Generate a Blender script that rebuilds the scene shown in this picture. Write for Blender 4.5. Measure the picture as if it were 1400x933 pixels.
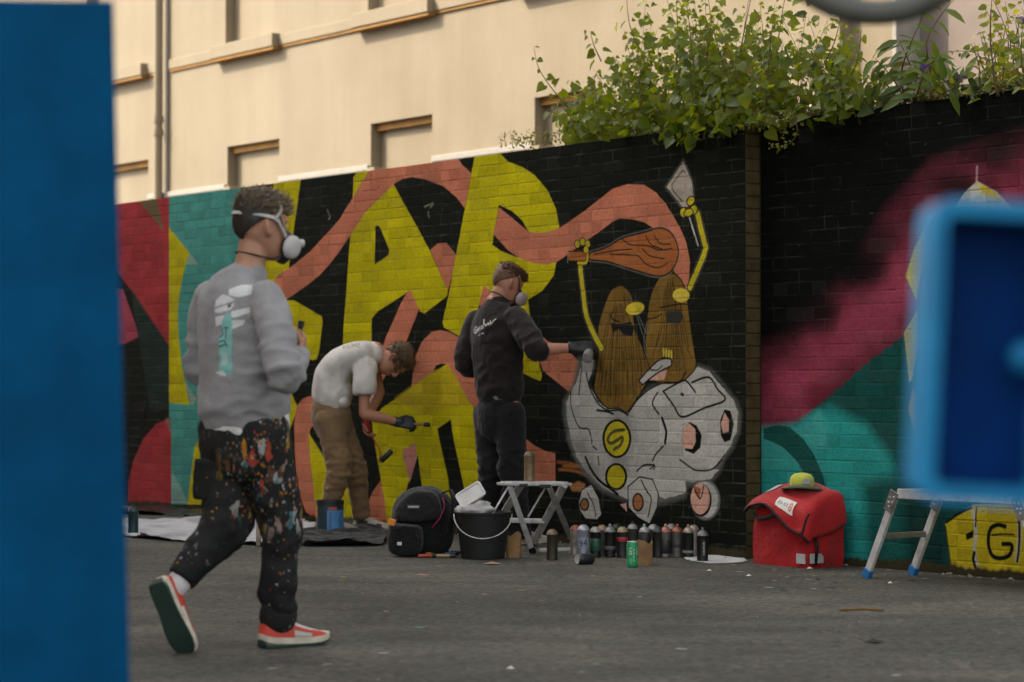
import bpy, bmesh, math, random
import numpy as np
from mathutils import Vector, Matrix, noise as mnoise
random.seed(7); RNG = np.random.default_rng(7)
for o in list(bpy.data.objects): bpy.data.objects.remove(o)
SC = bpy.context.scene
COL = SC.collection
# ------------------------------------------------------------------ camera
HC, F, CX, CY = 1.02, 3305.0, 700.0, 466.5
TILT = math.atan(61.5 / F)
cam_d = bpy.data.cameras.new('camera'); cam = bpy.data.objects.new('camera', cam_d); COL.objects.link(cam)
cam.location = (0, 0, HC); cam.rotation_euler = (math.pi / 2 + TILT, 0, 0)
cam_d.sensor_width = 36; cam_d.lens = 36 * F / 1400; cam_d.clip_end = 2000; cam_d.clip_start = 0.1
cam_d.dof.use_dof = True; cam_d.dof.focus_distance = 13.0; cam_d.dof.aperture_fstop = 2.8
SC.camera = cam
# ------------------------------------------------------------------ light
ALPHA = math.atan2(6.04, 7.95)
def ray(px, py):
    x = (px - CX) / F; v = (CY - py) / F; c, s = math.cos(TILT), math.sin(TILT)
    return Vector((x, c - v * s, s + v * c))
def G(px, py, h=0.0):
    r = ray(px, py); t = (h - HC) / r.z
    return Vector((r.x * t, r.y * t, h))
def P(px, py, Y):
    r = ray(px, py); t = Y / r.y
    return Vector((r.x * t, Y, HC + r.z * t))
WA = G(165, 691); WB = G(1400, 797)
ES = (WB - WA).normalized()                     # along the wall, to the right and nearer
EN = Vector((ES.y, -ES.x, 0))                   # wall normal, towards the camera
if EN.y > 0: EN = -EN
S0 = WA.dot(ES); N0 = WA.dot(EN)
def Wl(px, py, back=0.0):                        # pixel -> (s, z) on the plane of the wall (set back)
    r = ray(px, py); t = (N0 - back) / (r.x * EN.x + r.y * EN.y)
    p = Vector((r.x * t, r.y * t, HC + r.z * t))
    return p.dot(ES) - S0, p.z
def WP(s, z, out=0.0):                           # wall coordinates -> world
    return ES * (s + S0) + EN * (N0 + out) + Vector((0, 0, z))
SUN_EL = math.radians(42)
hsun = (EN * math.cos(math.radians(48)) - ES * math.sin(math.radians(48))).normalized()
sun_dir = (hsun * math.cos(SUN_EL) + Vector((0, 0, math.sin(SUN_EL)))).normalized()
wd = bpy.data.worlds.new('World'); SC.world = wd; wd.use_nodes = True
nt = wd.node_tree; bg = nt.nodes['Background']
sky = nt.nodes.new('ShaderNodeTexSky'); sky.sky_type = 'NISHITA'; sky.sun_disc = False
sky.sun_elevation = SUN_EL; sky.sun_rotation = math.atan2(hsun.x, hsun.y)
sky.air_density = 1.0; sky.dust_density = 4.0; sky.ozone_density = 0.6
hs = nt.nodes.new('ShaderNodeHueSaturation'); hs.inputs['Saturation'].default_value = 0.22
nt.links.new(sky.outputs[0], hs.inputs['Color']); tn = nt.nodes.new('ShaderNodeMix'); tn.data_type = 'RGBA'; tn.blend_type = 'MULTIPLY'; tn.inputs[0].default_value = 1.0; tn.inputs[7].default_value = (1.02, 1.0, 0.95, 1)
nt.links.new(hs.outputs[0], tn.inputs[6]); nt.links.new(tn.outputs[2], bg.inputs[0]); bg.inputs[1].default_value = 0.15
sd = bpy.data.lights.new('sun', 'SUN'); sd.energy = 2.3; sd.angle = math.radians(0.5); sd.color = (1.0, 0.82, 0.58)
so = bpy.data.objects.new('sun', sd); COL.objects.link(so); so.rotation_euler = sun_dir.to_track_quat('Z', 'Y').to_euler()
so.location = (0, 0, 30)
vs = SC.view_settings; vs.view_transform = 'Standard'; vs.look = 'None'; vs.gamma = 1; vs.use_curve_mapping = False
vs.exposure = 1.44
SC.render.engine = 'CYCLES'
SC.cycles.max_bounces = 6; SC.cycles.diffuse_bounces = 3; SC.cycles.transparent_max_bounces = 8
# ------------------------------------------------------------------ helpers: objects
def link(o): COL.objects.link(o); return o
def tag(o, label=None, cat=None, group=None, kind=None):
    if label: o['label'] = label
    if cat: o['category'] = cat
    if group: o['group'] = group
    if kind: o['kind'] = kind
    return o
def thing(name, label, cat, loc=(0, 0, 0), group=None, rot=0.0):
    o = link(bpy.data.objects.new(name, None)); o.location = loc; o.rotation_euler = (0, 0, rot); o.empty_display_size = 0.1
    return tag(o, label, cat, group)
def mesh_obj(name, verts, faces, m, parent=None, smooth=False, world=True):
    me = bpy.data.meshes.new(name); me.from_pydata([tuple(v) for v in verts], [], faces); me.update()
    return add_mesh(name, me, m, parent, smooth, world)
def add_mesh(name, me, m, parent=None, smooth=False, world=True):
    if m is not None:
        for mm in (m if isinstance(m, (list, tuple)) else [m]): me.materials.append(mm)
    o = link(bpy.data.objects.new(name, me))
    if smooth: me.polygons.foreach_set('use_smooth', [True] * len(me.polygons))
    if parent is not None: setpar(o, parent, world)
    return o
def setpar(o, parent, world=True):
    o.parent = parent
    if world:
        M = Matrix.Identity(4); q = parent
        chain = []
        while q is not None: chain.append(q); q = q.parent
        for q in reversed(chain): M = M @ q.matrix_parent_inverse @ q.matrix_basis
        o.matrix_parent_inverse = M.inverted()
class MB:
    """collects shapes into one mesh"""
    def __init__(s): s.v = []; s.f = []; s.mi = []; s.cur = 0
    def add(s, vs, fs):
        b = len(s.v); s.v += [Vector(v) for v in vs]; s.f += [tuple(i + b for i in f) for f in fs]; s.mi += [s.cur] * len(fs); return s
    def box(s, c, size, M=None, ch=0.0):
        hx, hy, hz = size[0] / 2, size[1] / 2, size[2] / 2; c = Vector(c)
        if ch <= 0:
            vs = [Vector((x * hx, y * hy, z * hz)) for x in (-1, 1) for y in (-1, 1) for z in (-1, 1)]
            fs = [(0, 1, 3, 2), (4, 6, 7, 5), (0, 4, 5, 1), (2, 3, 7, 6), (0, 2, 6, 4), (1, 5, 7, 3)]
        else:
            bm = bmesh.new(); bmesh.ops.create_cube(bm, size=1.0)
            for v in bm.verts: v.co = Vector((v.co.x * size[0], v.co.y * size[1], v.co.z * size[2]))
            bmesh.ops.bevel(bm, geom=bm.edges[:], offset=ch, segments=2, profile=0.5, affect='EDGES')
            bm.verts.index_update(); vs = [v.co.copy() for v in bm.verts]; fs = [[v.index for v in f.verts] for f in bm.faces]; bm.free()
        if M is not None: vs = [M @ v for v in vs]
        return s.add([v + c for v in vs], fs)
    def tube(s, pts, rad, n=8, cap=True, ref=None):
        pts = [Vector(p) for p in pts]; k = len(pts)
        if not isinstance(rad, (list, tuple)): rad = [rad] * k
        vs = []; up = Vector(ref) if ref else None
        for i, p in enumerate(pts):
            d = (pts[min(i + 1, k - 1)] - pts[max(i - 1, 0)]).normalized()
            if up is None: up = Vector((0, 0, 1)) if abs(d.z) < 0.9 else Vector((1, 0, 0))
            a = (up - d * up.dot(d))
            if a.length < 1e-5: a = d.orthogonal()
            a.normalize(); b = d.cross(a); up = a
            r = rad[i]; ra, rb = r if isinstance(r, tuple) else (r, r)
            for j in range(n):
                t = 2 * math.pi * j / n; vs.append(p + a * (math.cos(t) * ra) + b * (math.sin(t) * rb))
        fs = [(i * n + j, i * n + (j + 1) % n, (i + 1) * n + (j + 1) % n, (i + 1) * n + j) for i in range(k - 1) for j in range(n)]
        if cap: fs += [tuple(range(n - 1, -1, -1)), tuple((k - 1) * n + j for j in range(n))]
        return s.add(vs, fs)
    def lathe(s, prof, c=(0, 0, 0), n=24, M=None):
        c = Vector(c); vs = []; fs = []
        for (r, z) in prof:
            for j in range(n):
                t = 2 * math.pi * j / n; v = Vector((r * math.cos(t), r * math.sin(t), z)); vs.append((M @ v if M is not None else v) + c)
        k = len(prof)
        fs = [(i * n + j, i * n + (j + 1) % n, (i + 1) * n + (j + 1) % n, (i + 1) * n + j) for i in range(k - 1) for j in range(n)]
        if prof[0][0] > 1e-4: fs.append(tuple(range(n - 1, -1, -1)))
        if prof[-1][0] > 1e-4: fs.append(tuple((k - 1) * n + j for j in range(n)))
        return s.add(vs, fs)
    def bar(s, a, b, w, t, up=(0, 0, 1), ch=0.0):
        a, b = Vector(a), Vector(b); d = (b - a); L = d.length; d.normalize(); u = Vector(up); u = (u - d * u.dot(d)).normalized(); r = d.cross(u)
        M = Matrix((d, r, u)).transposed(); return s.box((a + b) / 2, (L, w, t), M, ch)
    def build(s, name, m, parent=None, smooth=False, world=True):
        me = bpy.data.meshes.new(name); me.from_pydata([tuple(v) for v in s.v], [], s.f)
        bm = bmesh.new(); bm.from_mesh(me); bmesh.ops.recalc_face_normals(bm, faces=bm.faces[:]); bm.to_mesh(me); bm.free()
        if any(s.mi): me.polygons.foreach_set('material_index', s.mi)
        me.update(); return add_mesh(name, me, m, parent, smooth, world)
def autosmooth(o, deg=40):
    me = o.data; me.polygons.foreach_set('use_smooth', [True] * len(me.polygons)); me.set_sharp_from_angle(angle=math.radians(deg)); return o
def copy_tree(o, parent=None):
    c = o.copy(); link(c); c.parent = parent
    for ch in o.children: copy_tree(ch, c)
    return c
def orient(axis, nrm):
    y = axis.normalized(); z = (nrm - y * nrm.dot(y))
    if z.length < 1e-4: z = y.orthogonal()
    z.normalize(); return Matrix((y.cross(z), y, z)).transposed()
# ------------------------------------------------------------------ helpers: materials
def N(t, ty, **kw):
    n = t.nodes.new(ty)
    for k, v in kw.items():
        if k.startswith('i_'):
            key = k[2:]; n.inputs[int(key) if key.isdigit() else key.replace('_', ' ')].default_value = v
        else: setattr(n, k, v)
    return n
def c4(c): return (c[0], c[1], c[2], 1.0)
def new_mat(name):
    m = bpy.data.materials.new(name); m.use_nodes = True; return m, m.node_tree, m.node_tree.nodes['Principled BSDF']
def ramp(t, fac, stops):
    r = N(t, 'ShaderNodeValToRGB'); e = r.color_ramp.elements
    e[0].position, e[0].color = stops[0][0], c4(stops[0][1]); e[1].position, e[1].color = stops[1][0], c4(stops[1][1])
    for p, c in stops[2:]:
        x = e.new(p); x.color = c4(c)
    t.links.new(fac, r.inputs[0]); return r.outputs[0]
def nz(t, scale, detail=4, rough=0.55, vec=None, dist=0.0):
    n = N(t, 'ShaderNodeTexNoise'); n.inputs['Scale'].default_value = scale; n.inputs['Detail'].default_value = detail
    n.inputs['Roughness'].default_value = rough; n.inputs['Distortion'].default_value = dist
    if vec is None:
        vec = pos(t)
    t.links.new(vec, n.inputs['Vector']); return n.outputs[0]
def pos(t):
    return N(t, 'ShaderNodeNewGeometry').outputs['Position']
def mixc(t, fac, a, b, mode='MIX'):
    m = N(t, 'ShaderNodeMix', data_type='RGBA', blend_type=mode); ins = m.inputs
    for sock, v in ((ins[0], fac), (ins[6], a), (ins[7], b)):
        if isinstance(v, bpy.types.NodeSocket): t.links.new(v, sock)
        elif isinstance(v, (tuple, list)): sock.default_value = c4(v)
        else: sock.default_value = v
    return m.outputs[2]
def mth(t, op, a, b=None, clamp=False):
    m = N(t, 'ShaderNodeMath', operation=op, use_clamp=clamp)
    for i, v in enumerate((a, b)):
        if v is None: continue
        if isinstance(v, bpy.types.NodeSocket): t.links.new(v, m.inputs[i])
        else: m.inputs[i].default_value = v
    return m.outputs[0]
def dotv(t, v, axis):
    m = N(t, 'ShaderNodeVectorMath', operation='DOT_PRODUCT'); t.links.new(v, m.inputs[0]); m.inputs[1].default_value = tuple(axis); return m.outputs['Value']
def bumpn(t, b, h, strength, dist=0.01):
    n = N(t, 'ShaderNodeBump'); n.inputs['Strength'].default_value = strength; n.inputs['Distance'].default_value = dist
    t.links.new(h, n.inputs['Height']); t.links.new(n.outputs[0], b.inputs['Normal'])
def mat(name, col, rough=0.6, metal=0.0, var=0.25, vscale=12, bump=0.0, bscale=60, bdist=0.004, dirt=None, spec=None, coat=0.0):
    m, t, b = new_mat(name)
    h = nz(t, vscale, 5)
    lo = tuple(c * (1 - var) for c in col); hi = tuple(min(1, c * (1 + var)) for c in col)
    c = ramp(t, h, [(0.3, lo), (0.7, hi)])
    if dirt:
        d = nz(t, vscale * 0.45, 6, 0.65); k = mth(t, 'MULTIPLY', ramp(t, d, [(0.48, (0, 0, 0)), (0.68, (1, 1, 1))]), dirt[1])
        c = mixc(t, k, c, dirt[0])
    t.links.new(c, b.inputs['Base Color'])
    rr = N(t, 'ShaderNodeMapRange'); rr.inputs[3].default_value = max(0.03, rough - 0.1); rr.inputs[4].default_value = min(1, rough + 0.1)
    t.links.new(h, rr.inputs[0]); t.links.new(rr.outputs[0], b.inputs['Roughness'])
    b.inputs['Metallic'].default_value = metal
    if spec is not None: b.inputs['Specular IOR Level'].default_value = spec
    if coat: b.inputs['Coat Weight'].default_value = coat; b.inputs['Coat Roughness'].default_value = 0.15
    if bump: bumpn(t, b, nz(t, bscale, 4), bump, bdist)
    return m
def fabric(name, col, var=0.15, weave=900, bump=0.25, fold=0.35, rough=0.9, vscale=9):
    m, t, b = new_mat(name)
    c = ramp(t, nz(t, vscale, 5), [(0.3, tuple(x * (1 - var) for x in col)), (0.72, tuple(x * (1 + var) for x in col))])
    t.links.new(c, b.inputs['Base Color']); b.inputs['Roughness'].default_value = rough
    b.inputs['Sheen Weight'].default_value = 0.15; b.inputs['Specular IOR Level'].default_value = 0.25
    hh = mth(t, 'ADD', mth(t, 'MULTIPLY', nz(t, 26, 3, 0.5, dist=0.6), fold * 3), mth(t, 'MULTIPLY', nz(t, weave, 1), 0.15))
    bumpn(t, b, hh, bump, 0.012)
    return m
# ------------------------------------------------------------------ helpers: code-drawn prints (linear colour, numpy)
def cat_rom(pts, closed=True, k=6):
    pts = np.array(pts, float); n = len(pts); out = []
    rng = range(n) if closed else range(n - 1)
    for i in rng:
        if closed: p0, p1, p2, p3 = pts[(i - 1) % n], pts[i], pts[(i + 1) % n], pts[(i + 2) % n]
        else: p0, p1, p2, p3 = pts[max(i - 1, 0)], pts[i], pts[i + 1], pts[min(i + 2, n - 1)]
        for u in np.arange(k) / k:
            out.append(0.5 * ((2 * p1) + (p2 - p0) * u + (2 * p0 - 5 * p1 + 4 * p2 - p3) * u * u + (3 * p1 - p0 - 3 * p2 + p3) * u ** 3))
    if not closed: out.append(pts[-1])
    return np.array(out)
class Canvas:
    def __init__(s, w, h, bg, conv):
        s.w, s.h, s.conv = int(w), int(h), conv; s.c = np.empty((s.h, s.w, 3), np.float32); s.c[:] = bg
    def _grid(s, pts, pad):
        x0 = max(0, int(pts[:, 0].min() - pad)); x1 = min(s.w, int(pts[:, 0].max() + pad) + 2)
        y0 = max(0, int(pts[:, 1].min() - pad)); y1 = min(s.h, int(pts[:, 1].max() + pad) + 2)
        if x1 <= x0 or y1 <= y0: return None
        X, Y = np.meshgrid(np.arange(x0, x1, dtype=np.float32) + 0.5, np.arange(y0, y1, dtype=np.float32) + 0.5); return x0, x1, y0, y1, X, Y
    @staticmethod
    def _segd(X, Y, a, b):
        dx, dy = b[0] - a[0], b[1] - a[1]; L = dx * dx + dy * dy + 1e-9
        t = np.clip(((X - a[0]) * dx + (Y - a[1]) * dy) / L, 0, 1); return (X - a[0] - t * dx) ** 2 + (Y - a[1] - t * dy) ** 2
    def _blend(s, g, a, col):
        x0, x1, y0, y1 = g[:4]; a = a[..., None]; s.c[y0:y1, x0:x1] = s.c[y0:y1, x0:x1] * (1 - a) + np.array(col, np.float32) * a
    def poly(s, pts, col, soft=1.2, smooth=False, alpha=1.0, wob=0.0):
        pts = np.array([s.conv(*p) for p in pts], float)
        if smooth: pts = cat_rom(pts)
        g = s._grid(pts, soft + 2)
        if g is None: return
        X, Y = g[4], g[5]; d = np.full(X.shape, 1e9, np.float32); ins = np.zeros(X.shape, bool); n = len(pts)
        for i in range(n):
            a, b = pts[i], pts[(i + 1) % n]; d = np.minimum(d, s._segd(X, Y, a, b))
            if a[1] != b[1]:
                c = ((a[1] > Y) != (b[1] > Y)) & (X < (b[0] - a[0]) * (Y - a[1]) / (b[1] - a[1]) + a[0]); ins ^= c
        sd = np.where(ins, -np.sqrt(d), np.sqrt(d))
        if wob: sd = sd + wob * (np.sin(X * 0.21 + 3 * np.sin(Y * 0.13)) + np.sin(Y * 0.33 + X * 0.07))
        s._blend(g, np.clip(0.5 - sd / soft, 0, 1) * alpha, col)
    def line(s, pts, col, width, soft=1.2, smooth=True, alpha=1.0):
        q = np.array([s.conv(*p) for p in pts], float)
        if smooth and len(q) > 2: q = cat_rom(q, closed=False)
        wpx = width * s.scale
        g = s._grid(q, wpx + soft + 2)
        if g is None: return
        X, Y = g[4], g[5]; d = np.full(X.shape, 1e9, np.float32)
        for i in range(len(q) - 1): d = np.minimum(d, s._segd(X, Y, q[i], q[i + 1]))
        s._blend(g, np.clip(0.5 - (np.sqrt(d) - wpx / 2) / soft, 0, 1) * alpha, col)
    def ell(s, cx, cy, rx, ry, col, rot=0, **kw):
        r = math.radians(rot); pts = []
        for i in range(28):
            t = 2 * math.pi * i / 28; x, y = rx * math.cos(t), ry * math.sin(t); pts.append((cx + x * math.cos(r) - y * math.sin(r), cy + x * math.sin(r) + y * math.cos(r)))
        s.poly(pts, col, **kw)
    def image(s, name, alpha=None):
        im = bpy.data.images.new(name, s.w, s.h, alpha=True, float_buffer=True); im.colorspace_settings.name = 'Non-Color'
        a = np.ones((s.h, s.w, 4), np.float32); a[..., :3] = np.clip(s.c, 0, 1)
        if alpha is not None: a[..., 3] = alpha
        im.pixels.foreach_set(a.ravel()); im.update(); im.pack(); return im
def img_node(t, im, u, v):
    cx = N(t, 'ShaderNodeCombineXYZ'); t.links.new(u, cx.inputs[0]); t.links.new(v, cx.inputs[1])
    n = N(t, 'ShaderNodeTexImage', extension='EXTEND'); n.image = im; t.links.new(cx.outputs[0], n.inputs[0]); return n
# ================================================================== SETTING
# ------------------------------------------------------------------ ground
m_asph, t, b = new_mat('asphalt')
n1 = nz(t, 0.5, 7, 0.62); n2 = nz(t, 24, 5, 0.75); n3 = nz(t, 6, 5, 0.65)
mp = N(t, 'ShaderNodeMapping'); t.links.new(pos(t), mp.inputs[0]); mp.inputs['Scale'].default_value = (0.6, 1.1, 1)
n4 = nz(t, 2.2, 6, 0.68, vec=mp.outputs[0])
c = ramp(t, n1, [(0.36, (0.060, 0.058, 0.051)), (0.64, (0.118, 0.113, 0.099))])
c = mixc(t, 0.85, c, ramp(t, n2, [(0.36, (0.30, 0.30, 0.29)), (0.50, (1.0, 1.0, 0.98)), (0.64, (1.6, 1.58, 1.5))]), 'MULTIPLY')
c = mixc(t, 0.55, c, ramp(t, n4, [(0.36, (0.42, 0.42, 0.41)), (0.66, (1.3, 1.27, 1.2))]), 'MULTIPLY')
c = mixc(t, mth(t, 'MULTIPLY', ramp(t, n3, [(0.58, (0, 0, 0)), (0.75, (1, 1, 1))]), 0.45), c, (0.035, 0.032, 0.028))
vor = N(t, 'ShaderNodeTexVoronoi'); vor.inputs['Scale'].default_value = 60; t.links.new(pos(t), vor.inputs['Vector'])
peb = ramp(t, vor.outputs['Distance'], [(0.10, (1, 1, 1)), (0.34, (0, 0, 0))])
sepc = N(t, 'ShaderNodeSeparateColor'); t.links.new(vor.outputs['Color'], sepc.inputs[0])
peb = mth(t, 'MULTIPLY', peb, mth(t, 'GREATER_THAN', sepc.outputs[0], 0.8))
c = mixc(t, mth(t, 'MULTIPLY', peb, 0.6), c, (0.20, 0.18, 0.15))
t.links.new(c, b.inputs['Base Color']); b.inputs['Roughness'].default_value = 0.85; b.inputs['Specular IOR Level'].default_value = 0.3
bumpn(t, b, mth(t, 'ADD', mth(t, 'MULTIPLY', n2, 0.6), mth(t, 'MULTIPLY', vor.outputs['Distance'], -0.5)), 1.0, 0.02)
mesh_obj('ground', [(-400, -400, 0), (400, -400, 0), (400, 400, 0), (-400, 400, 0)], [(0, 1, 2, 3)], m_asph)['kind'] = 'structure'
# ------------------------------------------------------------------ unseen house added left of the yard, roof line fitted to shade it
m_hb = mat('shade_house_brick', (0.28, 0.15, 0.10), 0.85, bump=0.4, bscale=25)
m_slate = mat('slate', (0.06, 0.065, 0.075), 0.7, bump=0.3, bscale=15)
hs_ = thing('shade_house', 'tall unseen brick house with slate hip roof, added to shade the yard', 'house', (-14, 12, 0))
prof = [(3, 0), (3, 15.8), (12.5, 15.8), (24.0, 6.25), (24.0, 0)]
mbx = MB(); x0, x1 = -9.0, -20.0
mbx.add([(x0, y, z) for y, z in prof] + [(x1, y, z) for y, z in prof], [(0, 1, 2, 3, 4), (9, 8, 7, 6, 5)] + [(i, i + 5, (i + 1) % 5 + 5, (i + 1) % 5) for i in range(5)])
mbx.build('wall', m_hb, hs_)
mbx = MB()
rp = [(2.7, 15.81), (2.7, 16.1), (12.6, 16.1), (24.3, 6.3), (24.3, 6.02), (12.5, 15.81)]
mbx.add([(x0 + 0.2, y, z) for y, z in rp] + [(x1 - 0.2, y, z) for y, z in rp], [(0, 1, 2, 5), (5, 2, 3, 4), (6, 11, 8, 7), (11, 10, 9, 8)] + [(i, i + 6, (i + 1) % 6 + 6, (i + 1) % 6) for i in range(6)])
mbx.build('roof', m_slate, hs_)
# ------------------------------------------------------------------ the mural, drawn in code
CO = 0.0740; NC = 35; WH = CO * NC; SB = 0.118
sE = Wl(1020, 500)[0]; SL0 = -2.6; SR1 = Wl(1400, 600, SB)[0] + 2.6
RES = 300.0
YEL = (0.54, 0.485, 0.003); PNK = (0.56, 0.195, 0.115); BLK = (0.0080, 0.0100, 0.0070); TEAL = (0.075, 0.335, 0.30); RED = (0.40, 0.042, 0.050)
GRY = (0.46, 0.455, 0.43); BRN = (0.20, 0.115, 0.022); ORG = (0.36, 0.12, 0.035); INK = (0.006, 0.007, 0.006); LPK = (0.62, 0.36, 0.28); HAL = (0.20, 0.21, 0.20)
def layout(s0, s1):
    out = []; r = random.Random(int(s0 * 100) + 5)
    for k in range(NC):
        hdr = (k % 6 == 3); x = s0 - r.choice((0.0, 0.1125)) - (0.1125 if k % 2 else 0) - r.uniform(0, 0.02)
        while x < s1 - 0.012:
            w = 0.1125 if (hdr or r.random() < 0.10) else 0.225
            a, e = max(x, s0), min(x + w, s1)
            if s1 - e < 0.05: e = s1
            if e - a > 0.045: out.append((a, e, k))
            x += w
    return out
def make_canvas(s0, s1, back):
    def conv(px, py):
        s, z = Wl(px, py, back); return ((s - s0) * RES, z * RES)
    cv = Canvas((s1 - s0) * RES, WH * RES, BLK, conv); cv.scale = RES / 205.0; return cv
cv = make_canvas(SL0, sE, 0.0)
Pl = lambda pts, col, **k: cv.poly(pts, col, **k)
# left end: red, teal, yellow
Pl([(20, 295), (231, 268), (231, 474), (176, 393), (150, 360), (20, 340)], RED)
Pl([(189, 274), (214, 271), (224, 317)], (0.17, 0.13, 0.06))
Pl([(168, 396), (191, 460), (171, 470), (60, 485), (60, 380)], (0.42, 0.07, 0.11))
Pl([(178, 393), (231, 474), (231, 560), (205, 560), (182, 420)], (0.018, 0.035, 0.03), soft=8)
Pl([(231, 262), (329, 250), (329, 560), (260, 557), (231, 552)], TEAL)
Pl([(231, 311), (259, 346), (250, 378), (245, 405), (243, 430), (244, 460), (248, 495), (254, 528), (260, 557), (231, 551)], YEL)
Pl([(259, 346), (272, 363), (256, 362)], (0.26, 0.42, 0.36))
Pl([(252, 520), (262, 556), (268, 545)], (0.30, 0.40, 0.33))
Pl([(231, 551), (300, 558), (290, 690), (231, 690)], TEAL)
Pl([(266, 610), (300, 560), (330, 690), (256, 690)], YEL)
Pl([(233, 640), (246, 664), (257, 688), (233, 688)], (0.22, 0.42, 0.37))
Pl([(234, 571), (213, 580), (196, 600), (183, 628), (176, 656), (174, 690), (234, 690)], RED)
Pl([(226, 572), (234, 571), (234, 598)], (0.20, 0.15, 0.13), soft=4)
# K
Pl([(376, 246), (412, 241), (398, 338), (391, 395), (345, 398), (362, 300)], YEL)
Pl([(329, 410), (402, 411), (440, 433), (441, 440), (436, 480), (433, 491), (428, 493), (380, 478), (329, 470)], YEL)
Pl([(380, 510), (392, 522), (402, 546), (407, 558), (395, 590), (380, 590)], YEL)
Pl([(414, 545), (426, 541), (433, 575), (424, 588), (422, 600), (424, 630), (430, 680), (434, 709), (427, 707), (418, 700), (410, 680), (405, 650), (403, 620), (402, 580), (405, 556)], PNK)
Pl([(422, 592), (443, 626), (462, 560), (470, 640), (492, 640), (500, 700), (490, 716), (434, 712), (430, 680), (424, 630)], YEL)
# lower A
Pl([(508, 576), (522, 558), (548, 541), (590, 512), (612, 497), (622, 514), (645, 552), (665, 620), (672, 735), (528, 722), (524, 680), (520, 652), (512, 606)], YEL)
Pl([(520, 657), (525, 680), (529, 718), (498, 712), (501, 690), (510, 672)], PNK)
Pl([(598, 586), (616, 574), (620, 600), (626, 628), (636, 676), (641, 700), (645, 726), (621, 724), (612, 652), (600, 600)], BLK)
Pl([(571, 622), (577, 668), (583, 720), (540, 715), (560, 655)], BLK)
Pl([(550, 616), (567, 606), (569.5, 626), (560, 660), (554, 636)], (0.55, 0.24, 0.20))
# strut, upper A
Pl([(560, 394), (573, 422), (554, 470), (528, 512), (508, 545), (506, 525), (528, 460), (548, 415)], PNK)
Pl([(588, 342), (598, 333), (610, 332), (624, 349), (618, 377), (612, 398)], PNK)
Pl([(538, 252), (554, 282), (572, 314), (588, 344), (612, 398), (611, 405), (580, 429), (574, 426), (561, 396), (554, 402), (516, 426), (508, 436), (507, 505), (467, 505), (470, 440), (473, 404), (476, 358), (479, 320), (500, 286), (520, 264)], YEL)
Pl([(513, 310), (516, 308.5), (519, 310), (532, 342), (531, 349), (512, 362)], BLK)
Pl([(483, 242), (482, 272), (498, 250), (512, 226), (500, 229), (490, 233)], YEL)
# big ribbon
Pl([(380, 376), (402, 362), (424, 344), (450, 316), (464, 300), (480, 274), (494, 250), (508, 229), (512, 218), (620, 208), (632, 226), (644, 237), (642, 250), (635, 285), (624, 270), (606, 255), (580, 245), (564, 242.5), (550, 245), (538, 252), (520, 270), (500, 290), (480, 320), (464, 344), (450, 362), (436, 377), (420, 390), (400, 404), (384, 414), (366, 398)], PNK)
# R
Pl([(650, 205), (676, 202), (694, 221), (714, 229), (730, 239), (748, 260), (760, 286), (764, 310), (762, 350), (757, 377), (741, 398), (721.5, 410), (727, 448), (733, 480), (741, 514), (739, 521), (730, 518), (712, 509), (690, 470), (668, 420), (661, 395), (655, 414), (650, 440), (640, 470), (628, 460), (607, 448), (605, 442), (606, 436), (614, 400), (622, 356), (630, 314), (636, 282), (644, 240)], YEL)
Pl([(661, 390), (672, 400), (664, 420), (654, 418)], PNK)
Pl([(682, 280), (700, 289), (714, 302), (724, 320), (720, 352), (706, 352), (684, 343), (673, 335), (675, 318)], INK)
Pl([(682, 284), (696, 295), (722, 317), (735, 319), (748, 318), (768, 310), (784, 299), (800, 288), (820, 272), (838, 258), (858, 252), (880, 253), (896, 263), (909.5, 278), (928, 309), (938, 332), (943, 358), (942, 380), (938, 400), (925, 380), (905, 325), (890, 310), (880, 304), (864, 300), (846, 299), (836, 304), (818, 318), (800, 330), (776, 348), (762, 358), (748, 362), (728, 360), (708, 352), (694, 342), (674, 320)], PNK)
# arch behind the standing man and pink to his right
Pl([(562, 530), (567, 490), (576, 468), (590, 454), (602, 451.5), (616, 455), (634, 466), (655, 495), (655, 566), (638, 546), (620, 514), (610, 498), (603, 497.5), (596, 500), (590, 512), (575, 522)], PNK)
Pl([(590, 512), (596, 500), (606, 497), (601, 505)], INK)
Pl([(540, 545), (590, 510), (612, 500), (622, 514), (640, 550), (580, 570)], (0.50, 0.40, 0.012), soft=9)
Pl([(726, 448), (748, 466), (780, 483), (794, 497), (785, 524), (779, 537), (742, 507), (736, 488)], PNK)
Pl([(706, 595), (720, 601), (730, 609), (745, 617), (759, 620), (759, 664), (700, 662)], PNK)
for q in ([(762, 632), (780, 634), (800, 641)], [(764, 642), (785, 644), (802, 650)], [(770, 637), (790, 639)]): cv.line(q, (0.30, 0.11, 0.03), 4, soft=3)
Pl([(778, 664), (790, 658), (800, 662), (798, 672), (782, 672)], (0.40, 0.17, 0.07), soft=4)
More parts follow.
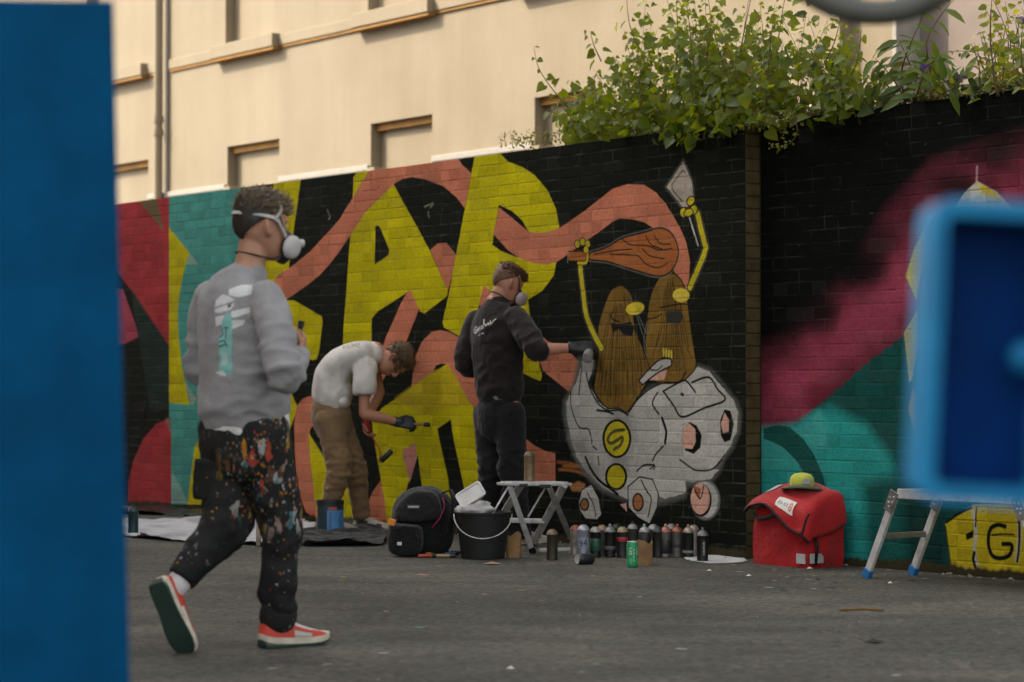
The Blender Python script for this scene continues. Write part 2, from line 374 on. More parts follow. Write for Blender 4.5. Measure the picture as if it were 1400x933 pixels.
# the skate-shaped cart
Pl([(790, 490), (814, 486), (814, 504), (803, 524), (810, 536), (818, 550), (830, 560), (846, 560), (856, 566), (870, 548), (886, 532), (906, 524), (930, 522), (936, 508), (954, 500), (972, 506), (990, 528), (1006, 548), (1013, 566), (1010, 592), (1002, 612), (990, 628), (984, 644), (970, 662), (940, 664), (937, 680), (910, 688), (880, 694), (846, 682), (824, 672), (808, 660), (794, 642), (784, 624), (776, 600), (769, 566), (770, 548), (778, 534), (784, 522)], (0.13, 0.135, 0.125), soft=14)
Pl([(796, 494), (812, 490), (810, 504), (803, 524), (810, 536), (818, 550), (830, 560), (846, 560), (856, 566), (870, 548), (886, 532), (906, 524), (930, 522), (936, 508), (954, 503), (970, 508), (986, 528), (1002.5, 548), (1008.5, 564), (1006.5, 590), (998.5, 610), (986, 626), (974, 642), (982, 643), (970, 656), (958, 658), (937, 658), (937, 674), (910, 682), (896, 678), (880, 690), (846, 678), (826, 668), (812, 656), (798, 640), (788, 624), (780, 600), (774, 566), (774, 550), (782, 534), (788, 522)], GRY, wob=0.6)
Pl([(840, 556), (862, 566), (868, 600), (856, 640), (838, 640), (828, 600)], (0.24, 0.235, 0.22), soft=26, alpha=0.6)
Pl([(776, 600), (800, 600), (815, 640), (826, 668), (800, 645)], (0.25, 0.245, 0.23), soft=20, alpha=0.6)
# hair figures
def hair(pts, strands):
    Pl(pts, BRN, smooth=True); cv.line(pts + pts[:1], INK, 1.8, soft=1.5)
    for q in strands: cv.line(q, INK, 1.2, alpha=0.85)
rr = random.Random(3)
st = []
for i in range(14):
    x = 893 + i * 4.0; st.append([(918 + (x - 918) * 0.35, 378 + abs(x - 918) * 0.4 + rr.uniform(0, 18)), (x * 0.6 + 918 * 0.4, 430 + rr.uniform(-10, 30)), (x, 470 + rr.uniform(0, 45))])
hair([(918, 372), (930, 382), (938, 400), (942, 430), (945, 455), (949, 480), (951, 500), (944, 512), (930, 522), (905, 524), (886, 514), (882, 480), (884, 440), (888, 410), (895, 390), (905, 376)], st)
st = []
for i in range(17):
    x = 818 + i * 4.0; st.append([(850 + (x - 850) * 0.3, 396 + abs(x - 850) * 0.3 + rr.uniform(0, 25)), (x * 0.7 + 850 * 0.3, 450 + rr.uniform(-10, 30)), (x, 500 + rr.uniform(0, 50))])
for i in range(10):
    x = 822 + i * 6; st.append([(x, 490 + rr.uniform(-20, 20)), (x + rr.uniform(-3, 3), 535 + rr.uniform(-8, 16))])
hair([(850, 390), (862, 402), (866, 420), (868, 450), (880, 480), (888, 510), (880, 530), (866, 552), (856, 564), (846, 558), (830, 558), (818, 545), (812, 530), (816, 500), (818, 470), (818, 445), (826, 418), (836, 396)], st)
cv.ell(868, 422, 13, 8.5, (0.60, 0.48, 0.04), rot=-14); cv.ell(931, 404, 11.5, 9.5, (0.60, 0.48, 0.06))
Pl([(834, 442), (848, 444), (862, 440), (867, 448), (864, 460), (852, 458), (846, 450), (838, 455)], INK, soft=2)
cv.line([(833, 430), (838, 437), (846, 440)], INK, 2); cv.line([(866, 437), (890, 436), (904, 430)], INK, 1.5)
Pl([(910, 426), (930, 424), (934, 434), (928, 444), (918, 442), (911, 440)], (0.03, 0.03, 0.025), soft=3); cv.line([(902, 421), (930, 416), (948, 418)], INK, 1.6)
for q in ([(868, 426), (876, 450), (884, 475)], [(872, 430), (884, 455), (892, 448)], [(884, 440), (880, 470), (886, 495)]): cv.line(q, HAL, 1.2, alpha=0.7)
# drumstick and arms
Pl([(777, 343), (808, 343), (808, 358), (777, 357)], ORG); cv.line([(777, 344), (808, 344)], INK, 1.5); cv.line([(777, 357), (808, 358)], INK, 1.5); cv.line([(776, 343), (776, 359)], HAL, 2)
dr = [(806, 346), (830, 338), (850, 326), (880, 318), (902, 312), (918, 320), (927, 342), (922, 364), (910, 376), (894, 377), (862, 368), (830, 358), (806, 355)]
cv.line(dr + dr[:1], HAL, 5, soft=3, alpha=0.55); Pl(dr, ORG, smooth=True); cv.line(dr + dr[:1], INK, 2)
for q in ([(850, 327), (862, 335), (884, 336), (900, 342), (918, 340)], [(882, 322), (890, 335), (905, 341)], [(894, 322), (902, 333), (916, 334)], [(834, 348), (862, 349), (872, 350), (884, 362), (900, 366), (912, 360)], [(878, 340), (888, 350), (908, 354)], [(812, 348), (840, 343), (864, 341)]): cv.line(q, INK, 1.6)
def arm(pts, w):
    cv.line(pts, HAL, w + 5, soft=2.5, alpha=0.5); cv.line(pts, INK, w + 3); cv.line(pts, (0.52, 0.44, 0.02), w)
arm([(793, 366), (797, 400), (801, 430), (811, 456), (822, 476)], 8.5)
arm([(953, 292), (962, 330), (964, 342), (953, 370), (943, 393)], 8.5)
cv.line([(941, 296), (954, 338)], INK, 5); cv.line([(942, 297), (954, 336)], GRY, 2.6)
sp = [(934, 219), (946, 248), (948, 268), (940, 284), (932, 284), (910, 256)]
cv.line(sp + sp[:1], HAL, 4, smooth=False, alpha=0.5); Pl(sp, (0.42, 0.37, 0.31)); cv.line(sp + sp[:1], INK, 1.5, smooth=False); cv.line([(936, 236), (933, 233), (918, 253), (919, 260), (933, 276)], INK, 1.3, smooth=False)
for (x, y) in ((789, 334), (796, 331), (803, 334), (801, 342)): cv.ell(x, y, 4.4, 6, INK); cv.ell(x, y, 3.2, 4.8, (0.52, 0.44, 0.02))
cv.line([(790, 360), (801, 359), (803, 348)], INK, 6); cv.line([(790, 360), (801, 359), (803, 348)], (0.52, 0.44, 0.02), 3.6)
for (x, y, a) in ((934, 291, 0), (944, 275, 30), (948, 287, 20), (941, 291, 60)): cv.ell(x, y, 6, 7.5, INK, rot=a); cv.ell(x, y, 4.4, 6, (0.52, 0.44, 0.02), rot=a)
for i in range(4): cv.ell(907 + i * 3.6, 482 + i, 2.2, 8, INK); cv.ell(907 + i * 3.6, 482 + i, 1.5, 7, (0.60, 0.48, 0.06))
gl = [(874, 520), (886, 506), (902, 492), (916, 491), (917, 500), (902, 508), (888, 518), (878, 526)]
Pl([(888, 520), (902, 506), (912, 506), (908, 520)], LPK); Pl(gl, GRY); cv.line(gl + gl[:1], INK, 2.2); cv.line([(888, 505), (898, 506), (905, 500)], INK, 1.5)
# cart ink lines
Z7 = lambda q: [(750 + x / 4.99, 470 + y / 4.99) for x, y in q]
for q, w in (([(780, 325), (900, 260), (940, 258), (1000, 332)], 2.6), ([(975, 265), (1090, 230), (1150, 310), (1200, 385), (1060, 440), (910, 500), (850, 420), (780, 325)], 2.8),
             ([(740, 335), (708, 410), (750, 480)], 2.5), ([(772, 510), (800, 600), (792, 680)], 4.5), ([(780, 700), (730, 755), (708, 800)], 2.5), ([(600, 870), (650, 830), (720, 828)], 2.5), ([(690, 855), (722, 835), (715, 860)], 2),
             ([(893, 792), (960, 840), (1010, 865), (1110, 858), (1180, 790)], 2.2), ([(150, 330), (150, 420), (180, 520), (215, 575), (270, 585), (290, 650), (292, 680)], 2), ([(300, 700), (328, 724)], 2.2), ([(335, 770), (342, 830)], 2.2),
             ([(250, 775), (290, 860), (340, 930), (420, 990), (470, 1030)], 4), ([(205, 350), (215, 250), (225, 150)], 2.2), ([(255, 200), (275, 290), (330, 400), (400, 455), (480, 455), (540, 490)], 2.5), ([(540, 480), (600, 390), (690, 310), (790, 268), (890, 262), (930, 195)], 2.2), ([(330, 455), (400, 465), (440, 480)], 3), ([(1100, 190), (1190, 300)], 1.5), ([(270, 270), (320, 180)], 1.6), ([(905, 345), (915, 350)], 4)):
    cv.line(Z7(q), INK, w)
for pts, col in (([(942, 577), (952, 582), (959, 596), (957, 612), (948, 621), (936, 616), (934, 590)], INK), ([(942, 579), (950, 587), (951, 604), (946, 614), (934, 613), (931.5, 600), (934, 586)], LPK), ([(990, 560), (998, 562), (1003, 580), (998, 602), (990, 605), (985, 596), (984, 575)], INK), ([(990, 564), (996, 574), (996, 590), (988, 593), (985, 580)], LPK)): Pl(pts, col)
for (x, y, rx, ry) in ((843, 600, 17.5, 24.5), (842, 652, 13, 16.5)): cv.ell(x, y, rx + 2.2, ry + 2.4, INK); cv.ell(x, y, rx - 1, ry - 1, (0.54, 0.46, 0.02))
cv.line(Z7([(512, 588), (440, 602), (402, 655), (430, 680), (500, 640), (490, 690), (445, 722)]), (0.09, 0.085, 0.03), 4.6, soft=2)
cv.ell(964, 684, 20, 27, HAL, soft=5); cv.ell(963, 684, 18, 25, GRY); cv.ell(958, 684, 14.5, 23, INK); cv.ell(957, 682, 13, 21.5, LPK)
Pl([(948, 664), (958, 668), (956, 684), (949, 674)], (0.36, 0.13, 0.07)); cv.line([(949, 668), (957, 682), (962, 664)], INK, 2)
for pts, inn in (([(858, 666), (874, 652), (892, 656), (900, 676), (898, 694), (888, 717), (872, 708), (859, 694)], (872, 687, 8, 13)), ([(791, 686), (795, 670), (808, 662), (818, 680), (822, 704), (816, 711), (800, 710), (792, 698)], (799, 690, 6.5, 9))):
    Pl(pts, GRY); cv.line(pts + pts[:1], INK, 2, smooth=False); cv.ell(*inn, INK); cv.ell(inn[0], inn[1], inn[2] - 2, inn[3] - 2.5, (0.38, 0.15, 0.06))
cv.line([(876, 656), (884, 672), (890, 682), (886, 706)], INK, 2.2); cv.line([(803, 674), (811, 690), (814, 706)], INK, 2); Pl([(847, 690), (856, 688), (857, 700)], LPK)
# stray flecks of older paint and scrapes
for i in range(160):
    x = rr.uniform(400, 1015); y = rr.uniform(215, 740); cv.line([(x, y), (x + rr.uniform(-6, 6), y + rr.uniform(-3, 3))], (0.10, 0.10, 0.085), rr.uniform(0.5, 1.3), alpha=rr.uniform(0.3, 0.8), smooth=False)
for q in ([(447, 287), (451, 297), (449, 300)], [(580, 283), (592, 278), (588, 284)], [(585, 290), (586, 298)]): cv.line(q, (0.22, 0.21, 0.15), 2.2, soft=2)
cvL = cv
cv = make_canvas(sE, SR1, SB); cv.c[:] = (0.0034, 0.0042, 0.0036)
DPK = (0.255, 0.042, 0.075)
Pl([(1040, 498), (1075, 482), (1110, 448), (1175, 386), (1222, 306), (1280, 246), (1400, 208), (1600, 170), (1600, 470), (1290, 440), (1262, 440), (1240, 455), (1175, 505), (1127, 548), (1090, 580), (1040, 600)], DPK, soft=95)
for i in range(70):
    f_ = rr.random(); x = 1050 + 330 * f_; y = 545 - 280 * f_ + rr.uniform(-60, 60); cv.ell(x, y, rr.uniform(8, 26), rr.uniform(6, 16), (0.30, 0.05, 0.09) if rr.random() < 0.55 else (0.15, 0.018, 0.036), soft=26, alpha=0.35)
for i in range(45):
    f_ = rr.random(); x = 1046 + 345 * f_; y = 470 - 270 * f_ + rr.uniform(-30, 26); cv.ell(x, y, rr.uniform(10, 30), rr.uniform(8, 20), (0.0034, 0.0042, 0.0036), soft=44, alpha=0.5)
Pl([(1240, 455), (1175, 505), (1127, 548), (1090, 580), (1040, 588), (1040, 800), (1600, 800), (1600, 460), (1300, 440)], (0.008, 0.070, 0.062), soft=3, wob=1.0)
Pl([(1040, 592), (1090, 580), (1135, 556), (1185, 582), (1215, 622), (1236, 680), (1240, 775), (1040, 775)], (0.024, 0.29, 0.27), soft=26)
Pl([(1040, 584), (1090, 582), (1120, 560), (1140, 600), (1100, 640), (1040, 640)], (0.05, 0.34, 0.32), soft=16, alpha=0.8)
Pl([(1044, 586), (1062, 581), (1079, 584), (1098, 600), (1113, 622), (1125, 650), (1131, 680), (1110, 682), (1104, 655), (1090, 632), (1073, 614), (1060, 606), (1044, 600)], (0.010, 0.085, 0.075))
Pl([(1180, 660), (1260, 640), (1300, 700), (1290, 800), (1190, 790)], (0.006, 0.035, 0.03), soft=30, alpha=0.8)
Y2 = (0.50, 0.40, 0.015); W2 = (0.46, 0.44, 0.36)
for q in ([(1238, 377), (1250, 340), (1270, 300), (1286, 296), (1270, 340), (1258, 380), (1253, 412)], [(1236, 455), (1254, 424), (1256, 470), (1247, 520), (1243, 522)], [(1242, 560), (1248, 530), (1262, 560), (1258, 600), (1250, 590)]):
    Pl(q, Y2); cv.line(q + q[:1], (0.25, 0.22, 0.10), 1.2, smooth=False)
Pl([(1250, 540), (1262, 556), (1262, 600), (1252, 596)], W2, soft=4)
Pl([(1262, 360), (1285, 300), (1420, 280), (1420, 640), (1262, 640)], (0.20, 0.24, 0.24), soft=6); Pl([(1300, 292), (1318, 264), (1336, 248), (1362, 262), (1385, 286), (1370, 310), (1310, 312)], W2, soft=3); Pl([(1336, 250), (1362, 263), (1372, 276), (1345, 268)], Y2)
cv.line([(1336, 228), (1335, 252)], (0.42, 0.30, 0.28), 2, soft=4)
Pl([(1292, 717), (1300, 708), (1316, 699), (1330, 690), (1396, 688), (1500, 690), (1500, 800), (1395, 784), (1300, 778), (1296, 748)], Y2)
for q in ([(1331, 700), (1334, 730), (1332, 752), (1336, 776)],): cv.line(q, W2, 5, soft=4)
cv.line([(1392, 694), (1394, 730), (1390, 765)], W2, 6, soft=5)
G7 = lambda q: [(1260 + x / 6.664, 660 + y / 6.664) for x, y in q]
for q, w in (([(760, 400), (690, 385), (630, 420), (608, 500), (615, 600), (650, 670), (720, 690), (800, 660), (820, 570), (740, 560)], 5), ([(640, 480), (720, 470), (840, 475)], 2), ([(480, 640), (470, 700), (490, 770)], 4), ([(500, 230), (490, 400)], 2), ([(870, 250), (890, 400), (885, 600), (870, 720)], 3), ([(230, 360), (330, 290), (450, 230)], 3), ([(218, 400), (240, 560), (270, 760)], 1.5)): cv.line(G7(q), INK, w, soft=2)
Pl(G7([(400, 470), (470, 435), (470, 500), (410, 525)]), INK, soft=2)
for i in range(60):
    x = rr.uniform(1045, 1390); y = rr.uniform(160, 770); cv.line([(x, y), (x + rr.uniform(-5, 5), y + rr.uniform(-2, 2))], (0.09, 0.09, 0.08), rr.uniform(0.5, 1.2), alpha=0.6, smooth=False)
cvR = cv
def finish(cvx, lay, s0):
    r = random.Random(11); c = cvx.c
    for (a, e, k) in lay:
        i0, i1 = int((a - s0) * RES), int((e - s0) * RES); j0, j1 = int(k * CO * RES), int((k + 1) * CO * RES); f = r.uniform(0.84, 1.12); c[j0:j1, i0:i1] *= f
        if r.random() < 0.10: c[j0:j1, i0:i1] = c[j0:j1, i0:i1] * 0.94 + 0.006
    hh, ww = c.shape[:2]                       # unpainted, grimy bottom course with an uneven edge
    xs = np.arange(ww); edge = (0.048 + 0.006 * np.sin(xs * 0.021) + 0.005 * np.sin(xs * 0.11 + 1) + 0.004 * np.sin(xs * 0.37)) * RES
    Y = np.arange(hh)[:, None]; a = np.clip((edge[None, :] - Y) / 6 + 0.5, 0, 1)[..., None]
    cvx.c = c * (1 - a) + np.array((0.045, 0.038, 0.020), np.float32) * a
layL = layout(SL0, sE); layR = layout(sE, SR1)
finish(cvL, layL, SL0); finish(cvR, layR, sE)
imL = cvL.image('mural_letters'); imR = cvR.image('mural_right')
def mural_mat(name, im, s0, s1, mortar=False, ends=False):
    m, t, b = new_mat(name); p = pos(t)
    u = mth(t, 'DIVIDE', mth(t, 'SUBTRACT', dotv(t, p, ES), S0 + s0), s1 - s0); v = mth(t, 'DIVIDE', dotv(t, p, (0, 0, 1)), WH)
    c = img_node(t, im, u, v).outputs[0]
    w1 = nz(t, 3.2, 6, 0.65); w2 = nz(t, 42, 5, 0.7)
    c = mixc(t, 0.6, c, ramp(t, w1, [(0.25, (0.68, 0.68, 0.66)), (0.72, (1.16, 1.15, 1.12))]), 'MULTIPLY')
    c = mixc(t, 0.75, c, ramp(t, w2, [(0.22, (0.55, 0.55, 0.54)), (0.5, (1, 1, 1)), (0.75, (1.18, 1.17, 1.15))]), 'MULTIPLY')
    chip = mth(t, 'MULTIPLY', ramp(t, nz(t, 75, 3, 0.6), [(0.70, (0, 0, 0)), (0.76, (1, 1, 1))]), ramp(t, nz(t, 5, 3), [(0.45, (0, 0, 0)), (0.65, (1, 1, 1))]))
    c = mixc(t, mth(t, 'MULTIPLY', chip, 0.4), c, (0.17, 0.16, 0.13))
    if mortar:
        k = ramp(t, nz(t, 7, 4), [(0.42, (0.0, 0.0, 0.0)), (0.80, (0.42, 0.42, 0.42))] if ends else [(0.46, (0.0, 0.0, 0.0)), (0.84, (0.22, 0.22, 0.22))]); c = mixc(t, k, c, (0.18, 0.172, 0.13))
    if ends:
        g = N(t, 'ShaderNodeNewGeometry'); k = mth(t, 'GREATER_THAN', dotv(t, g.outputs['Normal'], ES), 0.8)
        far = mth(t, 'GREATER_THAN', dotv(t, p, ES), S0 + sE - 0.03)
        ol = ramp(t, nz(t, 9, 5), [(0.3, (0.02, 0.017, 0.008)), (0.7, (0.05, 0.04, 0.02))] if mortar else [(0.3, (0.055, 0.042, 0.020)), (0.7, (0.115, 0.088, 0.042))]); c = mixc(t, mth(t, 'MULTIPLY', k, far), c, ol)
    t.links.new(c, b.inputs['Base Color']); b.inputs['Roughness'].default_value = 0.8; b.inputs['Specular IOR Level'].default_value = 0.06
    bumpn(t, b, mth(t, 'ADD', nz(t, 55, 5, 0.6), mth(t, 'MULTIPLY', nz(t, 18, 3), 0.6)), 0.6, 0.006)
    return m
def brick_geo(w):
    h = CO - 0.0085; hw = w / 2 - 0.004; hh = h / 2; ch = 0.0018; d = 0.112    # local: x along, y = depth behind the face, z up
    o_ = [(-hw, 0.0016, -hh), (hw, 0.0016, -hh), (hw, 0.0016, hh), (-hw, 0.0016, hh)]; f_ = [(-hw + ch, 0, -hh + ch), (hw - ch, 0, -hh + ch), (hw - ch, 0, hh - ch), (-hw + ch, 0, hh - ch)]; bk = [(-hw, d, -hh), (hw, d, -hh), (hw, d, hh), (-hw, d, hh)]
    fs = [(4, 5, 6, 7)] + [(i, (i + 1) % 4, (i + 1) % 4 + 4, i + 4) for i in range(4)] + [(i + 8, (i + 1) % 4 + 8, (i + 1) % 4, i) for i in range(4)]
    return o_ + f_ + bk, fs
def brick_wall(name, lay, s0, s1, back, im, label, ends):
    root = thing(name, label, 'wall', WP((s0 + s1) / 2, 0, -back))
    mp_ = mural_mat(name + '_paint', im, s0, s1, ends=ends); mm = mural_mat(name + '_mortar', im, s0, s1, mortar=True, ends=ends)
    mb = MB(); a = 0.0016
    M = Matrix((ES, -EN, Vector((0, 0, 1)))).transposed()
    e1 = s1 - (0.005 if ends else 0.0)
    c = WP((s0 + e1) / 2, WH / 2 - 0.004, -back - a - 0.12); mb.box(c, (e1 - s0, 0.24, WH - 0.008), M); mb.build('mortar', mm, root)
    r = random.Random(23); vis = sorted([q for q in lay], key=lambda q: -(q[0] + q[1]) / 2)
    lim = Wl(1400, 600, back)[0]
    near = [q for q in vis if q[0] < lim and q[2] > 0][:300]; ns = set(near); cache = {}
    V = []; Fc = []
    for q in lay:
        w = round(q[1] - q[0], 3); key = w
        ctr = WP((q[0] + q[1]) / 2, (q[2] + 0.5) * CO, -back + r.uniform(-0.0010, 0.0012))
        rot = Matrix.Rotation(r.uniform(-0.006, 0.006), 3, 'Y') @ Matrix.Rotation(r.uniform(-0.010, 0.010), 3, 'X')
        R3 = M @ rot
        if q in ns:
            if key not in cache:
                vs, fs = brick_geo(w); me = bpy.data.meshes.new('brick'); me.from_pydata(vs, [], fs); me.materials.append(mp_); me.update(); cache[key] = me
            o = link(bpy.data.objects.new('brick', cache[key])); o.matrix_basis = Matrix.Translation(ctr) @ R3.to_4x4(); setpar(o, root)
        else:
            vs, fs = brick_geo(w); bse = len(V); V += [tuple(R3 @ Vector(v) + ctr) for v in vs]; Fc += [tuple(i + bse for i in f) for f in fs]
    o = mesh_obj('brickwork', V, Fc, mp_, root); o['kind'] = 'stuff'
    return root
brick_wall('painted_brick_wall', layL, SL0, sE, 0.0, imL, 'long brick wall painted with yellow letters, pink ribbons and a grey cart', True)
brick_wall('painted_brick_wall', layR, sE, SR1, SB, imR, 'set-back brick wall painted black, purple and teal behind the red bag', False)
# ------------------------------------------------------------------ cream building behind the wall
BK = 4.0
m_cream, t, b = new_mat('cream_render')
st_ = N(t, 'ShaderNodeMapping'); t.links.new(pos(t), st_.inputs[0]); st_.inputs['Scale'].default_value = (2.2, 2.2, 0.25)
c = ramp(t, nz(t, 0.8, 6, 0.6), [(0.3, (0.262, 0.218, 0.150)), (0.7, (0.308, 0.262, 0.188))])
c = mixc(t, 0.45, c, ramp(t, nz(t, 1.6, 6, 0.7, vec=st_.outputs[0]), [(0.28, (0.84, 0.81, 0.76)), (0.6, (1.04, 1.04, 1.04))]), 'MULTIPLY')
c = mixc(t, mth(t, 'MULTIPLY', ramp(t, nz(t, 14, 6, 0.7), [(0.66, (0, 0, 0)), (0.75, (1, 1, 1))]), 0.25), c, (0.40, 0.33, 0.24))
t.links.new(c, b.inputs['Base Color']); b.inputs['Roughness'].default_value = 0.85
bumpn(t, b, mth(t, 'ADD', nz(t, 45, 4), mth(t, 'MULTIPLY', nz(t, 2.5, 3), 3.0)), 0.35, 0.006)
m_trim = mat('trim_white', (0.34, 0.32, 0.29), 0.7, var=0.08, bump=0.2)
bl = thing('cream_building', 'cream rendered building with blind windows behind the painted wall', 'building', WP(4, 0, -BK - 3))
fs_ = lambda px, py=200: Wl(px, py, BK)[0]
zband0 = Wl(236, 95, BK)[1]; zband1 = Wl(236, 82, BK)[1]; zlow = Wl(311, 201, BK)[1]; zled = Wl(430, 236, BK)[1]
s_end = fs_(1222); s_beg = -20.0; ztop = 9.0; DEP = 0.115
lows = [(fs_(120), fs_(203)), (fs_(311), fs_(382)), (fs_(507), fs_(591)), (fs_(731), fs_(824)), (fs_(975), fs_(1075)), (fs_(1148, 100), fs_(1208, 100))]
ups = [(fs_(118), fs_(196)), (fs_(308), fs_(375)), (fs_(503), fs_(586)), (fs_(727), fs_(818)), (fs_(972), fs_(1070))]
rects = [(a, e, 1.9, zlow) for a, e in lows[:-1]] + [(lows[-1][0], lows[-1][1], 1.9, zband0 - 0.15)] + [(a, e, zband1 + 0.0, zband1 + 1.9) for a, e in ups]
xs = sorted({s_beg, s_end} | {r[0] for r in rects} | {r[1] for r in rects}); zs = sorted({0.0, ztop} | {r[2] for r in rects} | {r[3] for r in rects})
mb = MB()
def cell(a, e, z0, z1):
    for k, r in enumerate(rects):
        if a >= r[0] - 1e-6 and e <= r[1] + 1e-6 and z0 >= r[2] - 1e-6 and z1 <= r[3] + 1e-6: return k
    return -1
def quad(mb, *p): mb.add(p, [(0, 1, 2, 3)])
for i in range(len(xs) - 1):
    for j in range(len(zs) - 1):
        if cell(xs[i], xs[i + 1], zs[j], zs[j + 1]) < 0:
            quad(mb, WP(xs[i], zs[j], -BK), WP(xs[i + 1], zs[j], -BK), WP(xs[i + 1], zs[j + 1], -BK), WP(xs[i], zs[j + 1], -BK))
for (a, e) in ((s_beg, s_end),):
    quad(mb, WP(a, 0, -BK), WP(a, ztop, -BK), WP(a, ztop, -BK - 7), WP(a, 0, -BK - 7)); quad(mb, WP(e, 0, -BK), WP(e, ztop, -BK), WP(e, ztop, -BK - 7), WP(e, 0, -BK - 7))
    quad(mb, WP(a, 0, -BK - 7), WP(e, 0, -BK - 7), WP(e, ztop, -BK - 7), WP(a, ztop, -BK - 7)); quad(mb, WP(a, ztop, -BK), WP(e, ztop, -BK), WP(e, ztop, -BK - 7), WP(a, ztop, -BK - 7))
mb.build('wall', m_cream, bl)
for (a, e, z0, z1) in rects:
    w = MB(); f0, f1 = -BK - 0.001, -BK - DEP
    for pr in (((a, z0), (a, z1)), ((a, z1), (e, z1)), ((e, z1), (e, z0)), ((e, z0), (a, z0))): quad(w, WP(*pr[0], f0), WP(*pr[1], f0), WP(*pr[1], f1), WP(*pr[0], f1))
    quad(w, WP(a, z0, f1), WP(e, z0, f1), WP(e, z1, f1), WP(a, z1, f1)); w.build('blind_window', m_cream, bl)
def wbox(mb, a, e, z0, z1, n0, n1, ch=0.006):
    M = Matrix((ES, -EN, Vector((0, 0, 1)))).transposed(); mb.box(WP((a + e) / 2, (z0 + z1) / 2, (n0 + n1) / 2), (e - a, abs(n1 - n0), z1 - z0), M, ch)
sp_ = fs_(225)
mb = MB(); wbox(mb, s_beg, sp_ - 0.16, zband0, zband1, -BK - 0.05, -BK + 0.035); wbox(mb, sp_ + 0.16, s_end - 0.003, zband0, zband1, -BK - 0.05, -BK + 0.035); mb.build('string_course', m_cream, bl)
for (a, e) in ups:
    mb = MB(); wbox(mb, a - 0.16, e + 0.14, zband0 - 0.012, zband1 + 0.02, -BK - 0.08, -BK + 0.115); mb.build('window_sill', m_cream, bl)
for i in range(len(lows)):
    a = lows[i][1] + 0.02; e = lows[i + 1][0] - 0.02 if i + 1 < len(lows) else s_end - 0.01
    if a < e: mb = MB(); wbox(mb, a, e, zled - 0.06, zled, -BK - 0.03, -BK + 0.03); mb.build('ledge', m_trim, bl)
for (a, e) in lows:
    mb = MB(); wbox(mb, a - 0.02, a + 0.13, zled - 0.11, zled - 0.035, -BK - DEP, -BK + 0.045); mb.build('sill_block', m_cream, bl)
dp = MB(); dp.tube([WP(sp_, 0, -BK + 0.085), WP(sp_, 8.6, -BK + 0.085)], 0.052, 14)
for y in (162, 180): zc = Wl(225, y, BK - 0.085)[1]; dp.tube([WP(sp_, zc - 0.035, -BK + 0.085), WP(sp_, zc + 0.035, -BK + 0.085)], 0.064, 14)
pd = dp.build('downpipe', m_cream, bl); autosmooth(pd)
dp = MB(); dp.tube([WP(sp_ + 0.1, 0, -BK + 0.03), WP(sp_ + 0.1, 8.6, -BK + 0.03)], 0.016, 8); autosmooth(dp.build('cable', m_trim, bl))
mb = MB(); wbox(mb, s_beg - 0.1, s_end - 0.004, ztop + 0.002, ztop + 0.25, -BK - 0.6, -BK + 0.35); mb.build('cornice', m_trim, bl)
m_och = mat('ochre_fringe', (0.34, 0.17, 0.035), 0.8, var=0.25, vscale=6)  # warm edge fringe and shadow tone put into one ochre colour
mb = MB(); wbox(mb, s_beg, sp_ - 0.165, zband0 - 0.028, zband0 - 0.001, -BK - 0.05, -BK + 0.022, 0.0); wbox(mb, sp_ + 0.165, s_end - 0.006, zband0 - 0.028, zband0 - 0.001, -BK - 0.05, -BK + 0.022, 0.0); mb.build('drip_edge', m_och, bl)  # added strip: ochre light fringe below the string course, as colour
for (a, e) in ups: mb = MB(); wbox(mb, a - 0.155, e + 0.135, zband0 - 0.045, zband0 - 0.0135, -BK - 0.08, -BK + 0.10, 0.0); mb.build('drip_edge', m_och, bl)  # same painted light fringe beneath each sill
for (a, e) in lows[:-1]: mb = MB(); wbox(mb, a + 0.003, e - 0.003, zlow - 0.072, zlow - 0.002, -BK - DEP + 0.002, -BK - DEP + 0.055, 0.0); mb.build('recess_fringe', m_och, bl)  # added band: warm shadow fringe at the recess top, as colour
# pinkish building to its right
m_pl = mat('pink_grey_plaster', (0.25, 0.21, 0.19), 0.9, var=0.12, vscale=2.5, bump=0.35, bscale=30, dirt=((0.20, 0.16, 0.14), 0.6))
b2 = thing('plaster_building', 'pinkish grey rough plastered building beside the cream one', 'building', WP(s_end + 3, 0, -BK - 3))
mb = MB(); M = Matrix((ES, -EN, Vector((0, 0, 1)))).transposed(); mb.box(WP(s_end + 4.02, 3.6, -BK - 3.6), (8.0, 6.7, 7.2), M); mb.build('wall', m_pl, b2)
mb = MB(); mb.box(WP(s_end + 4.02, 7.30, -BK - 3.6), (8.0, 7.1, 0.2), M); mb.build('roof', m_slate, b2)
mb = MB(); wbox(mb, s_end + 0.004, s_end + 0.05, 0, 7.2, -BK - 0.25, -BK + 0.02); mb.build('corner_trim', m_trim, b2)
# ================================================================== FOREGROUND BLUE THINGS
m_blue = mat('blue_paint', (0.0003, 0.064, 0.165), 0.7, var=0.22, vscale=5, bump=0.15, bscale=30, dirt=((0.0006, 0.044, 0.115), 0.6), spec=0.06)
m_blue2 = mat('blue_frame_paint', (0.008, 0.185, 0.390), 0.5, var=0.2, vscale=14, dirt=((0.001, 0.09, 0.24), 0.6), spec=0.25)
m_blue3 = mat('blue_dark_panel', (0.0006, 0.028, 0.140), 0.7, var=0.25, vscale=12, spec=0.1)
m_dark = mat('dark_rubber', (0.014, 0.015, 0.016), 0.6, var=0.2)
bp = thing('blue_steel_cabinet', 'tall plain blue painted steel cabinet edge, blurred, close to the lens', 'cabinet', (-1.05, 4.6, 0))
Yp = 4.5; tl = P(155, 1, Yp); bl_ = P(184, 1160, Yp); xl = -1.55
mb = MB(); b0 = Vector((bl_.x + 0.003, Yp, 0.02)); d_ = 0.22
